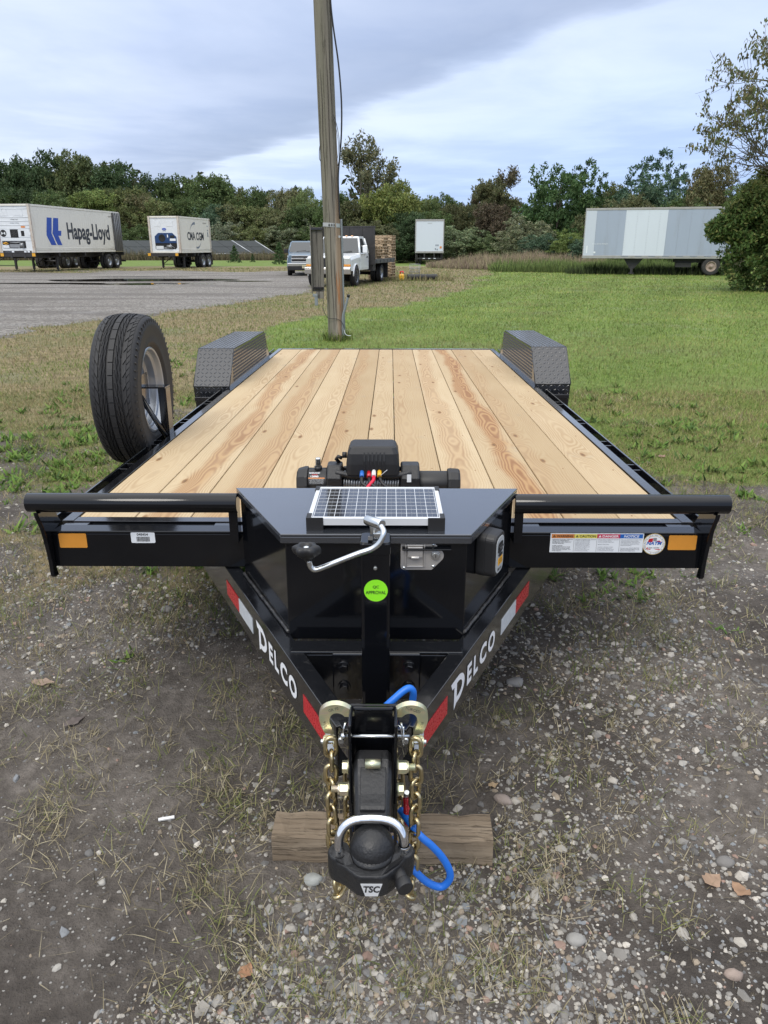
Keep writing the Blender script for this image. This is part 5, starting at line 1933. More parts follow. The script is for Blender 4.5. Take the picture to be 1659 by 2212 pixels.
def hook(s):
    x0 = cx + s * 0.079
    y0 = -1.010
    # flat forged grab hook: round eye end at the bottom, bowl at the top, point towards the channel
    outl = [(0.026, -0.090), (0.034, -0.062), (0.036, -0.040), (0.033, -0.022), (0.022, -0.007), (0.004, 0.000), (-0.014, -0.004), (-0.030, -0.018), (-0.036, -0.034), (-0.029, -0.038)]
    inl = [(0.008, -0.092), (0.012, -0.070), (0.016, -0.054), (0.016, -0.040), (0.010, -0.028), (0.000, -0.024), (-0.010, -0.027), (-0.017, -0.036)]
    def chaikin(p):
        o_ = [p[0]]
        for (a_, b_), (c_, d_) in zip(p[:-1], p[1:]):
            o_ += [(a_ * .75 + c_ * .25, b_ * .75 + d_ * .25), (a_ * .25 + c_ * .75, b_ * .25 + d_ * .75)]
        return o_ + [p[-1]]
    outl, inl = chaikin(chaikin(outl)), chaikin(chaikin(inl))
    outl, inl = [(a * 1.1, b * 1.02 + 0.003) for a, b in outl], [(a * 1.0, b) for a, b in inl]
    poly = [(s * a, b) for a, b in outl] + [(s * a, b) for a, b in reversed(inl)]
    mb = MB()
    rot = Matrix.Rotation(R(14), 3, 'X')
    mb.prism(poly, -0.0065, 0.0065, 'y', rot, (x0, y0, -0.066))
    hk = mb.build('grab_hook', M['yzinc'], T, bevel=0.005, seg=3)
    mb = MB()
    c = Vector((x0 + s * 0.017, y0, -0.163))
    for o_ in (-0.011, 0.011):
        mb.cyl(c + Vector((o_ - 0.003, 0, 0)), c + Vector((o_ + 0.003, 0, 0)), 0.0125, 18)
    mb.b2(c.x - 0.012, c.x + 0.012, c.y - 0.006, c.y + 0.006, c.z + 0.004, c.z + 0.014)
    mb.build('clevis', M['yzinc'], hk, bevel=0.002)
    mb = MB()
    mb.cyl(c + Vector((-0.019, 0, 0)), c + Vector((0.019, 0, 0)), 0.0055, 12)
    mb.build('clevis_pin', M['zinc'], hk, bevel=0.001)
    mb = MB()
    mb.tube([(x0 - s * 0.020, y0 - 0.022, -0.100), (x0 - s * 0.016, y0 - 0.022, -0.120), (x0 - s * 0.010, y0 - 0.020, -0.142)], 0.0028, 6)
    mb.cyl((x0 - s * 0.010, y0 - 0.028, -0.143), (x0 - s * 0.010, y0 - 0.012, -0.143), 0.0065, 14)
    mb.build('safety_latch', M['zinc'], hk)
    text('5/16', 'lettering', M['castiron'], hk, (x0 + s * 0.024, y0 - 0.0165, -0.108), (0.25 * s, 0, 1), (-1, 0, 0.25 * s), 0.006, depth=0.0002)
    text('GR 70' if s < 0 else 'FORGED', 'lettering', M['castiron'], hk, (x0 + s * 0.006, y0 - 0.0085, -0.0765), (1, 0, -0.35 * s), (0.35 * s, 0.24, 1), 0.006, depth=0.0005)
    rope = MB()
    rope.b2(0, 0.001, 0, 0.001, 0, 0.001)
    chn = hk
    xs = x0 + s * 0.012
    chain([(xs, y0 - 0.012, -0.150), (xs + s * 0.002, y0 - 0.022, -0.26), (xs, y0 - 0.030, -0.40), (xs - s * 0.004, y0 - 0.030, -0.52), (xs - s * 0.010, y0 - 0.022, -0.562), (xs - s * 0.022, y0 + 0.01, -0.562), (xs - s * 0.030, y0 + 0.035, -0.48), (xs - s * 0.032, y0 + 0.045, -0.34), (xs - s * 0.034, y0 + 0.055, -0.27)], chn, 0.5 * s)


hook(-1)
hook(1)

# ------------------------------------------------------------------ trailer cable, breakaway coil
cable('trailer_cable', [(0.030, -0.920, -0.140), (0.050, -0.915, -0.122), (0.075, -0.905, -0.103), (0.090, -0.900, -0.098), (0.099, -0.895, -0.112), (0.098, -0.885, -0.145), (0.094, -0.87, -0.21)], 0.0085, M['bluehose'], T, 12, 8)
mb = MB()
mb.lathe([(0.001, -0.004), (0.017, -0.002), (0.020, 0.006), (0.018, 0.010), (0.020, 0.014), (0.015, 0.022), (0.012, 0.030), (0.0095, 0.032)], 20, 'z', (0.018, -0.925, -0.152), Matrix.Rotation(R(52), 3, 'Y'))
mb.build('cable_plug', M['plastic'], T)
cable('trailer_cable', [(0.070, -0.985, -0.366), (0.092, -1.02, -0.372), (0.114, -1.045, -0.385), (0.140, -1.05, -0.408), (0.164, -1.05, -0.440), (0.181, -1.05, -0.476), (0.182, -1.05, -0.504), (0.163, -1.05, -0.525), (0.130, -1.05, -0.510), (0.095, -1.04, -0.478), (0.07, -1.02, -0.46), (0.05, -0.99, -0.44)], 0.0085, M['bluehose'], T, 12, 8)
pts = []
for k in range(190):
    q = k / 189
    a = q * 2 * PI * 19
    pts.append((0.083 + 0.006 * math.cos(a) + 0.004 * q, -1.0 + 0.006 * math.sin(a), -0.318 - 0.075 * q))
pts += [(0.094, -1.0, -0.405), (0.104, -1.0, -0.418)]
mb = MB()
mb.tube(pts, 0.0022, 5)
mb.build('breakaway_coil', M['redtape'], T)
mb = MB()
mb.cyl((0.082, -1.0, -0.318), (0.084, -1.006, -0.300), 0.006, 12)
mb.build('coil_end', M['zinc'], T)

# ------------------------------------------------------------------ fenders, wheels, brackets
for s in (-1, 1):
    prof = [(2.70, -0.26), (2.645, 0.015), (2.86, 0.243), (4.14, 0.243), (4.38, 0.015), (4.32, -0.26)]
    if s > 0:
        prof = [(a + 0.13, b) for a, b in prof]
    xi, xo = s * 1.047, s * 1.292
    mb = MB()
    for i in range(5):
        (a, b), (c, d) = prof[i], prof[i + 1]
        mb.add([(xi, a, b), (xo, a, b), (xo, c, d), (xi, c, d)], [(0, 1, 2, 3)])
    mb.add([(xi, a, b) for a, b in prof], [tuple(range(6))])
    mb.add([(xo, a, b) for a, b in [prof[1], prof[2], prof[3], prof[4], (prof[4][0] - 0.03, -0.05), (prof[1][0] + 0.03, -0.05)]], [tuple(range(6))])
    fe = mb.build('fender', M['lug'], T)
    md = fe.modifiers.new('solid', 'SOLIDIFY')
    md.thickness = 0.003
    md.offset = 0.0
    lg = MB()

    def lugs(o_, u_, v_, nu, nv, nm_):
        pu, pv_ = u_ / nu, v_ / nv
        eu, ev = pu.normalized(), pv_.normalized()
        for i_ in range(nu):
            for j_ in range(nv):
                c_ = o_ + pu * (i_ + 0.5) + pv_ * (j_ + 0.5) + nm_ * 0.0017
                dg = (eu + ev) if (i_ + j_) % 2 else (eu - ev)
                dg = dg.normalized()
                pd = dg.cross(nm_).normalized()
                lg.add([c_ + dg * 0.0145, c_ + pd * 0.0046, c_ - dg * 0.0145, c_ - pd * 0.0046, c_ + dg * 0.007 + nm_ * 0.0024, c_ - dg * 0.007 + nm_ * 0.0024], [(0, 1, 4), (1, 5, 4), (1, 2, 5), (2, 3, 5), (3, 4, 5), (3, 0, 4)])
    for i in (0, 1, 2):
        (a, b), (c, d) = prof[i], prof[i + 1]
        o_, v_ = Vector((xi + s * 0.006, a, b)), Vector((0, c - a, d - b))
        u_ = Vector((s * 0.233, 0, 0))
        nv_ = max(2, int(v_.length / 0.0295))
        nm_ = u_.cross(v_).normalized()
        if nm_.z - nm_.y < 0:
            nm_ = -nm_
        if i == 0:
            o_ = o_ + v_ * 0.25
            v_ = v_ * 0.75
            nv_ = 7
        lugs(o_, u_, v_, 8, nv_, nm_)
    lugs(Vector((xi - s * 0.0005, prof[2][0] - 0.08, 0.025)), Vector((0, prof[3][0] - prof[2][0] + 0.16, 0)), Vector((0, 0, 0.205)), 60, 9, Vector((-s, 0, 0)))
    tag(lg.build('plate_lugs', M['lug'], fe), kind='stuff')
    mb = MB()
    for i in (1, 2, 3):
        (a, b), (c, d) = prof[i], prof[i + 1]
        mb.tube([(xi, a, b), (xi, c, d)], 0.0035, 6)
        mb.tube([(xo, a, b), (xo, c, d)], 0.0035, 6)
    mb.tube([(xi, *prof[2]), (xo, *prof[2])], 0.0035, 6)
    mb.tube([(xi, *prof[1]), (xo, *prof[1])], 0.0035, 6)
    mb.build('edge_weld', M['frame'], fe)
    mb = MB()
    y0 = prof[1][0] - 0.03
    mb.b2(s * 1.060, s * 1.270, y0 - 0.05, y0 - 0.002, -0.072, -0.045)
    mb.b2(s * 1.060, s * 1.270, y0 - 0.012, y0 - 0.002, -0.16, -0.0725)
    mb.build('fender_bracket', M['frame'], T, bevel=0.002)


def wheel_parts(parent, c, r, w, s, rim=0.21, dish=0.05, m_rub='rubber', m_rim='silver', nm='wheel'):
    """a road wheel lying along x; the tyre is the part, the rim its sub-part"""
    b = MB()
    h = w / 2
    b.lathe([(rim, -h * 0.80), (r * 0.80, -h * 0.98), (r * 0.95, -h * 0.92), (r, -h * 0.74), (r * 0.997, -h * 0.25), (r * 0.985, -h * 0.22), (r * 0.985, -h * 0.16), (r, -h * 0.13), (r, h * 0.13), (r * 0.985, h * 0.16), (r * 0.985, h * 0.22), (r * 0.997, h * 0.25), (r, h * 0.74), (r * 0.95, h * 0.92), (r * 0.80, h * 0.98), (rim, h * 0.80)], 36, 'x', c)
    t_ = b.build(nm, M[m_rub], parent)
    b = MB()
    o = s * (h * 0.78)
    b.lathe([(rim + 0.004, o), (rim - 0.012, o), (rim - 0.02, o - s * dish), (rim * 0.55, o - s * dish * 1.2), (rim * 0.50, o - s * dish * 0.5), (rim * 0.28, o - s * dish * 0.4), (0.001, o - s * dish * 0.4)], 28, 'x', c)
    for k in range(8):
        a = 2 * PI * k / 8
        p = Vector(c) + Vector((o - s * dish * 0.62, rim * 0.42 * math.cos(a), rim * 0.42 * math.sin(a)))
        b.cyl(p, p + Vector((s * 0.025, 0, 0)), 0.012, 6, smooth=False)
    b.build('rim', M[m_rim], t_)
    return t_


for s in (-1, 1):
    for yw in (3.08, 3.93):
        wheel_parts(T, (s * 1.175, yw + (0.13 if s > 0 else 0), -0.275), 0.355, 0.20, s)

# spare tyre mount
mb = MB()
mb.b2(-1.062, -1.054, 1.235, 1.305, -0.12, 0.235)
mb.b2(-1.093, -1.0622, 1.235, 1.243, -0.12, 0.235)
SM = mb.build('spare_mount', M['frame'], T, bevel=0.001)
mb = MB()
mb.b2(-1.17, -1.0545, 1.225, 1.310, 0.2352, 0.2425)
mb.b2(-1.178, -1.1702, 1.20, 1.335, 0.14, 0.30)
mb.build('mount_arm', M['frame'], SM, bevel=0.001)
mb = MB()
mb.tube([(-1.062, 1.225, -0.02), (-1.175, 1.215, 0.20)], 0.014, 6)
mb.build('mount_brace', M['frame'], SM)

# ------------------------------------------------------------------ spare wheel on its mount: top-level, local axis x
Mt = Matrix.LocRotScale(T.location, T.rotation_euler, None)
sc_ = Mt @ Vector((-1.205, 1.235, 0.228))
SW = thing('spare_wheel', 'spare trailer tyre on silver rim bolted upright beside the left deck edge', 'spare wheel', sc_, (R(-0.86), 0, R(1.5)))
r0, hw = 0.362, 0.106
b = MB()
b.lathe([(0.198, -hw * 0.74), (0.215, -hw * 0.86), (0.27, -hw * 1.0), (0.315, -hw * 1.0), (0.338, -hw * 0.93), (r0 - 0.012, -hw * 0.78), (r0 - 0.009, -hw * 0.4), (r0 - 0.008, 0), (r0 - 0.009, hw * 0.4), (r0 - 0.012, hw * 0.78), (0.338, hw * 0.93), (0.315, hw * 1.0), (0.308, hw * 1.015), (0.300, hw * 1.0), (0.27, hw * 1.0), (0.235, hw * 0.93), (0.230, hw * 0.95), (0.222, hw * 0.90), (0.198, hw * 0.74)], 72, 'x')
TY = b.build('tyre', M['rubber'], SW)


def crown_r(x):
    return r0 - 0.010 * (abs(x) / (hw * 0.78)) ** 2.5


b = MB()
N = 38


def block(xa, xb, a0, a1, sk, deep=0.011, nseg=2, ra=None):
    """tread block between two edges, following the carcass"""
    vs = []
    for lvl in (0, 1):
        for i in range(nseg + 1):
            for j in range(3):
                x = xa + (xb - xa) * j / 2
                a = a0 + (a1 - a0) * i / nseg + sk * (x - (xa + xb) / 2)
                r = crown_r(x) - (deep if lvl == 0 else 0)
                vs.append((x, r * math.cos(a), r * math.sin(a)))
    n = (nseg + 1) * 3
    fs = []
    for i in range(nseg):
        for j in range(2):
            q = n + i * 3 + j
            fs.append((q, q + 1, q + 4, q + 3))
    rim_i = [0, 1, 2] + [3 * i + 2 for i in range(1, nseg + 1)] + [3 * nseg + 1, 3 * nseg] + [3 * i for i in range(nseg - 1, 0, -1)]
    for k in range(len(rim_i)):
        a_, c_ = rim_i[k], rim_i[(k + 1) % len(rim_i)]
        fs.append((a_, c_, n + c_, n + a_))
    b.add(vs, fs)


da = 2 * PI / N
for k in range(N):
    a = k * da
    block(-0.0115, 0.0115, a, a + da * 0.93, 0)                      # centre rib with small nicks
    for s in (-1, 1):
        # intermediate rib: slanted blocks parted by crossing sipes
        block(s * 0.0205, s * 0.0315, a + da * 0.06, a + da * 0.86, 16 * s, nseg=1)
        block(s * 0.0345, s * 0.0455, a + da * 0.06 + 0.03, a + da * 0.86 + 0.03, 16 * s, nseg=1)
        block(s * 0.0545, s * 0.0690, a + da * 0.05, a + da * 0.88, -5 * s, nseg=1)
    for h_ in (0, 0.5):
        for s in (-1, 1):
            block(s * 0.0705, s * 0.0850, a + da * (h_ + 0.02), a + da * (h_ + 0.40), -4 * s, nseg=1)
b.build('tread', M['rubber'], TY)
b = MB()
for k in range(60):
    a = 2 * PI * k / 60
    c_, s_ = math.cos(a), math.sin(a)
    for s in (1,):
        M3 = Matrix.Rotation(a, 3, 'X')
        b.box(M3 @ Vector((s * hw * 0.975, 0.327, 0)), (0.004, 0.022, 0.006), M3)
b.build('shoulder_ribs', M['rubber'], TY)
rb = MB()
rb.lathe([(0.206, hw * 0.80), (0.198, hw * 0.86), (0.192, hw * 0.80), (0.190, hw * 0.62), (0.183, hw * 0.56), (0.177, hw * 0.62), (0.172, hw * 0.50), (0.172, hw * 0.22), (0.165, hw * 0.16), (0.160, hw * 0.20), (0.156, hw * 0.05), (0.156, -hw * 0.15), (0.150, -hw * 0.20), (0.146, -hw * 0.42), (0.12, -hw * 0.50), (0.085, -hw * 0.36), (0.055, -hw * 0.36), (0.042, -hw * 0.5), (0.042, -hw * 0.8)], 56, 'x')
rb.lathe([(0.206, -hw * 0.80), (0.190, -hw * 0.78), (0.176, -hw * 0.5), (0.158, -hw * 0.42)], 56, 'x')
RM = rb.build('rim', M['silver'], SW)
for k in range(6):
    a = 2 * PI * k / 6 + 0.3
    b = MB()
    p = Vector((-hw * 0.36, 0.070 * math.cos(a), 0.070 * math.sin(a)))
    b.cyl(p, p + Vector((0.03, 0, 0)), 0.0085, 6, smooth=False)
    b.build('lug_nut', M['zinc'], RM)

# ------------------------------------------------------------------ coupler lock: top-level, hangs round the socket
LK = thing('coupler_lock', 'black coupler lock with chrome shackle clamped round the trailer socket', 'lock', Mt @ Vector((cx + 0.001, -1.21, -0.345)), T.rotation_euler)
# body: crescent plate with two lobes (local, z up from its underside)
out = []
for k in range(9):
    a = R(100 + 160 * k / 8)
    out.append((-0.064 + 0.024 * math.cos(a), 0.004 + 0.026 * math.sin(a)))
out += [(-0.054, -0.030), (-0.044, -0.040), (-0.030, -0.052), (-0.020, -0.056), (0.020, -0.056), (0.032, -0.050), (0.046, -0.036), (0.056, -0.024)]
for k in range(9):
    a = R(-80 + 160 * k / 8)
    out.append((0.062 + 0.022 * math.cos(a), 0.008 + 0.024 * math.sin(a)))
out += [(0.050, 0.026), (0.046, 0.012)]
for k in range(1, 10):
    a = R(0 - 180 * k / 10)
    out.append((0.046 * math.cos(a), 0.008 + 0.050 * math.sin(a)))
out += [(-0.046, 0.012), (-0.052, 0.024)]
b = MB()
rg = []
for z_, k_ in ((0.013, 0.95), (0.016, 0.98), (0.022, 1.0), (0.054, 1.0), (0.060, 0.99), (0.063, 0.965)):
    rg.append([(x_ * k_, y_ * k_, z_ + 0.008 * (y_ > -0.02) * (z_ > 0.02)) for x_, y_ in out])
b.loft(rg)
LB = b.build('lock_body', M['castiron'], LK, bevel=0.0012)
for x_, y_ in ((-0.066, 0.002), (0.063, 0.006)):
    b = MB()
    b.lathe([(0.0125, 0.0), (0.0155, 0.0), (0.0155, 0.0012), (0.0125, 0.0012)], 24, 'z', (x_, y_, 0.0672), closed=True, smooth=False)
    b.build('hole_collar', M['dark'], LB)
b = MB()
b.lathe([(0.0115, 0.066), (0.0125, 0.068), (0.0115, 0.071), (0.0125, 0.074), (0.0115, 0.077), (0.0125, 0.080), (0.0110, 0.083)], 22, 'z', (0.063, 0.006, 0))
b.build('shackle_collar', M['chrome'], LB)
sp = [(-0.066, 0.002, 0.045), (-0.066, 0.004, 0.075)]
for k in range(17):
    a = R(180 - 180 * k / 16)
    cs_, sn_ = math.cos(a), max(0.0, math.sin(a))
    sp.append((-0.0015 + 0.0645 * math.copysign(abs(cs_) ** 0.72, cs_), 0.006 + 0.018 * sn_, 0.080 + 0.050 * sn_ ** 0.72))
sp += [(0.063, 0.006, 0.075), (0.063, 0.006, 0.045)]
b = MB()
b.tube(sp, 0.0092, 18)
b.build('shackle', M['chrome'], LK)
b = MB()
ax = Vector((0.35, -0.93, -0.10)).normalized()
p = Vector((0.054, -0.030, 0.043))
b.cyl(p - ax * 0.01, p + ax * 0.014, 0.0130, 24)
b.cyl(p + ax * 0.014, p + ax * 0.034, 0.0158, 28)
b.build('key_barrel', M['plastic'], LB, bevel=0.002)
b = MB()
b.prism([(-0.021, 0.0475), (0.021, 0.0475), (0.012, 0.018), (-0.012, 0.018)], -0.0572, -0.0561, 'y')
bd = b.build('badge', M['alu'], LB)
text('TSC', 'lettering', M['ink'], bd, (0.0005, -0.0575, 0.0355), FR, FU, 0.016, 0.032, bold=0.035, shear=0.15)

# ================================================================== BACKGROUND
# ------------------------------------------------------------------ utility pole
def pole():
    P = thing('utility_pole', 'tall weathered wooden utility pole standing in the grass behind the trailer', 'pole', (-0.84, 13.4, 0))
    b = MB()
    rings = []
    H_ = 9.0
    for i in range(46):
        q = i / 45
        z = -0.2 + q * (H_ + 0.2)
        r = 0.143 - 0.0016 * z
        ring = []
        for k in range(40):
            a = 2 * PI * k / 40
            gro = 0.004 * math.sin(5 * a + 1.2) + 0.0035 * math.sin(11 * a + 0.6 * math.sin(z * 0.4)) + 0.003 * math.sin(17 * a + z * 0.15)
            rr = r + gro + 0.004 * math.sin(z * 1.3 + a)
            ring.append((-0.0223 * z + rr * math.cos(a), rr * math.sin(a), z))
        rings.append(ring)
    b.loft(rings, smooth=True)
    sh = b.build('shaft', M['pole'], P)
    # long split with fresh orange wood showing, and two dark checks
    for (z0, z1, a_, w_, m_) in ((0.62, 1.42, -62, 0.016, 'splitwood'), (0.50, 1.20, -52, 0.012, 'splitwood'), (0.2, 2.3, -100, 0.006, 'check'), (1.9, 4.6, -75, 0.006, 'check'), (2.3, 4.2, -118, 0.007, 'check'), (0.3, 1.6, -135, 0.006, 'check'), (3.2, 5.2, -50, 0.006, 'check')):
        b = MB()
        L_, R_ = [], []
        for q in range(9):
            z = z0 + (z1 - z0) * q / 8
            r = 0.143 - 0.0016 * z + 0.006
            w = w_ * math.sin(PI * (0.06 + 0.88 * q / 8)) / r
            a = R(a_) + 0.05 * math.sin(q * 1.3)
            L_.append((-0.0223 * z + r * math.cos(a - w), r * math.sin(a - w), z))
            R_.append((-0.0223 * z + r * math.cos(a + w), r * math.sin(a + w), z))
        b.add(L_ + R_, [(i, i + 1, 10 + i, 9 + i) for i in range(8)])
        b.build('split', M[m_], sh)
    # number strip round the pole at head height
    zt = 1.905
    xc = -0.0223 * zt
    b = MB()
    vs, fs = [], []
    n = 18
    for i in range(n + 1):
        a = R(-172 + 164 * i / n)
        for z in (zt - 0.032 - 0.010 * math.cos(a), zt + 0.030 - 0.010 * math.cos(a)):
            vs.append((xc + 0.1485 * math.cos(a), 0.1485 * math.sin(a), z))
    for i in range(n):
        fs.append((2 * i, 2 * i + 2, 2 * i + 3, 2 * i + 1))
    b.add(vs, fs, True)
    tg = b.build('number_strip', M['zinc_flat'], P)
    for ch, dx_ in (('8', -0.020), ('0', 0.022), ('3', 0.060)):
        text(ch, 'lettering', M['ink'], tg, (xc + dx_ - 0.012, -0.153, zt - 0.003), (1, 0, 0), (0, 0, 1), 0.040, bold=0.04)
    b = MB()
    b.cyl((0.09, -0.125, 1.72), (0.092, -0.136, 1.72), 0.02, 12)
    b.build('tag_disc', M['zinc_flat'], P)
    # heavy service cable hanging clear of the pole, thinner drop wires
    cable('service_cable', [(-0.03, -0.07, 6.6), (0.0, -0.06, 5.6), (0.02, -0.05, 5.1), (0.055, -0.05, 4.76), (0.125, -0.05, 4.26), (0.16, -0.05, 3.74), (0.15, -0.05, 3.28), (0.115, -0.05, 2.94), (0.09, -0.06, 2.69), (0.088, -0.09, 2.45), (0.10, -0.09, 2.0)], 0.013, M['plastic'], P, 8)
    cable('drop_wire', [(0.03, -0.13, 3.55), (0.075, -0.12, 3.42), (0.115, -0.10, 3.2), (0.115, -0.10, 2.95), (0.085, -0.11, 2.80)], 0.005, M['plastic'], P, 6)
    cable('drop_wire', [(0.03, -0.13, 3.50), (0.070, -0.12, 3.35), (0.100, -0.10, 3.15), (0.095, -0.10, 2.98), (0.07, -0.115, 2.88)], 0.004, M['plastic'], P, 6)
    cable('drop_wire', [(-0.19, -0.06, 3.15), (-0.212, -0.06, 3.05), (-0.213, -0.06, 2.92), (-0.195, -0.06, 2.88)], 0.006, M['plastic'], P, 6)
    # conduit with a bent free end, and ground wire
    cable('conduit', [(0.115, -0.08, 0.0), (0.118, -0.09, 0.25), (0.125, -0.095, 0.42), (0.165, -0.10, 0.56), (0.225, -0.10, 0.76)], 0.022, M['pvc'], P, 12)
    b = MB()
    b.cyl((0.219, -0.10, 0.74), (0.232, -0.10, 0.785), 0.026, 14)
    b.build('conduit_cap', M['plastic'], P)
    cable('conduit', [(0.142, -0.02, 0.0), (0.135, -0.02, 0.6), (0.128, -0.02, 1.5), (0.12, -0.02, 2.0)], 0.018, M['pvc'], P, 10)
    cable('ground_wire', [(-0.20, -0.06, 0.72), (-0.22, -0.08, 0.55), (-0.13, -0.16, 0.40), (0.02, -0.16, 0.38), (0.10, -0.14, 0.33), (0.14, -0.13, 0.24), (0.16, -0.13, 0.10), (0.14, -0.12, 0.0)], 0.005, M['plastic'], P, 6)
    cable('ground_wire', [(0.14, -0.12, 0.24), (0.155, -0.14, 0.14), (0.20, -0.15, 0.10), (0.26, -0.16, 0.095)], 0.0045, M['label'], P, 6)
    # board with meter boxes on the left side
    B = thing('meter_board', 'grey wooden board with small metal boxes fixed to the left of the pole', 'meter board', (-1.135, 13.41, 0))
    b = MB()
    b.b2(-0.11, 0.10, -0.035, 0.0, 0.83, 1.87)
    b.build('board', M['greywood'], B, bevel=0.003)
    b = MB()
    b.b2(-0.112, -0.098, -0.10, -0.036, 0.80, 1.90)
    b.build('side_board', M['greywood'], B, bevel=0.002)
    for z in (1.845, 0.885):
        b = MB()
        b.b2(-0.075 if z < 1 else -0.097, 0.09, -0.075, -0.0355, z - 0.015, z + 0.02)
        for k in range(4):
            b.cyl((-0.055 + k * 0.035, -0.075, z), (-0.055 + k * 0.035, -0.079, z), 0.008, 8)
        b.build('slotted_channel', M['frame'], B)
    b = MB()
    b.b2(-0.04, 0.09, -0.075, -0.001, 0.715, 0.828)
    b.build('junction_box', M['greywood'], B, bevel=0.004)
    b = MB()
    b.b2(-0.095, -0.01, -0.12, -0.0755, 0.745, 0.795)
    b.build('conduit_body', M['pvc'], B, bevel=0.006)
    b = MB()
    b.b2(-0.065, -0.01, -0.115, -0.0755, 0.60, 0.744)
    b.build('down_tube', M['pvc'], B, bevel=0.006)


M['splitwood'] = mat('fresh_split_wood', (0.36, 0.15, 0.055), 0.8, var=0.4, vscale=8)
M['check'] = mat('dark_check', (0.05, 0.042, 0.035), 0.9, var=0.3)
M['zinc_flat'] = mat('dull_zinc_strip', (0.42, 0.43, 0.43), 0.55, 0.3, var=0.12)
M['pvc'] = mat('grey_pvc', (0.20, 0.22, 0.235), 0.55, var=0.15, dirt=(0.12, 0.12, 0.11), damt=0.3)
pole()

# ------------------------------------------------------------------ containers on chassis
M['reefer'] = mat('cream_container_paint', (0.74, 0.72, 0.65), 0.5, var=0.06, vscale=0.8, dirt=(0.34, 0.29, 0.22), dscale=1.6, damt=0.35, stretch=(1, 1, 0.35))
M['reefer_post'] = mat('cream_rusty_post', (0.52, 0.48, 0.42), 0.55, var=0.1, dirt=(0.30, 0.15, 0.08), dscale=4, damt=0.7)
M['reefer_end'] = mat('white_machine_panel', (0.66, 0.69, 0.71), 0.45, var=0.08, vscale=2, dirt=(0.25, 0.24, 0.22), dscale=4, damt=0.3)
M['chassis'] = mat('chassis_black', (0.028, 0.027, 0.028), 0.6, var=0.3, dirt=(0.09, 0.075, 0.06), dscale=4, damt=0.4)
M['logo_blue'] = mat('container_blue', (0.018, 0.075, 0.40), 0.45, var=0.08)
M['logo_dark'] = mat('container_dark_print', (0.03, 0.035, 0.05), 0.5, var=0.15)
M['logo_grey'] = mat('container_grey_print', (0.18, 0.21, 0.26), 0.5, var=0.25, vscale=2)
M['carrier'] = mat('machine_blue', (0.012, 0.045, 0.14), 0.4, var=0.2)
M['yellowtag'] = mat('yellow_marker', (0.70, 0.36, 0.03), 0.5, var=0.1)
M['metal'] = mat('grey_metal', (0.30, 0.31, 0.32), 0.45, 0.6, var=0.15, dirt=(0.16, 0.12, 0.09), damt=0.3)


def road_wheels(C_, y, hw_, r=0.52, dual=True, rim_m='silver'):
    for s in (-1, 1):
        for k in range(2 if dual else 1):
            wheel_parts(C_, (s * (hw_ - 0.14 - k * 0.33), y, r), r, 0.27, s, rim=0.29, dish=0.10 if k == 0 else 0.0, m_rub='oldrubber', m_rim=rim_m)
        b = MB()
    b.cyl((-hw_ + 0.2, y, r), (hw_ - 0.2, y, r), 0.07, 10)
    b.build('axle', M['chassis'], C_)


def chassis(Ln, legs, axles, label, loc, rz, front=0.0):
    C_ = thing('container_chassis', label, 'chassis', loc, (0, 0, rz), 'container chassis parked on the gravel lot')
    for s in (-1, 1):
        b = MB()
        b.b2(s * 0.40, s * 0.52, front, Ln, 0.86, 1.15)
        b.build('frame_rail', M['chassis'], C_, bevel=0.01)
        b = MB()
        b.b2(s * 0.80, s * 0.93, legs - 0.07, legs + 0.07, 0.12, 1.05)
        b.b2(s * 0.76, s * 0.97, legs - 0.12, legs + 0.12, 0.0, 0.05)
        b.cyl((s * 0.865, legs, 0.05), (s * 0.865, legs, 0.2), 0.04, 8)
        b.build('landing_leg', M['chassis'], C_, bevel=0.008)
    b = MB()
    b.tube([(-0.86, legs, 0.35), (0.86, legs, 0.35)], 0.025, 6)
    b.tube([(-0.8, legs, 0.9), (-0.5, legs + 0.9, 0.95)], 0.03, 6)
    b.tube([(0.8, legs, 0.4), (0.5, legs + 1.2, 0.95)], 0.03, 6)
    b.tube([(-0.8, legs, 0.4), (-0.5, legs + 1.2, 0.95)], 0.03, 6)
    tag(b.build('leg_bracing', M['chassis'], C_), kind='stuff')
    for y in (front + 0.1, legs, (legs + axles[0]) / 2, axles[0] - 0.9, Ln - 0.1):
        b = MB()
        b.b2(-1.15, 1.15, y - 0.08, y + 0.08, 0.95, 1.19)
        b.build('bolster', M['chassis'], C_, bevel=0.006)
    for y in axles:
        road_wheels(C_, y, 1.22)
    b = MB()
    b.b2(-1.2, 1.2, Ln - 0.02, Ln, 0.45, 0.60)
    for s in (-1, 1):
        b.b2(s * 0.5, s * 0.6, Ln - 0.02, Ln, 0.60, 0.9)
        b.b2(s * 1.24, s * 0.62, axles[-1] + 0.58, axles[-1] + 0.60, 0.22, 0.95)
    tag(b.build('underride_guard', M['chassis'], C_), kind='stuff')
    for s in (-1, 1):
        b = MB()
        b.b2(s * 0.98, s * 1.20, front - 0.015, front, 0.98, 1.17)
        b.build('corner_marker', M['yellowtag'], C_)
    return C_


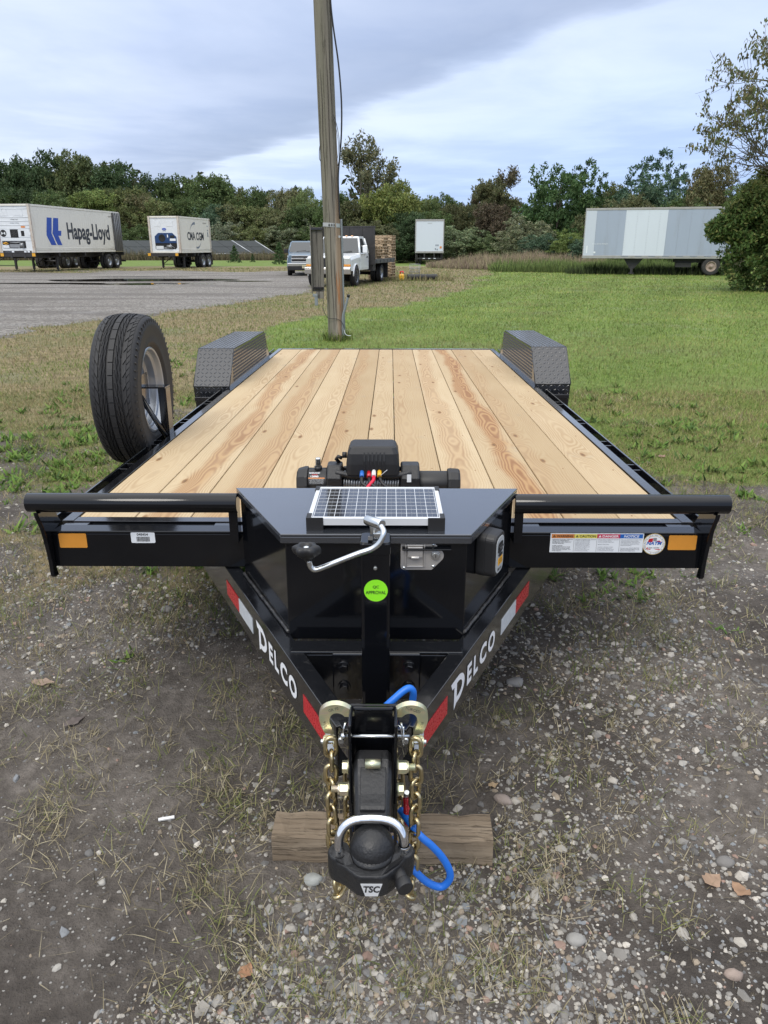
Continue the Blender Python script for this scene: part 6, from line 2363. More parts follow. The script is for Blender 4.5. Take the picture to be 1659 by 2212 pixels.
def container(Ln, Hh, label, loc, rz, fan_col, kind):
    W2 = 1.22
    K = thing('shipping_container', label, 'container', loc, (0, 0, rz), 'refrigerated containers on the gravel lot')
    b = MB()
    b.b2(-W2 + 0.03, W2 - 0.03, 0.12, Ln - 0.03, 0.12, Hh - 0.06)
    for k in range(int(Ln / 0.30)):                        # shallow pressed flutes
        y = 0.30 + k * 0.30
        b.b2(W2 - 0.0302, W2 - 0.024, y, y + 0.16, 0.36, Hh - 0.2)
    for z in (0.17, 0.23, 0.29):
        b.cyl((W2 - 0.03, 0.2, z), (W2 - 0.03, Ln - 0.2, z), 0.022, 6)
    b.build('box_body', M['reefer'], K)
    for s in (-1, 1):
        for y0 in (0.0, Ln - 0.15):
            b = MB()
            b.b2(s * (W2 - 0.15), s * W2, y0, y0 + 0.15, 0.0, Hh)
            b.b2(s * (W2 - 0.17), s * (W2 + 0.004), y0 - 0.004, y0 + 0.17, 0.0, 0.12)
            b.b2(s * (W2 - 0.17), s * (W2 + 0.004), y0 - 0.004, y0 + 0.17, Hh - 0.12, Hh + 0.004)
            b.build('corner_post', M['reefer_post'], K, bevel=0.008)
        for z in (0.0, Hh - 0.11):
            b = MB()
            b.b2(s * (W2 - 0.08), s * (W2 - 0.002), 0.175, Ln - 0.175, z, z + 0.11)
            b.build('side_rail', M['reefer'], K, bevel=0.008)
    b = MB()
    b.b2(-W2 + 0.175, W2 - 0.175, 0.002, 0.10, Hh - 0.11, Hh)
    b.b2(-W2 + 0.175, W2 - 0.175, 0.002, 0.10, 0.0, 0.12)
    tag(b.build('end_rails', M['reefer'], K, bevel=0.008), kind='stuff')
    b = MB()
    b.b2(-W2 + 0.151, W2 - 0.151, 0.06, 0.119, 0.121, Hh - 0.111)
    pn = b.build('machine_panel', M['reefer_end'], K)
    if kind == 'long':
        for z in (1.45, 1.66, 1.90, 2.12, 2.62):
            b = MB()
            b.cyl((-W2 + 0.16, 0.06, z), (W2 - 0.16, 0.06, z), 0.022, 8)
            b.build('panel_rib', M['reefer_end'], pn)
        for x in (-0.62, 0.42):
            b = MB()
            b.b2(x - 0.30, x + 0.28, 0.045, 0.0595, 2.20, 2.56)
            for k in range(4):
                b.b2(x - 0.2 + k * 0.13, x - 0.18 + k * 0.13, 0.035, 0.0445, 2.18 + 0.3 * (k % 2), 2.30 + 0.3 * (k % 2))
            b.build('access_hatch', M['reefer_end'], pn, bevel=0.005)
        b = MB()
        b.b2(-1.0, 1.02, 0.035, 0.0595, 0.93, 1.38)
        b.build('fan_panel', M['reefer_end'], pn, bevel=0.006)
        b = MB()
        b.lathe([(0.22, 0.034), (0.17, 0.034), (0.16, 0.0345), (0.001, 0.0345)], 24, 'y', (-0.80, 0, 1.17))
        b.build('vent_disc', M['dark'], pn)
        b = MB()
        for k in range(2):
            b.prism([(-0.80, 1.17), (-0.80 + 0.17 * math.cos(R(-35 + 180 * k)), 1.17 + 0.17 * math.sin(R(-35 + 180 * k))), (-0.80 + 0.17 * math.cos(R(35 + 180 * k)), 1.17 + 0.17 * math.sin(R(35 + 180 * k)))], 0.028, 0.0338, 'y')
        b.build('vent_flap', M['reefer_end'], pn)
        b = MB()
        b.b2(-0.32, 0.22, 0.030, 0.0348, 0.91, 1.40)
        fn = b.build('fan_opening', M['dark'], pn)
        b = MB()
        b.lathe([(0.22, 0.020), (0.20, 0.020), (0.20, 0.0295), (0.22, 0.0295)], 24, 'y', (-0.05, 0, 1.16), closed=True)
        for k in range(6):
            M3 = Matrix.Rotation(2 * PI * k / 6, 3, 'Y')
            b.box(M3 @ Vector((0.11, 0, 0)) + Vector((-0.05, 0.025, 1.16)), (0.16, 0.004, 0.06), M3)
        b.build('fan', M['chassis'], fn)
        b = MB()
        b.b2(0.42, 0.64, 0.030, 0.0348, 1.0, 1.32)
        b.build('control_screen', M['dark'], pn)
        b = MB()
        b.cyl((0.92, 0.035, 1.16), (0.92, 0.028, 1.16), 0.15, 20)
        b.build('round_hatch', M['reefer_end'], pn)
        b = MB()
        b.b2(-0.98, 1.02, 0.04, 0.0595, 0.72, 0.90)
        b.build('lower_fairing', M['reefer_end'], pn, bevel=0.01)
        b = MB()
        b.b2(-0.98, 0.62, 0.050, 0.0598, 0.28, 0.70)
        bay = b.build('machine_bay', M['dark'], pn)
        b = MB()
        b.cyl((0.30, 0.0, 0.46), (0.52, 0.0, 0.46), 0.14, 14)
        b.b2(-0.45, 0.22, 0.0, 0.048, 0.31, 0.52)
        b.tube([(-0.4, 0.02, 0.62), (0.0, 0.0, 0.60), (0.3, 0.01, 0.64)], 0.03, 6)
        tag(b.build('compressor', M['metal'], bay), kind='stuff')
        b = MB()
        b.b2(-0.95, -0.52, 0.02, 0.049, 0.28, 0.47)
        b.build('white_case', M['reefer_end'], bay, bevel=0.01)
        b = MB()
        b.tube([(-0.9, 0.02, 0.55), (-0.7, 0.0, 0.62), (-0.55, 0.02, 0.55), (-0.7, 0.02, 0.50), (-0.9, 0.01, 0.58)], 0.03, 6)
        b.build('power_cable', M['yellowtag'], bay)
        b = MB()
        b.b2(0.46, 0.74, 0.048, 0.0596, 1.50, 1.60)
        b.build('orange_label', M['orange'], pn)
        text('Hapag-Lloyd', 'lettering', M['logo_dark'], pn, (0.08, 0.036, 1.99), FR, FU, None, 0.48)
        text('STAR COOL', 'lettering', M['logo_grey'], pn, (0.08, 0.036, 1.78), FR, FU, None, 0.60)
        b = MB()
        b.b2(-1.0, 0.98, -0.006, 0.0015, 0.0, 0.13)
        pl = b.build('lower_plate_strip', M['chassis'], K)
        text('CDG54P', 'lettering', M['logo_grey'], pl, (-0.62, -0.008, 0.065), FR, FU, 0.08, 0.45)
        for x in (-0.30, 0.55, 0.78):
            b = MB()
            b.b2(x - 0.08, x + 0.08, -0.010, -0.0065, 0.02, 0.11)
            b.build('white_plate', M['label'], pl)
        b = MB()
        b.prism([(0.02, 0.18), (0.22, 0.18), (0.12, 0.34)], 0.045, 0.0597, 'y')
        b.build('warning_triangle', M['reefer_end'], pn)
        # big sideways print: mark and name
        xs = W2 - 0.0225

        def pl_(pts, m, nm):
            bb = MB()
            bb.prism(pts, xs, xs + 0.003, 'x')
            return bb.build(nm, m, K)
        zb0 = 0.75
        for pts in ([(1.90, 2.12), (2.62, 2.12), (2.42, 1.40), (2.44, 1.36), (2.60, 0.60 + 0.0), (1.95, 0.60), (1.60, 1.10 + 0.1)],):
            pass
        k_ = 1.0
        pl_([(1.93, 2.17), (2.52, 2.17), (2.33, 1.43), (2.25, 1.20), (2.66, 0.47), (2.04, 0.47), (1.62, 1.08)], M['logo_blue'], 'blue_mark')
        pl_([(2.72, 2.17), (3.32, 2.17), (3.13, 1.38), (3.50, 1.38), (3.40, 1.06), (3.05, 1.06), (3.40, 0.47), (2.82, 0.47), (2.45, 1.08), (2.36, 1.20), (2.46, 1.43)], M['logo_blue'], 'blue_mark')
        t_ = text('Hapag-Lloyd', 'lettering', M['logo_dark'], K, (xs + 0.002, 7.3, 1.22), (0, 1, 0), (0, 0, 1), 1.42, 6.1, bold=0.03)
        text('HLBU 901 248 3', 'lettering', M['logo_dark'], K, (xs + 0.002, 10.9, 2.52), (0, 1, 0), (0, 0, 1), 0.10, 1.0)
        # door hung open flat against the side
        D = MB()
        D.b2(W2 + 0.01, W2 + 0.09, Ln - 1.22, Ln - 0.02, 0.05, Hh - 0.08)
        dr = D.build('open_door', M['chassis_grey'], K, bevel=0.01)
        for k in range(4):
            D = MB()
            D.cyl((W2 + 0.11, Ln - 1.05 + k * 0.27, 0.06), (W2 + 0.11, Ln - 1.05 + k * 0.27, Hh - 0.1), 0.022, 8)
            D.build('lock_rod', M['metal'], dr)
    else:
        oct_ = [(-0.80, 0.92), (-0.80, 1.18), (-0.50, 1.42), (0.62, 1.42), (0.92, 1.14), (0.92, 0.80), (0.92, 0.70), (-0.80, 0.70)]
        b = MB()
        b.prism(oct_, 0.03, 0.0595, 'y')
        un = b.build('cooling_unit', M['carrier'], pn, bevel=0.008)
        b = MB()
        b.lathe([(0.27, 0.026), (0.25, 0.020), (0.23, 0.026), (0.001, 0.0285)], 28, 'y', (-0.22, 0, 1.05))
        b.build('fan_ring', M['dark'], un)
        b = MB()
        b.b2(0.40, 0.86, 0.024, 0.0295, 0.86, 1.02)
        b.build('white_plate', M['label'], un)
        b = MB()
        b.b2(0.44, 0.78, 0.024, 0.0295, 1.06, 1.24)
        b.build('control_screen', M['dark'], un)
        b = MB()
        b.b2(0.20, 0.28, 0.024, 0.0295, 1.10, 1.30)
        b.build('white_plate', M['label'], un)
        b = MB()
        b.prism([(-0.80, 0.30), (-0.80, 0.699), (0.92, 0.699), (0.92, 0.40), (0.82, 0.28), (-0.70, 0.28)], 0.05, 0.0597, 'y')
        bay = b.build('machine_bay', M['dark'], pn)
        b = MB()
        b.b2(-0.74, -0.15, 0.02, 0.049, 0.28, 0.50)
        b.build('white_case', M['reefer_end'], bay)
        b = MB()
        b.cyl((0.15, 0.02, 0.45), (0.55, 0.02, 0.45), 0.12, 12)
        b.b2(-0.1, 0.3, 0.02, 0.049, 0.29, 0.42)
        b.tube([(0.4, 0.0, 0.66), (0.5, 0.0, 0.5), (0.75, 0.0, 0.35)], 0.03, 6)
        tag(b.build('compressor', M['metal'], bay), kind='stuff')
        for x in (-0.55, 0.45):
            b = MB()
            b.b2(x - 0.27, x + 0.27, 0.046, 0.0595, 1.86, 2.26)
            b.build('access_hatch', M['reefer_end'], pn, bevel=0.02)
        b = MB()
        b.cyl((0.0, 0.0595, 1.68), (0.0, 0.05, 1.68), 0.09, 24)
        for p_ in range(len(b.v)):
            x, y, z = b.v[p_]
            b.v[p_] = (x * 1.9, y, z)
        ov = b.build('oval_badge', M['logo_blue'], pn)
        text('Carrier', 'lettering', M['white'], ov, (0.0, 0.048, 1.68), FR, FU, None, 0.24, shear=0.2)
        text('CARRIER', 'lettering', M['logo_grey'], pn, (0.0, 0.058, 1.55), FR, FU, None, 0.34)
        xs = W2 - 0.0225
        text('CMA CGM', 'lettering', M['logo_dark'], K, (xs + 0.002, 3.05, 1.22), (0, 1, 0), (0, 0, 1), 0.60, 3.2, bold=0.03)

        def swoosh(a0, a1, cy, cz, ry, rz_, thick):
            pts_o, pts_i = [], []
            for q in range(15):
                a = R(a0 + (a1 - a0) * q / 14)
                t_ = thick * (q / 14) ** 1.3
                pts_o.append((cy + ry * math.cos(a), cz + rz_ * math.sin(a)))
                pts_i.append((cy + (ry - t_) * math.cos(a), cz + (rz_ - t_) * math.sin(a)))
            bb = MB()
            pts = pts_o + pts_i[::-1]
            n_ = 15
            vs = [(xs + 0.003, y, z) for y, z in pts]
            bb.add(vs, [(i, i + 1, 2 * n_ - 2 - i, 2 * n_ - 1 - i) for i in range(n_ - 1)])
            bb.build('swoosh_mark', M['logo_grey'], K)
        swoosh(165, 92, 3.1, 1.25, 1.15, 1.02, 0.22)
        swoosh(-12, -88, 3.0, 1.22, 1.15, 0.98, 0.22)
        text('CGMU 296 301 4', 'lettering', M['logo_dark'], K, (xs + 0.002, 5.0, 2.22), (0, 1, 0), (0, 0, 1), 0.09, 0.8)
        bb = MB()
        for z, h_ in ((1.95, 0.10), (1.62, 0.12), (1.2, 0.35)):
            bb.b2(xs, xs + 0.003, 5.45, 5.62, z, z + h_)
        bb.build('grey_decals', M['logo_grey'], K)
    return K


M['chassis_grey'] = mat('dark_door_paint', (0.10, 0.10, 0.10), 0.5, var=0.2)
a1 = -math.atan2(1.6, 12.2)
# container 1: its right front edge at (-22.3, 50)
o1 = Vector((-22.3, 50.2)) - Vector((math.cos(a1), math.sin(a1))) * 1.22
container(12.19, 2.9, 'long cream refrigerated container with blue mark and dark name, left edge of lot', (o1.x, o1.y, 1.2), a1, None, 'long')
chassis(12.6, 3.0, (9.9, 11.15), 'black chassis with landing legs under the long container', (o1.x, o1.y, 0), a1)
a2 = -math.atan2(1.0, 6.05)
o2 = Vector((-15.25, 59.0)) - Vector((math.cos(a2), math.sin(a2))) * 1.22
container(6.06, 2.59, 'short cream refrigerated container with blue cooling unit in its end', (o2.x, o2.y, 1.12), a2, None, 'short')
chassis(6.25, 1.2, (4.3, 5.5), 'black chassis under the short container, front bolster sticking out', (o2.x, o2.y, -0.06), a2, front=-0.5)
nb = MB()
bare = chassis(11.0, 2.6, (9.0, 10.25), 'bare chassis with white rims behind the long container at far left', (-26.6, 51.5, 0), a1 * 0.9)

# ------------------------------------------------------------------ box trailers
M['van_white'] = mat('faded_white_van_side', (0.52, 0.565, 0.63), 0.45, var=0.06, vscale=0.6, dirt=(0.36, 0.38, 0.40), dscale=1.2, damt=0.35, stretch=(1, 1, 0.25))
M['van_grey'] = mat('faded_grey_van_side', (0.335, 0.385, 0.47), 0.45, var=0.08, vscale=0.7, dirt=(0.24, 0.25, 0.26), dscale=1.3, damt=0.4, stretch=(1, 1, 0.25))
M['van_bright'] = mat('newer_white_panel', (0.60, 0.65, 0.71), 0.4, var=0.05, vscale=0.6, dirt=(0.42, 0.44, 0.46), dscale=1.5, damt=0.25, stretch=(1, 1, 0.25))
M['van_rail'] = mat('weathered_aluminium_rail', (0.36, 0.355, 0.34), 0.5, 0.3, var=0.15, vscale=3, dirt=(0.16, 0.12, 0.09), dscale=2, damt=0.5)


def van_side():
    # seen from its flank: local x runs along the body from its nose (left) to its doors (right)
    A = Vector((11.75, 46.4))
    B = Vector((19.2, 44.2))
    d = (B - A)
    Ln = 8.3
    rz = math.atan2(d.y, d.x)
    V = thing('box_trailer', 'single axle box trailer seen side on, with one paler panel in its grey side', 'trailer', (A.x, A.y, 0), (0, 0, rz), 'old box trailers at the edge of the field')
    z0, z1 = 0.92, 3.66
    b = MB()
    b.b2(0.03, Ln - 0.03, 0.03, 2.5, z0 + 0.02, z1 - 0.02)
    b.build('box_body', M['van_grey'], V)
    cuts = [0.0, 0.62, 1.24, 1.86, 2.24, 2.86, 3.48, 4.10, 4.52, 5.14, 5.76, 6.38, 7.00, 7.62, Ln]
    for i in range(len(cuts) - 1):
        m = M['van_bright'] if 4 <= i < 8 else (M['van_white'] if i == 0 else M['van_grey'])
        b = MB()
        b.b2(cuts[i] + 0.002, cuts[i + 1] - 0.002, 0.014 + 0.003 * (i % 2), 0.0299, z0 + 0.161, z1 - 0.121)
        pn = b.build('side_panel', m, V)
        b = MB()
        for z in np.arange(z0 + 0.3, z1 - 0.2, 0.14):
            b.b2(cuts[i] + 0.02, cuts[i] + 0.035, 0.008, 0.0139, z, z + 0.02)
        tag(b.build('rivets', M['van_rail'], pn), kind='stuff')
    b = MB()
    b.b2(0, Ln, 0.0, 0.06, z1 - 0.12, z1)
    b.build('top_rail', M['van_rail'], V, bevel=0.01)
    b = MB()
    b.b2(0, Ln, -0.005, 0.06, z0, z0 + 0.16)
    b.build('bottom_rail', M['van_rail'], V, bevel=0.008)
    b = MB()
    b.b2(-0.02, 0.0299, 0.0, 2.5, z0, z1)
    b.build('nose_panel', M['van_rail'], V, bevel=0.02)
    for x in np.arange(2.2, 7.6, 0.75):
        b = MB()
        b.b2(x, x + 0.38, -0.010, -0.0055, z0 + 0.105, z0 + 0.145)
        b.build('marker_strip', M['logo_grey'], V)
    text('ET 284 10', 'lettering', M['logo_dark'], V, (7.7, 0.005, z0 + 0.38), (1, 0, 0), (0, 0, 1), 0.14, 0.75)
    text('MAX GROSS WEIGHT', 'lettering', M['label'], V, (0.95, 0.008, 1.72), (1, 0, 0), (0, 0, 1), 0.07, 0.9)
    b = MB()
    b.b2(0.18, 0.25, 0.006, 0.0138, 1.2, 1.62)
    b.b2(0.62, 0.72, 0.006, 0.0138, 1.2, 1.3)
    b.build('white_marks', M['label'], V)
    b = MB()
    b.prism([(2.35, z0), (3.45, z0), (2.98, 0.36), (2.72, 0.36)], 0.35, 0.45, 'y')
    b.b2(2.78, 2.92, 0.30, 0.46, 0.12, 0.5)
    b.b2(2.70, 3.00, 0.25, 0.5, 0.06, 0.12)
    b.build('landing_leg', M['chassis'], V)
    b = MB()
    b.b2(5.2, 8.0, 0.5, 0.65, z0 - 0.22, z0)
    b.b2(5.2, 8.0, 1.85, 2.0, z0 - 0.22, z0)
    b.b2(5.25, 6.1, 0.3, 0.9, 0.45, z0 - 0.22)
    tag(b.build('slider_frame', M['chassis'], V), kind='stuff')
    for yy, s in ((0.16, -1), (0.48, -1), (2.04, 1), (2.36, 1)):
        b = MB()
        h = 0.135
        b.lathe([(0.28, -h * 0.8), (0.42, -h), (0.49, -h * 0.8), (0.50, 0), (0.49, h * 0.8), (0.42, h), (0.28, h * 0.8)], 30, 'y', (7.15, yy, 0.50))
        t_ = b.build('wheel', M['oldrubber'], V)
        b = MB()
        b.lathe([(0.285, s * h * 0.8), (0.25, s * h * 0.9), (0.235, s * h * 0.4), (0.10, s * h * 0.5), (0.08, s * h * 1.0), (0.001, s * h * 1.0)], 24, 'y', (7.15, yy, 0.50))
        b.build('rim', M['rusty_rim'], t_)
    b = MB()
    b.b2(Ln - 0.35, Ln - 0.25, 0.5, 2.0, 0.5, z0)
    b.build('rear_bumper', M['chassis'], V)


M['rusty_rim'] = mat('rusty_pale_rim', (0.34, 0.27, 0.22), 0.6, var=0.3, vscale=5, dirt=(0.12, 0.05, 0.025), dscale=6, damt=0.8)
van_side()


def van_rear():
    V = thing('box_trailer', 'white box trailer seen end on, standing before the trees right of the flatbed truck', 'trailer', (4.16, 72, 0), (0, 0, R(-2)), 'old box trailers at the edge of the field')
    b = MB()
    b.b2(-1.28, 1.28, 0.04, 12.0, 1.07, 3.86)
    b.build('box_body', M['van_white'], V)
    b = MB()
    b.b2(-1.31, 1.31, 0.0, 0.12, 3.74, 3.90)
    b.b2(-1.31, 1.31, -0.005, 0.12, 1.02, 1.18)
    b.b2(-1.31, -1.23, 0.0, 0.12, 1.181, 3.739)
    b.b2(1.23, 1.31, 0.0, 0.12, 1.181, 3.739)
    b.build('end_frame', M['van_rail'], V, bevel=0.01)
    b = MB()
    b.b2(-1.229, 1.229, 0.02, 0.0399, 1.182, 3.738)
    dr = b.build('end_panel', M['van_bright'], V)
    b = MB()
    b.b2(0.94, 1.12, 0.010, 0.0199, 1.42, 1.60)
    b.build('orange_sticker', M['orange'], dr)
    for x, z in ((0.55, 1.62), (0.72, 1.62), (0.5, 1.3), (0.66, 1.26)):
        b = MB()
        b.b2(x, x + 0.10, 0.010, 0.0199, z, z + 0.14)
        b.build('grey_patch', M['logo_grey'], dr)
    b = MB()
    b.b2(-0.2, 0.2, 0.008, 0.0199, 3.55, 3.60)
    b.build('top_lamp', M['greytrim'], dr)
    b = MB()
    b.b2(-0.5, -0.35, 0.6, 11, 0.8, 1.06)
    b.b2(0.35, 0.5, 0.6, 11, 0.8, 1.06)
    b.b2(-0.9, 0.9, 1.4, 2.6, 0.45, 0.85)
    tag(b.build('slider_frame', M['chassis'], V), kind='stuff')
    for y in (1.3, 2.6):
        road_wheels(V, y, 1.27, 0.5)
    b = MB()
    b.b2(-1.1, 1.1, 0.02, 0.08, 0.5, 0.6)
    b.b2(-0.5, -0.4, 0.02, 0.08, 0.6, 1.02)
    b.b2(0.4, 0.5, 0.02, 0.08, 0.6, 1.02)
    b.build('rear_bumper', M['chassis'], V, bevel=0.004)
    for x in (-0.5, 0.0, 0.5):
        b = MB()
        b.b2(x - 0.10, x + 0.10, 0.005, 0.0195, 0.52, 0.58)
        b.build('bumper_tape', M['whitetape'], V)


van_rear()

# ------------------------------------------------------------------ trucks
M['white_car'] = mat('white_truck_paint', (0.74, 0.77, 0.80), 0.25, var=0.03, coat=0.5, dirt=(0.40, 0.38, 0.35), dscale=2, damt=0.12)
M['blue_car'] = mat('blue_grey_truck_paint', (0.085, 0.14, 0.20), 0.22, var=0.08, coat=0.6)
M['lens'] = mat('headlamp_lens', (0.42, 0.44, 0.42), 0.1, var=0.2, vscale=8, coat=0.6)
M['dull_chrome'] = mat('dull_bumper', (0.30, 0.28, 0.25), 0.35, 0.55, var=0.15, dirt=(0.15, 0.12, 0.09), damt=0.4)
M['plate'] = mat('cream_plate', (0.55, 0.50, 0.33), 0.5, var=0.05)


def cabin(parent, mat_, hood, cowl_y, roof0, roof1, back, zs, W_, name_glass=True):
    """pickup front: hood and cab as lofted sections; y runs rearwards from the nose"""
    zh, zc_, zr, zbelt, zsill = zs
    b = MB()
    sec = []
    for y, zt, w in hood:
        sec.append([(-w, y, zsill), (w, y, zsill), (w, y, zt - 0.16), (w * 0.94, y, zt - 0.03), (w * 0.70, y, zt), (-w * 0.70, y, zt), (-w * 0.94, y, zt - 0.03), (-w, y, zt - 0.16)])
    b.loft(sec)
    b.build('hood', mat_, parent, bevel=0.02)
    b = MB()
    b.b2(-W_, W_, cowl_y, back, zsill, zbelt)
    b.build('cab_lower', mat_, parent, bevel=0.03)
    wr = W_ * 0.80
    b = MB()
    # pillars and roof as a frame, glass set in it
    b.loft([[(-wr, roof0, zr), (wr, roof0, zr), (wr, roof1, zr), (-wr, roof1, zr)], [(-wr - 0.02, roof0 - 0.10, zr - 0.10), (wr + 0.02, roof0 - 0.10, zr - 0.10), (wr + 0.02, roof1 + 0.04, zr - 0.10), (-wr - 0.02, roof1 + 0.04, zr - 0.10)]])
    b.build('roof', mat_, parent, bevel=0.03, seg=3)
    for s in (-1, 1):
        for (p, q, r_) in (((s * W_ * 0.97, cowl_y + 0.02, zbelt - 0.02), (s * (wr + 0.01), roof0 - 0.07, zr - 0.08), 0.045), ((s * W_ * 0.98, back - 0.06, zbelt - 0.02), (s * (wr + 0.01), roof1, zr - 0.08), 0.06)):
            b = MB()
            b.tube([p, q], r_, 6)
            b.build('pillar', mat_, parent)
        b = MB()
        b.add([(s * W_ * 0.985, cowl_y + 0.06, zbelt - 0.01), (s * W_ * 0.985, back - 0.08, zbelt - 0.01), (s * (wr + 0.012), roof1 - 0.02, zr - 0.09), (s * (wr + 0.012), roof0 - 0.05, zr - 0.09)], [(0, 1, 2, 3)])
        g = b.build('side_window', M['glass'], parent)
        b = MB()
        b.tube([(s * W_ * 0.99, cowl_y + 0.35, zbelt), (s * (wr + 0.02), cowl_y + 0.62, zr - 0.12)], 0.015, 5)
        b.build('window_post', M['plastic'], g)
    b = MB()
    b.add([(-W_ * 0.95, cowl_y, zbelt - 0.01), (W_ * 0.95, cowl_y, zbelt - 0.01), (wr * 0.98, roof0 - 0.08, zr - 0.07), (-wr * 0.98, roof0 - 0.08, zr - 0.07)], [(0, 1, 2, 3)])
    ws_ = b.build('windscreen', M['glass'], parent)
    b = MB()
    b.tube([(-0.5, cowl_y - 0.03, zbelt + 0.01), (0.05, cowl_y + 0.015, zbelt + 0.07)], 0.012, 5)
    b.tube([(0.05, cowl_y - 0.03, zbelt + 0.01), (0.60, cowl_y + 0.015, zbelt + 0.07)], 0.012, 5)
    b.build('wiper', M['plastic'], ws_)
    b = MB()
    b.add([(-W_ * 0.95, back - 0.01, zbelt), (W_ * 0.95, back - 0.01, zbelt), (wr * 0.98, roof1 + 0.02, zr - 0.08), (-wr * 0.98, roof1 + 0.02, zr - 0.08)], [(0, 1, 2, 3)])
    b.build('rear_window', M['glass'], parent)


def flatbed():
    rz = -math.atan2(1.01, 4.4)
    t = thing('flatbed_truck', 'white flatbed truck with black bed and headboard parked behind the pole', 'truck', (-2.10, 32.62, 0), (0, 0, rz))
    yn = -0.78
    cabin(t, M['white_car'], [(yn, 1.17, 0.93), (yn + 0.08, 1.21, 0.95), (yn + 0.7, 1.26, 0.96), (0.72, 1.31, 0.97)], 0.70, 1.18, 2.02, 2.15, (1.2, 1.3, 1.98, 1.32, 0.62), 0.97)
    b = MB()
    b.b2(-0.66, 0.66, yn - 0.025, yn - 0.002, 0.78, 1.13)
    g = b.build('grille', M['chassis'], t, bevel=0.01)
    for k in range(3):
        b = MB()
        b.b2(-0.60, 0.60, yn - 0.04, yn - 0.0255, 0.83 + k * 0.10, 0.865 + k * 0.10)
        b.build('grille_bar', M['plastic'], g)
    for s in (-1, 1):
        b = MB()
        b.b2(s * 0.665, s * 0.935, yn - 0.03, yn + 0.05, 0.895, 1.12)
        b.build('headlight', M['lens'], t, bevel=0.012)
        b = MB()
        b.b2(s * 0.665, s * 0.94, yn - 0.03, yn + 0.06, 0.80, 0.89)
        b.build('turn_signal', M['amber'], t, bevel=0.01)
        # wheel arch lip
        b = MB()
        b.tube([(s * 0.975, 0.47 * math.cos(R(a)), 0.42 + 0.47 * math.sin(R(a))) for a in range(0, 181, 15)], 0.03, 6)
        b.build('arch_lip', M['white_car'], t)
        b = MB()
        b.cyl((s * 0.80, 0, 0.42), (s * 0.978, 0, 0.42), 0.445, 28)
        b.build('wheel_arch', M['dark'], t)
        wheel_parts(t, (s * 0.90, 0, 0.40), 0.40, 0.24, s, rim=0.24, dish=0.06, m_rim='silver')
        b = MB()
        b.b2(s * 0.965, s * 0.978, 0.78, 1.98, 0.70, 1.28)
        dr = b.build('door', M['white_car'], t, bevel=0.006)
        b = MB()
        b.b2(s * 0.979, s * 1.0, 1.72, 1.86, 1.12, 1.17)
        b.build('handle', M['chassis'], dr)
        b = MB()
        b.tube([(s * 0.97, 0.85, 1.25), (s * 1.14, 0.80, 1.24), (s * 1.17, 0.78, 1.48), (s * 0.98, 0.86, 1.60)], 0.014, 6)
        mr = b.build('mirror_arm', M['dull_chrome'], t)
        b = MB()
        b.b2(s * 1.06, s * 1.26, 0.74, 0.80, 1.32, 1.62)
        b.build('mirror', M['white_car'], mr, bevel=0.02)
    text('XL', 'lettering', M['greyink'], t, (0.979, 0.62, 1.02), (0, 1, 0), (0, 0, 1), 0.08)
    b = MB()
    b.b2(-0.98, 0.98, yn - 0.16, yn - 0.03, 0.50, 0.72)
    b.build('bumper', M['dull_chrome'], t, bevel=0.03)
    b = MB()
    b.b2(-0.975, 0.975, yn - 0.165, yn - 0.032, 0.725, 0.76)
    b.build('bumper_top', M['chrome'], t, bevel=0.01)
    for x in (-0.5, -0.25, 0, 0.25, 0.5):
        b = MB()
        b.box((x, 1.14, 1.998), (0.10, 0.07, 0.035), taper=(0.7, 0.6))
        b.build('cab_lamp', M['amber'], t, bevel=0.006)
    b = MB()
    b.b2(-0.45, 0.45, 0.2, 6.3, 0.55, 0.80)
    b.cyl((-0.8, 0, 0.40), (0.8, 0, 0.40), 0.07, 8)
    b.cyl((-0.8, 4.5, 0.40), (0.8, 4.5, 0.40), 0.08, 8)
    b.b2(-0.4, 0.4, -0.6, 0.5, 0.35, 0.56)
    tag(b.build('underbody', M['dark'], t), kind='stuff')
    for s in (-1, 1):
        wheel_parts(t, (s * 0.92, 4.5, 0.40), 0.40, 0.23, s, rim=0.24, dish=0.09)
        wheel_parts(t, (s * 0.65, 4.5, 0.40), 0.40, 0.23, s, rim=0.24, dish=0.0)
        b = MB()
        b.b2(s * 0.60, s * 1.18, 5.05, 5.07, 0.18, 0.95)
        b.build('mud_flap', M['plastic'], t)
    b = MB()
    b.b2(-1.18, 1.18, 2.42, 6.4, 1.0, 1.035)
    b.build('bed_floor', M['greywood'], t)
    for s in (-1, 1):
        b = MB()
        b.b2(s * 1.18, s * 1.22, 2.40, 6.42, 0.86, 1.05)
        b.build('bed_rail', M['metal_dark'], t, bevel=0.006)
        for k in range(6):
            b = MB()
            b.b2(s * 1.2201, s * 1.25, 2.6 + k * 0.72, 2.72 + k * 0.72, 0.88, 1.03)
            b.build('stake_pocket', M['metal_dark'], t)
    b = MB()
    b.b2(-1.22, 1.22, 2.36, 2.415, 0.80, 1.05)
    b.b2(-1.1, 1.1, 2.42, 2.9, 0.55, 0.98)
    b.build('bed_front', M['chassis'], t, bevel=0.005)
    b = MB()
    b.b2(-1.20, 1.20, 2.37, 2.41, 1.0501, 2.36)
    hb = b.build('headboard', M['chassis'], t)
    b = MB()
    b.b2(-1.22, 1.22, 2.355, 2.42, 2.3601, 2.42)
    for x in (-1.19, -0.6, 0.0, 0.6, 1.17):
        b.b2(x - 0.03, x + 0.03, 2.34, 2.3695, 1.06, 2.36)
    tag(b.build('headboard_frame', M['chassis'], hb), kind='stuff')
    return t, rz


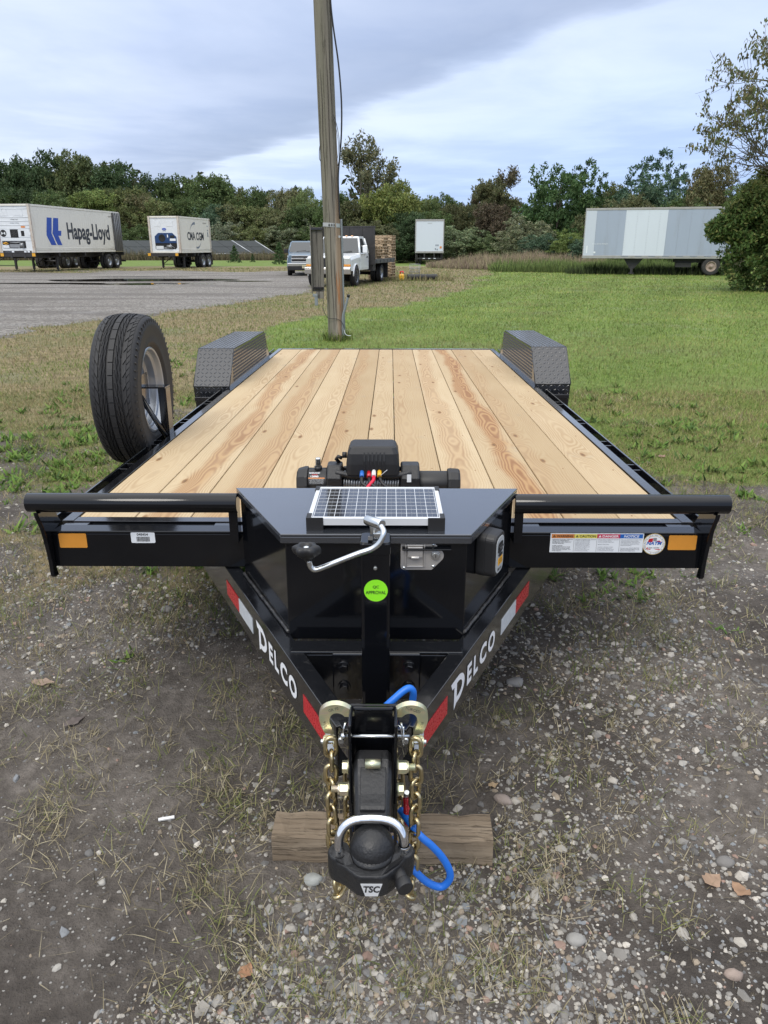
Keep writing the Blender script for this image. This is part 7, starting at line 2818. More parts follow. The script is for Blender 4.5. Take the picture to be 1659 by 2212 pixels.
M['metal_dark'] = mat('dark_bed_rail', (0.10, 0.105, 0.11), 0.5, 0.2, var=0.2, dirt=(0.16, 0.11, 0.08), damt=0.4)
FT, frz = flatbed()


def pickup():
    t = thing('pickup_truck', 'blue grey pickup truck with chrome grille parked on the lot left of the pole', 'pickup', (-4.55, 45.2, 0), (0, 0, R(4)))
    yn = -0.95
    cabin(t, M['blue_car'], [(yn, 1.13, 0.90), (yn + 0.12, 1.19, 0.95), (yn + 0.7, 1.24, 0.98), (0.60, 1.28, 1.0)], 0.58, 1.25, 2.9, 3.15, (1.2, 1.3, 1.88, 1.29, 0.5), 1.0)
    b = MB()
    b.b2(-0.72, 0.72, yn - 0.02, yn - 0.002, 0.74, 1.09)
    g = b.build('grille', M['plastic'], t)
    for z0, z1 in ((1.055, 1.10), (0.89, 0.965), (0.735, 0.775)):
        b = MB()
        b.b2(-0.74, 0.74, yn - 0.05, yn - 0.0205, z0, z1)
        b.build('chrome_bar', M['chrome'], g, bevel=0.012)
    b = MB()
    b.prism([(-0.13, 0.905), (-0.10, 0.945), (-0.05, 0.945), (-0.05, 0.965), (0.05, 0.965), (0.05, 0.945), (0.13, 0.945), (0.10, 0.905), (0.05, 0.905), (0.05, 0.885), (-0.05, 0.885), (-0.05, 0.905)], yn - 0.065, yn - 0.051, 'y')
    b.build('emblem', M['dull_chrome'], g)
    for s in (-1, 1):
        b = MB()
        b.loft([[(s * 0.75, yn - 0.02, 0.74), (s * 0.96, yn + 0.12, 0.76), (s * 0.985, yn + 0.30, 1.10), (s * 0.75, yn - 0.01, 1.09)], [(s * 0.75, yn + 0.2, 0.74), (s * 0.90, yn + 0.3, 0.76), (s * 0.9, yn + 0.4, 1.10), (s * 0.75, yn + 0.2, 1.09)]])
        b.build('headlight', M['lens'], t, bevel=0.01)
        b = MB()
        b.tube([(s * 1.0, 0.50 * math.cos(R(a)), 0.42 + 0.50 * math.sin(R(a))) for a in range(0, 181, 15)], 0.03, 6)
        b.build('arch_lip', M['blue_car'], t)
        b = MB()
        b.cyl((s * 0.82, 0, 0.42), (s * 1.003, 0, 0.42), 0.46, 28)
        b.build('wheel_arch', M['dark'], t)
        wheel_parts(t, (s * 0.90, 0, 0.40), 0.40, 0.26, s, rim=0.22)
        wheel_parts(t, (s * 0.90, 3.65, 0.40), 0.40, 0.26, s, rim=0.22)
        b = MB()
        b.b2(s * 1.02, s * 1.24, 0.72, 0.80, 1.22, 1.44)
        b.b2(s * 0.95, s * 1.03, 0.75, 0.79, 1.25, 1.32)
        b.build('mirror', M['plastic'], t, bevel=0.02)
        b = MB()
        b.b2(s * 0.96, s * 1.0, 3.16, 5.0, 0.6, 1.30)
        b.build('bed_side', M['blue_car'], t, bevel=0.03)
    b = MB()
    b.b2(-0.97, 0.97, yn - 0.16, yn - 0.03, 0.52, 0.70)
    bp_ = b.build('bumper', M['chrome'], t, bevel=0.03)
    b = MB()
    b.b2(-0.98, 0.98, yn - 0.13, yn + 0.05, 0.30, 0.515)
    b.build('lower_valance', M['plastic'], t, bevel=0.03)
    b = MB()
    b.b2(-0.155, 0.155, yn - 0.172, yn - 0.161, 0.42, 0.58)
    pl = b.build('number_plate', M['plate'], bp_)
    text('H56 RDK', 'lettering', M['logo_dark'], pl, (0, yn - 0.174, 0.50), FR, FU, 0.06, 0.24)
    b = MB()
    b.b2(-0.96, 0.96, 4.95, 5.0, 0.6, 1.28)
    b.b2(-0.94, 0.94, 3.2, 4.95, 0.6, 0.75)
    b.build('bed_floor', M['dark'], t)
    b = MB()
    b.b2(-0.5, 0.5, -0.5, 4.8, 0.32, 0.52)
    tag(b.build('underbody', M['dark'], t), kind='stuff')


pickup()

# ------------------------------------------------------------------ pallets: one design, every pallet a thing with its boards
PAL_N = 0


def make_pallet():
    p = thing('wooden_pallet', 'bare wooden pallet in the stack', 'pallet', group='wooden pallets at the flatbed truck')
    for y in (-0.45, 0, 0.45):
        b = MB()
        b.b2(-0.6, 0.6, y - 0.02, y + 0.02, 0.018, 0.112)
        b.build('stringer', M['palletwood'], p)
    for k in range(6):
        b = MB()
        x = -0.55 + k * 0.22
        b.b2(x - 0.048, x + 0.048, -0.5, 0.5, 0.1121, 0.130)
        b.build('board', M['palletwood'], p)
    for k in range(3):
        b = MB()
        x = -0.55 + k * 0.55
        b.b2(x - 0.045, x + 0.045, -0.5, 0.5, 0.0, 0.0179)
        b.build('board', M['palletwood'], p)
    return p


pal0 = make_pallet()
FM = Matrix.LocRotScale(FT.location, FT.rotation_euler, None)


def place_pallet(x, y, z, rz, label):
    global PAL_N
    o = pal0 if PAL_N == 0 else copy_tree(pal0)
    PAL_N += 1
    w = FM @ Vector((x, y, 0))
    o.location = (w.x, w.y, z)
    o.rotation_euler = (0, 0, frz + rz)
    o['label'] = label


ORD = ['lowest', 'second', 'third', 'fourth', 'fifth', 'sixth', 'seventh', 'eighth', 'ninth', 'tenth', 'eleventh', 'twelfth', 'thirteenth', 'fourteenth', 'fifteenth']


def stack(x, y, z0, n, what):
    for k in range(n):
        if k == n - 1:
            lb = 'top wooden pallet of ' + what
        elif k == 0:
            lb = 'lowest wooden pallet of ' + what
        else:
            lb = ORD[k] + ' wooden pallet from the bottom of ' + what
        place_pallet(x + rng.normal(0, 0.025), y + rng.normal(0, 0.03), z0 + 0.132 * k, rng.normal(0, 0.03) + (PI if k % 2 else 0), lb)


stack(0.55, 3.55, 1.037, 4, 'the low stack near the headboard')
stack(0.50, 5.0, 1.037, 7, 'the high stack on the truck bed')
stack(0.30, 7.6, 0.0, 16, 'the tall stack behind the truck')

# small clutter right of the truck
w = FM @ Vector((1.62, 6.2, 0))
gc = thing('fuel_can', 'small yellow fuel can with red top on the grass behind the truck', 'fuel can', w, (0, 0, frz))
b = MB()
b.loft([[(a, c, z) for a, c in rrect(0.26 * k_, 0.20 * k_, 0.04)] for z, k_ in ((0.0, 0.9), (0.04, 1), (0.24, 1), (0.30, 0.7))])
b.build('body', M['yellowcap'], gc, bevel=0.01)
b = MB()
b.tube([(-0.06, 0, 0.30), (-0.07, 0, 0.40), (0.07, 0, 0.42), (0.08, 0, 0.32)], 0.035, 8)
b.build('handle', M['redwire'], gc)
w = FM @ Vector((2.15, 6.9, 0))
wb = thing('wire_bin', 'grey wire mesh bin standing on the grass behind the truck', 'bin', w)
b = MB()
for k in range(16):
    a = 2 * PI * k / 16
    b.tube([(0.24 * math.cos(a), 0.24 * math.sin(a), 0), (0.27 * math.cos(a), 0.27 * math.sin(a), 0.75)], 0.007, 4)
for z in (0.02, 0.2, 0.38, 0.56, 0.75):
    b.tube([((0.24 + 0.04 * z) * math.cos(2 * PI * k / 20), (0.24 + 0.04 * z) * math.sin(2 * PI * k / 20), z) for k in range(20)], 0.009, 4, closed=True)
b.build('mesh_basket', M['metal'], wb)
w = FM @ Vector((2.65, 6.3, 0))
dp = thing('drain_pipe', 'black corrugated drain pipe lying in the grass behind the truck', 'pipe', w, (0, 0, R(8)))
b = MB()
prof = []
for k in range(60):
    prof.append((0.14 + (0.012 if k % 2 else 0), -0.75 + k * 0.025))
b.lathe(prof, 20, 'x', (0, 0, 0.15))
b.build('corrugated_tube', M['plastic'], dp)


# ------------------------------------------------------------------ solar racks behind the lot
M['panel_back'] = mat('solar_panel_underside', (0.03, 0.037, 0.04), 0.7, var=0.15, vscale=2)
M['rack'] = mat('galvanised_rack', (0.46, 0.48, 0.50), 0.4, 0.5, var=0.1)


def solar_rack(xr, yr, length, label):
    """table of panels whose right-hand end slopes down and towards the lot"""
    S = thing('solar_rack', label, 'solar panels', (xr, yr, 0), (0, 0, R(8)), 'solar racks behind the lot')
    ax, dn = Vector((-1, 0, 0)), Vector((2.5, -1.6, -1.55))
    top = Vector((0, 0, 2.30))
    n = int(length / 2.0)
    nm = ax.cross(dn).normalized()
    if nm.z < 0:
        nm = -nm
    for k in range(n):
        for r_ in range(2):
            b = MB()
            o = top + ax * (k * 2.0 + 0.02) + dn * (r_ * 0.5 + 0.01)
            u, v = ax * 1.96, dn * 0.48
            b.add([o, o + u, o + u + v, o + v, o + nm * 0.04, o + u + nm * 0.04, o + u + v + nm * 0.04, o + v + nm * 0.04], [(0, 1, 2, 3), (4, 5, 6, 7), (0, 1, 5, 4), (1, 2, 6, 5), (2, 3, 7, 6), (3, 0, 4, 7)])
            b.build('panel', M['panel_back'], S)
    b = MB()
    b.tube([top - nm * 0.05, top - nm * 0.05 + ax * length], 0.05, 4)
    b.tube([top + dn - nm * 0.05, top + dn - nm * 0.05 + ax * length], 0.04, 4)
    b.tube([top + dn * 0.5 - nm * 0.05, top + dn * 0.5 - nm * 0.05 + ax * length], 0.03, 4)
    b.build('rail', M['rack'], S)
    b = MB()
    b.tube([top + nm * 0.03, top + dn + nm * 0.03], 0.075, 4)
    b.build('end_rail', M['rack'], S)
    for k in range(int(length / 4) + 1):
        for f_ in (0.12, 0.72):
            p = top + dn * f_ + ax * (k * 4.0 + 0.5) - nm * 0.06
            b = MB()
            b.tube([Vector((p.x, p.y, 0)), p], 0.055, 6)
            b.build('post', M['rack'], S)


solar_rack(-32.8, 101, 14, 'solar panel rack seen between the two containers')
solar_rack(-19.3, 100, 16, 'solar panel rack right of the short container')
solar_rack(-17.0, 104, 12, 'solar panel rack between the conifer and the pickup')
solar_rack(2.3, 101, 12, 'solar panel rack end showing between pallets and white box trailer')

# ================================================================== VEGETATION
def limbs(b, p, d, L, r, depth, spread, tips, rs, up=0.15, fork=2, wob=0.10):
    """recursive branching; adds tubes to b and collects the twig ends"""
    pts = [p.copy()]
    dd = d.normalized()
    n = 4
    for i in range(n):
        dd = (dd + Vector(rs.normal(0, wob, 3)) + Vector((0, 0, up * 0.25))).normalized()
        pts.append(pts[-1] + dd * (L / n))
    b.tube(pts, [r * (1 - 0.42 * i / n) for i in range(n + 1)], 5 if r < 0.05 else 7, caps=False)
    tips.append((pts[-1].copy(), dd.copy(), depth))
    if depth <= 1:
        tips.append((pts[2].copy(), dd.copy(), depth))
    if depth == 0:
        return
    for k in range(fork + (1 if rs.random() < 0.4 else 0)):
        q = pts[rs.integers(2, n + 1)] if k else pts[-1]
        side = Vector(rs.normal(0, 1, 3))
        side = (side - dd * side.dot(dd)).normalized()
        nd = (dd + side * spread * rs.uniform(0.6, 1.3)).normalized()
        limbs(b, q, nd, L * rs.uniform(0.62, 0.85), r * 0.58, depth - 1, spread, tips, rs, up, fork, wob)


def leaf_cloud(centres, per, rad, size, rs, tint, flat=0.75, droop=0.0, low=0.0):
    """leaf-sized quads round clump centres; a colour per clump and per leaf"""
    n = len(centres)
    c = np.repeat(centres, per, 0)
    m = len(c)
    v = rs.normal(0, 1, (m, 3))
    v /= np.linalg.norm(v, axis=1)[:, None]
    rr = np.repeat(np.asarray(rad) * np.ones(n), per) * rs.random(m) ** 0.45
    p = c + v * rr[:, None] * np.array([1, 1, flat])
    u = rs.normal(0, 1, (m, 3))
    u[:, 2] -= droop
    u /= np.linalg.norm(u, axis=1)[:, None]
    w = np.cross(u, rs.normal(0, 1, (m, 3)))
    w /= np.linalg.norm(w, axis=1)[:, None] + 1e-9
    s = size * rs.uniform(0.6, 1.3, m)
    a, b_ = u * s[:, None], w * (s * 0.42)[:, None]
    V = np.stack([p - a, p + b_ - a * 0.1, p + a, p - b_ - a * 0.1], 1).reshape(-1, 3)
    F = np.arange(m * 4).reshape(-1, 4)
    ct = np.repeat(rs.uniform(0.80, 1.18, (n, 1)), per, 0)
    col = np.array(tint)[rs.choice(len(tint), m)] * ct * rs.uniform(0.75, 1.25, (m, 1))
    return V, F, np.repeat(col, 4, 0)


GREY = [(1, 1, 1), (0.85, 0.95, 0.8), (1.15, 1.05, 0.9)]


def crown_points(kind, n, rs):
    """clump centres in a unit crown: z from 0 to 1, half-width about 0.5"""
    P = []
    if kind == 'broad':
        lobes = [(Vector((rs.uniform(-0.30, 0.30), rs.uniform(-0.30, 0.30), rs.uniform(0.38, 0.86))), rs.uniform(0.15, 0.27)) for _ in range(11)]
        lobes.append((Vector((0, 0, 0.55)), 0.34))
        lobes.append((Vector((0.1, 0, 0.3)), 0.30))
        while len(P) < n:
            c, r = lobes[rs.integers(len(lobes))]
            v = Vector(rs.normal(0, 1, 3)).normalized() * r * rs.uniform(0.55, 1.0)
            q = c + Vector((v.x, v.y, v.z * 0.85))
            if 0.05 < q.z < 1.0:
                P.append(q)
    elif kind == 'cone':
        while len(P) < n:
            z = rs.random() ** 1.2
            w = 0.46 * (1 - z) ** 0.8 * (0.75 + 0.25 * math.sin(z * 34)) + 0.02
            a = rs.uniform(0, 2 * PI)
            r = w * rs.uniform(0.45, 1.0)
            P.append(Vector((r * math.cos(a), r * math.sin(a), z * 0.97 + 0.02)))
    elif kind == 'spires':
        cols = [(0.0, 0.0, 1.0, 0.20), (0.25, 0.1, 0.86, 0.15), (-0.28, 0.05, 0.90, 0.17), (0.12, -0.22, 0.78, 0.16), (-0.13, 0.2, 0.95, 0.14), (0.40, -0.05, 0.66, 0.12), (-0.42, 0, 0.64, 0.12)]
        while len(P) < n:
            x, y, h, w = cols[rs.integers(len(cols))]
            z = rs.random()
            ww = w * math.sin(PI * min(1, 0.15 + z * 0.85)) ** 0.6 + 0.015
            a = rs.uniform(0, 2 * PI)
            r = ww * rs.uniform(0.4, 1.0)
            P.append(Vector((x + r * math.cos(a), y + r * math.sin(a), z * h)))
    elif kind == 'round':
        while len(P) < n:
            v = Vector(rs.normal(0, 1, 3)).normalized()
            r = (0.42 + 0.10 * math.sin(5 * v.x + 2) * math.sin(4 * v.y) + 0.06 * rs.normal()) * rs.uniform(0.6, 1.0)
            q = Vector((v.x * r * 1.1, v.y * r * 1.1, 0.47 + v.z * r * 1.1))
            if q.z > 0.0:
                P.append(q)
    return np.array([tuple(q) for q in P])


def tree_proto(kind, seed, n, per, rad, size, trunk=True, depth=3, tint=GREY, spread=0.55):
    """meshes for a tree one metre tall; scaled per tree"""
    rs = np.random.default_rng(seed)
    if kind == 'open':
        b = MB()
        tips = []
        limbs(b, Vector((0, 0, 0)), Vector((0, 0, 1)), 0.34, 0.014, 5, 0.52, tips, rs, 0.30, 2, 0.08)
        zs = max(t[0].z for t in tips)
        k = 1.0 / zs
        b.v = [(x * k, y * k, z * k) for x, y, z in b.v]
        C_ = np.array([tuple(t[0] * k) for t in tips if t[2] <= 1])
        V, F, C = leaf_cloud(C_, per, rad, size, rs, tint)
        return np_mesh('crown', V, F, M['leaf'], C), b.mesh('trunk', M['bark'])
    C_ = crown_points(kind, n, rs)
    V, F, C = leaf_cloud(C_, per, rad, size, rs, tint)
    b = MB()
    tips = []
    limbs(b, Vector((0, 0, -0.02)), Vector((0, 0, 1)), 0.42, 0.022, 3, 0.5, tips, rs, 0.3, 2, 0.06)
    k = 0.80 / max(q[2] for q in b.v)
    b.v = [(x * k * 0.8, y * k * 0.8, z * k) for x, y, z in b.v]
    return np_mesh('crown', V, F, M['leaf'], C), b.mesh('trunk', M['bark'])


PRO = {
    'broad': [tree_proto('broad', s, 380, 36, 0.062, 0.020) for s in (1, 2, 3)],
    'cone': [tree_proto('cone', s, 340, 20, 0.042, 0.022) for s in (4,)],
    'spires': [tree_proto('spires', s, 440, 30, 0.040, 0.017) for s in (5, 6)],
    'round': [tree_proto('round', s, 380, 36, 0.062, 0.022) for s in (7, 8)],
    'open': [tree_proto('open', s, 0, 16, 0.05, 0.015) for s in (9, 10)],
}
# greens and autumn tints as the trees have them
DK, MD, OL, YG, BRN, RD, BG, PALE, SPR = (0.020, 0.032, 0.015), (0.031, 0.045, 0.018), (0.046, 0.054, 0.023), (0.068, 0.080, 0.026), (0.040, 0.043, 0.022), (0.042, 0.034, 0.025), (0.028, 0.046, 0.030), (0.068, 0.078, 0.056), (0.022, 0.040, 0.029)
TREE_I = 0


def x_at(u, y, z=4.0):
    return (u - 829.5) / 1600 * (y * 0.9415 + (1.56 - z) * 0.337)


def z_at(v, y):
    a = math.atan((1106 - v) / 1600) - R(19.7)
    return 1.56 + y * math.tan(a)


def tree(kind, u, v, y, wpx, col, label, cat='tree', name='broadleaf_tree', zb=0.0, group=None, var=None):
    """a tree whose top and width are given by the bearing and height measured for it"""
    global TREE_I
    TREE_I += 1
    if u < 700 and y > 90:
        y += 15
    elif 860 < u < 1110 and y < 80:
        y += 9
    h = z_at(v, y) - zb
    x = x_at(u, y, h)
    w = wpx / 1600 * y * 1.08
    col = tuple(q * 3.0 for q in col)
    t = thing(name, label, cat, (x, y, zb), (0, 0, rng.uniform(0, 6.28) if kind not in ('spires',) else rng.uniform(-0.4, 0.4)), group)
    cm, tm = PRO[kind][(TREE_I if var is None else var) % len(PRO[kind])]
    c = inst('crown', cm, t, sc=(w, w, h))
    f_ = rng.uniform(0.88, 1.12)
    c.color = (col[0] * f_, col[1] * f_, col[2] * f_, 1)
    k = inst('trunk', tm, t, sc=(min(w, h) * 0.9, min(w, h) * 0.9, h))
    k.color = (1, 1, 1, 1)
    return t


# left wood: tall dark trees over the containers
for u, v, y, w, c, lb in [
    (-60, 335, 118, 170, DK, 'dark tree at the left end of the wood'), (10, 330, 120, 130, DK, 'tall dark tree with rounded top above the long container, leftmost'), (78, 306, 122, 140, DK, 'tallest dark lumpy tree above the long container'),
    (165, 322, 118, 135, (0.032, 0.040, 0.018), 'brownish green tall tree right of the tallest dark one'), (240, 340, 116, 130, DK, 'dark tree with pointed crown above the long container name'),
    (318, 362, 120, 110, DK, 'dark spreading tree above the gap between the containers'), (385, 376, 120, 110, MD, 'dark green tree above the short container, left one'), (450, 366, 116, 120, MD, 'green tree rising above the short container'),
    (505, 392, 118, 100, OL, 'olive tree right of the short container'), (560, 402, 116, 100, MD, 'green tree above the solar racks left of the pole'),
    (612, 398, 112, 80, (0.06, 0.062, 0.035), 'pale olive tree just left of the pole'), (655, 392, 110, 70, (0.055, 0.07, 0.03), 'olive tree with bare twigs beside the pole'),
]:
    tree('broad', u, v, y, w, c, lb)
# lower layer in front of them, each mass its own tree
for u, v, y, w, c, lb in [
    (-20, 405, 108, 130, MD, 'round green tree over the long container end panel'), (60, 398, 108, 120, DK, 'dark low tree just above the long container roof, left'), (130, 400, 107, 120, MD, 'mid green tree just above the long container roof, middle'), (195, 405, 106, 130, (0.05, 0.065, 0.022), 'lighter green tree just above the blue mark'),
    (262, 395, 108, 110, OL, 'olive tree above the right half of the long container'), (300, 408, 107, 110, (0.045, 0.043, 0.024), 'brownish shrubby tree above the long container door'), (345, 428, 104, 110, OL, 'olive tree directly left of the short container top'),
    (400, 420, 106, 120, MD, 'green tree directly above the short container'), (455, 432, 105, 110, BG, 'bluish green tree right above the short container corner'), (505, 440, 104, 110, BRN, 'brown tinted tree right of the short container'),
    (555, 438, 103, 110, OL, 'olive tree above the left solar rack end'), (605, 440, 102, 110, BRN, 'brown olive tree above the pickup'), (660, 440, 100, 110, MD, 'green tree behind the pole'),
]:
    tree('broad', u, v, y, w, c, lb)
# middle: the tall thin-leaved tree, the yellow one, the run to the white trailer
tree('open', 790, 288, 92, 200, (0.052, 0.053, 0.032), 'tall open tree with thin russet leaves right of the pole', var=0)
tree('broad', 845, 374, 88, 130, YG, 'yellow green rounded tree right of the tall open one')
tree('broad', 775, 425, 90, 120, BRN, 'brown green tree below the tall open one')
tree('broad', 720, 405, 95, 90, MD, 'green tree behind the pole cable')
tree('broad', 905, 412, 92, 90, (0.045, 0.058, 0.024), 'olive tree above the white box trailer, left')
tree('broad', 955, 416, 94, 90, MD, 'green tree above the white box trailer, right')
tree('broad', 880, 450, 84, 110, DK, 'dark green tree left of the white box trailer')
tree('broad', 805, 468, 80, 110, BRN, 'low brown leafed tree above the pallets')
tree('broad', 930, 452, 86, 100, MD, 'mid green tree right behind the white box trailer')
tree('broad', 990, 432, 88, 80, BRN, 'brownish tree right of the white box trailer')
tree('open', 1060, 358, 84, 140, (0.036, 0.032, 0.02), 'tall brown crowned tree in the middle of the right-hand wood', var=1)
tree('broad', 1055, 380, 84, 120, (0.034, 0.036, 0.018), 'dark brown leafy tree in the middle of the right-hand wood')
tree('broad', 1070, 430, 80, 80, RD, 'small reddish tree below the brown crowned one')
tree('cone', 1022, 425, 79, 60, BG, 'small dark conical tree left of the reddish one', name='conifer')
tree('broad', 1105, 420, 84, 80, BRN, 'brown tree at the right of the brown crowned one')
tree('round', 1215, 340, 76, 150, (0.020, 0.036, 0.014), 'dense dark green tree left of the side-on trailer', var=0)
tree('spires', 1278, 340, 78, 135, (0.021, 0.038, 0.015), 'dark tree with several upright spires left of the side-on trailer', var=0)
tree('broad', 1335, 392, 80, 90, OL, 'olive brown tree above the left end of the side-on trailer')
tree('spires', 1440, 318, 78, 165, SPR, 'tall bluish green tree with feathery top above the side-on trailer', var=0)
tree('round', 1415, 372, 74, 150, BG, 'rounded grey green tree above the side-on trailer', var=1)
tree('broad', 1370, 415, 72, 110, BRN, 'low brownish tree just above the side-on trailer roof')
tree('broad', 1540, 342, 70, 110, (0.044, 0.042, 0.022), 'brown green tree above the right end of the side-on trailer')
tree('broad', 1490, 400, 70, 110, MD, 'green tree close above the side-on trailer roof, right')
tree('broad', 1620, 395, 66, 130, MD, 'green tree behind the big bush')
tree('broad', 1720, 350, 70, 170, DK, 'dark tree at the right end of the wood')
# shrubs along the foot of the wood
for i, (u, v, y, w, c, lb) in enumerate([
    (480, 478, 98, 100, PALE, 'silvery shrub right behind the short container'), (545, 482, 98, 100, OL, 'olive shrub above the solar racks'), (620, 480, 98, 110, (0.06, 0.07, 0.045), 'grey green shrub behind the pickup'), (690, 482, 96, 100, MD, 'green shrub behind the meter board'),
    (380, 470, 100, 90, DK, 'dark shrub behind the short container end'), (295, 478, 99, 90, MD, 'green shrub between the two containers'),
    (760, 492, 84, 100, BRN, 'brown shrub behind the headboard'), (842, 500, 80, 100, DK, 'dark shrub behind the pallets'), (890, 500, 79, 80, DK, 'dark shrub left of the white box trailer'),
    (990, 484, 71, 120, (0.060, 0.075, 0.045), 'large grey green shrub right of the white box trailer'), (1045, 505, 70, 90, (0.042, 0.056, 0.028), 'green shrub at the middle of the weeds'), (1085, 478, 72, 90, MD, 'tall green shrub in the middle'),
    (1135, 466, 71, 110, (0.064, 0.070, 0.045), 'pale olive shrub left of the dense dark tree'), (1180, 500, 66, 100, BG, 'bluish shrub at the foot of the dense dark tree'), (1235, 495, 64, 90, (0.055, 0.075, 0.024), 'bright green shrub left of the side-on trailer nose'), (1270, 505, 62, 80, BG, 'dark shrub touching the side-on trailer nose'),
    (1310, 430, 66, 110, BRN, 'brown shrub over the side-on trailer roof, left'), (1420, 436, 64, 130, (0.05, 0.05, 0.03), 'grey brown shrub over the side-on trailer roof, middle'), (1500, 440, 60, 110, (0.035, 0.045, 0.02), 'green shrub over the side-on trailer roof, right'),
]):
    tree('round', u, v, y, w, c, lb, 'shrub', 'shrub')
# small conifers in the grass behind the lot
for u, v, y, w, lb in ((505, 530, 82, 34, 'small dark conifer right of the short container'), (602, 524, 74, 38, 'small dark conifer left of the pickup'), (545, 548, 84, 14, 'tiny conifer below the solar rack end')):
    tree('cone', u, v, y, w, (0.022, 0.038, 0.016), lb, 'conifer', 'young_conifer')


# the wood behind as a mass: nobody could count it
def woodland():
    rs = np.random.default_rng(31)
    C_ = []
    for i in range(3000):
        x = rs.uniform(-200, 130)
        y = rs.uniform(138, 150) if x < -5 else rs.uniform(96, 112)
        top = np.interp(x, [-200, -62, -45, -35, -20, -8, 0, 8, 16, 40, 75], [16, 16, 15.5, 14, 11.5, 10, 8.8, 7.2, 7.0, 8.0, 9.5]) * (0.92 + 0.16 * math.sin(x * 0.7) * math.sin(x * 0.31))
        C_.append((x, y, rs.uniform(0.2, top * 0.92)))
    V, F, C = leaf_cloud(np.array(C_), 34, 1.7, 0.55, rs, [(0.036, 0.056, 0.023), (0.06, 0.07, 0.03), (0.026, 0.042, 0.018), (0.08, 0.07, 0.037)])
    o = inst('woodland', np_mesh('woodland', V, F, M['leaf'], C))
    tag(o, 'dark wood massed behind the nearer trees', 'wood', kind='stuff')


woodland()


# ------------------------------------------------------------------ the big bush and the half bare tree at the right
def right_bush():
    rs = np.random.default_rng(77)
    t = thing('large_bush', 'large dense green bush at the right edge beside the side-on trailer', 'bush', (14.6, 29.0, 0))
    P = []
    lobes = [((0, 0, 1.5), 2.0), ((0.6, -0.6, 1.2), 1.4), ((-0.5, -0.3, 2.2), 1.5), ((-0.9, 0.0, 3.1), 1.0), ((0.3, 0.2, 3.1), 1.5), ((-1.3, -0.2, 2.5), 0.95), ((-0.9, 0.0, 1.1), 1.1), ((1.6, 0.4, 2.4), 2.0), ((2.6, 0, 3.4), 1.6), ((-1.9, 0.0, 2.3), 0.5), ((-0.4, 0, 3.7), 0.8), ((-2.3, 0.1, 2.15), 0.30)]
    while len(P) < 1300:
        c, r = lobes[rs.integers(len(lobes))]
        v = rs.normal(0, 1, 3)
        v /= np.linalg.norm(v)
        q = np.array(c) + v * r * rs.uniform(0.6, 1.03)
        if q[2] > 0.02:
            P.append(q)
    V, F, C = leaf_cloud(np.array(P), 40, 0.27, 0.08, rs, [(0.085, 0.14, 0.038), (0.11, 0.17, 0.046), (0.065, 0.11, 0.032), (0.18, 0.19, 0.06)], flat=0.9)
    top = np.clip((V[:, 2:3] - 2.6) / 1.4, 0, 1) * rs.uniform(0, 1, (len(V) // 4, 1)).repeat(4, 0)
    C = C * (1 - 0.6 * top) + np.array([(0.20, 0.185, 0.055)]) * 0.6 * top
    o = inst('crown', np_mesh('crown', V, F, M['leaf'], C), t)
    o.color = (1, 1, 1, 1)
    b = MB()
    tips = []
    for k in range(6):
        limbs(b, Vector((rs.uniform(-0.5, 0.8), rs.uniform(-0.3, 0.3), 0)), Vector((rs.uniform(-0.7, 0.7), rs.uniform(-0.4, 0.2), 1)), 1.4, 0.06, 3, 0.5, tips, rs)
    inst('trunk', b.mesh('trunk', M['bark']), t)


right_bush()


def half_bare_tree():
    rs = np.random.default_rng(15)
    t = thing('half_bare_tree', 'half bare tree with drooping leaves reaching in at the top right', 'tree', (16.1, 27.5, 0))
    b = MB()
    tips = []
    tr = [Vector((0, 0, -0.1)), Vector((-0.05, 0, 2)), Vector((0.05, 0, 4)), Vector((0.0, 0, 5.5)), Vector((0.1, 0, 6.6)), Vector((0.0, 0, 7.4))]
    b.tube(tr, [0.24, 0.21, 0.18, 0.15, 0.10, 0.05], 10)
    for z, d, L in ((3.1, (-1, 0.4, 0.30), 2.1), (4.2, (-1, 0.1, 0.05), 2.1), (5.6, (-1, -0.4, 0.2), 2.0), (6.2, (-1, 0.4, 0.12), 1.8), (2.9, (-1, -0.1, 0.10), 2.0), (3.4, (-1, 0.2, 0.12), 2.0), (3.9, (-1, -0.3, 0.22), 2.1), (4.6, (-1, 0.0, 0.26), 2.0), (5.3, (-1, 0.3, 0.35), 1.9), (6.0, (-1, -0.2, 0.15), 1.8), (5.0, (0.8, 0.4, 0.5), 1.8), (6.5, (0.6, -0.6, 0.6), 1.8), (4.2, (0.3, -0.8, 0.4), 1.6)):
        limbs(b, Vector((0, 0, z)), Vector(d), L, 0.055, 4, 0.50, tips, rs, 0.10, 2, 0.12)
    o = inst('trunk', b.mesh('trunk', M['bark']), t)
    pts = [tuple(p) for p, d, k in tips if k <= 1 and rs.random() < (0.40 if p.z > 4.6 else 0.18)]
    V, F, C = leaf_cloud(np.array(pts), 13, 0.22, 0.075, rs, [(0.13, 0.15, 0.06), (0.10, 0.125, 0.05), (0.17, 0.15, 0.06), (0.10, 0.09, 0.05)], droop=2.0)
    o = inst('crown', np_mesh('crown', V, F, M['leaf'], C), t)
    o.color = (1, 1, 1, 1)
    t2 = thing('tree_trunk', 'grey tree trunk behind the bush at the side-on trailer end', 'tree', (17.9, 39.5, 0))
    b = MB()
    b.tube([(0, 0, 0), (0.1, 0, 1.2), (0.25, 0, 2.2), (0.5, 0, 3.2)], [0.34, 0.28, 0.24, 0.16], 10)
    b.build('trunk', M['bark'], t2)


half_bare_tree()


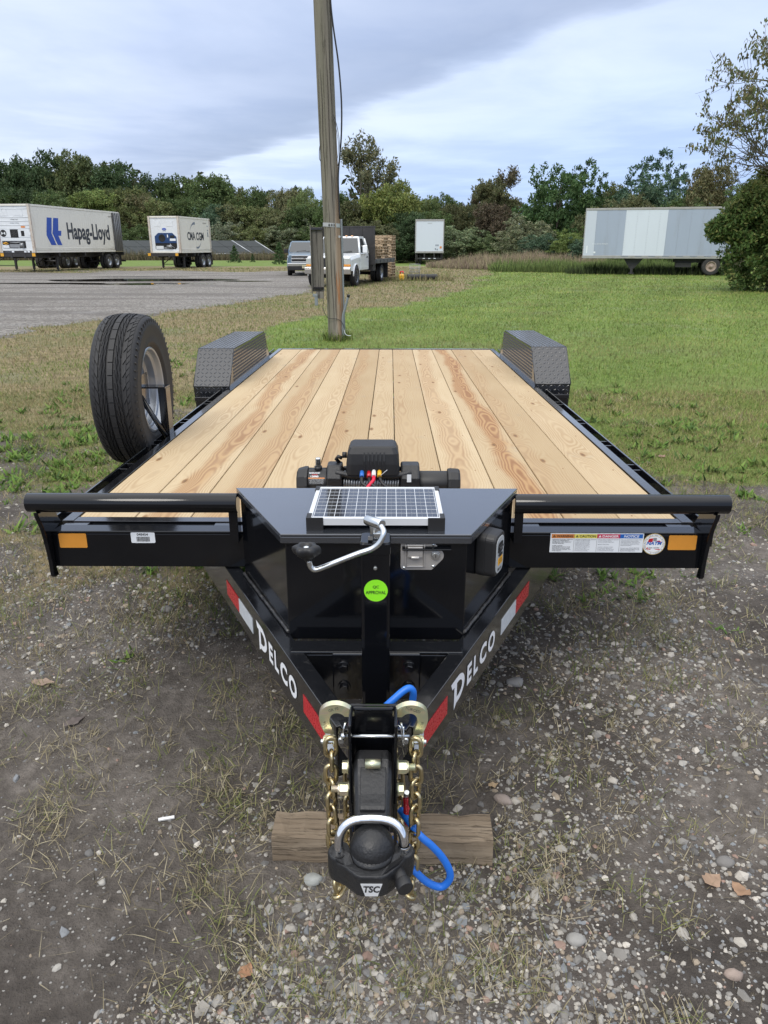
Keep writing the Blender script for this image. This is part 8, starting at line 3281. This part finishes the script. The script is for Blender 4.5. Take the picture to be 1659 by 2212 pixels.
# ------------------------------------------------------------------ tall weeds at the far edge of the lawn
def tall_weeds():
    rs = np.random.default_rng(4)

    def patch(n, xr, yr, hmin, hmax, pal, nm, lb, wfac=1.0, keepf=None):
        x = rs.uniform(*xr, n)
        y = rs.uniform(*yr, n)
        if keepf is not None:
            k = keepf(x, y)
            x, y = x[k], y[k]
        m = len(x)
        cl = fbm(x * 0.6, y * 0.6, 3)
        L = rs.uniform(hmin, hmax, m) * (0.35 + 1.2 * cl)
        if nm == 'tall_dry_weeds':
            L = L * (0.30 + 0.70 * smooth(y, 54, 61)) * (0.4 + 0.6 * smooth(x, 3.5, 8))
        cb = np.array(pal)[rs.choice(len(pal), m)] * rs.uniform(0.7, 1.25, (m, 1))
        V, F, C = ribbons(x, y, np.zeros(m), rs.uniform(0, 2 * PI, m), L, np.full(m, 0.035 * wfac) * rs.uniform(0.6, 1.3, m), rs.uniform(0, 0.35, m), rs.uniform(0, 0.6, m), 2, cb * 0.75, cb * 1.15)
        o = inst(nm, np_mesh(nm, V, F, M['blade'], C))
        tag(o, lb, 'weeds', kind='stuff')
    patch(26000, (3.5, 17), (54, 66), 0.6, 1.3, [(0.31, 0.25, 0.16), (0.38, 0.31, 0.20), (0.26, 0.20, 0.135), (0.29, 0.21, 0.17), (0.23, 0.235, 0.10)], 'tall_dry_weeds', 'tall tan and pinkish weeds between the white trailer and the lawn', 1.2,
          lambda x, y: (y - 54) > np.clip((x - 3.5) * -1.4 + 7, 0, 9))
    patch(12000, (7.2, 22), (49.5, 54), 0.35, 0.9, [(0.13, 0.20, 0.045), (0.17, 0.23, 0.065), (0.10, 0.15, 0.04)], 'tall_green_weeds', 'uncut green grass along the far edge of the lawn', 1.2, lambda x, y: y > 49.5 + np.clip(11 - x, 0, 5) * 0.5)
    patch(7000, (11.2, 20), (43.0, 48.5), 0.30, 0.75, [(0.055, 0.085, 0.025), (0.075, 0.11, 0.03), (0.04, 0.06, 0.02)], 'weeds_under_trailer', 'dark green weeds growing under the side-on trailer', 1.1, lambda x, y: y > 47.0 - (x - 11.2) * 0.30)
    patch(9000, (-48, 4), (95, 98), 0.6, 1.5, [(0.15, 0.13, 0.07), (0.11, 0.11, 0.05), (0.19, 0.16, 0.09)], 'weeds_by_racks', 'brown weeds at the foot of the solar racks', 2.2)
    patch(1600, (-0.6, 3.4), (37, 42), 0.10, 0.35, [(0.30, 0.25, 0.13), (0.20, 0.21, 0.08)], 'weeds_by_truck', 'straggling weeds round the back of the flatbed truck', 1.0)
    a = rs.uniform(0, 2 * PI, 260)
    r = 0.15 + np.abs(rs.normal(0, 0.06, 260))
    x, y = -0.84 + r * np.cos(a), 13.4 + r * np.sin(a)
    cb = pick(PAL_G, 260)
    V, F, C = ribbons(x, y, np.zeros(260), rs.uniform(0, 2 * PI, 260), rs.uniform(0.08, 0.26, 260), np.full(260, 0.012), rs.uniform(0, 0.5, 260), rs.uniform(0, 0.8, 260), 2, cb * 0.8, cb)
    o = inst('grass_at_pole', np_mesh('grass_at_pole', V, F, M['blade'], C))
    tag(o, 'longer grass round the foot of the pole', 'grass', kind='stuff')


tall_weeds()
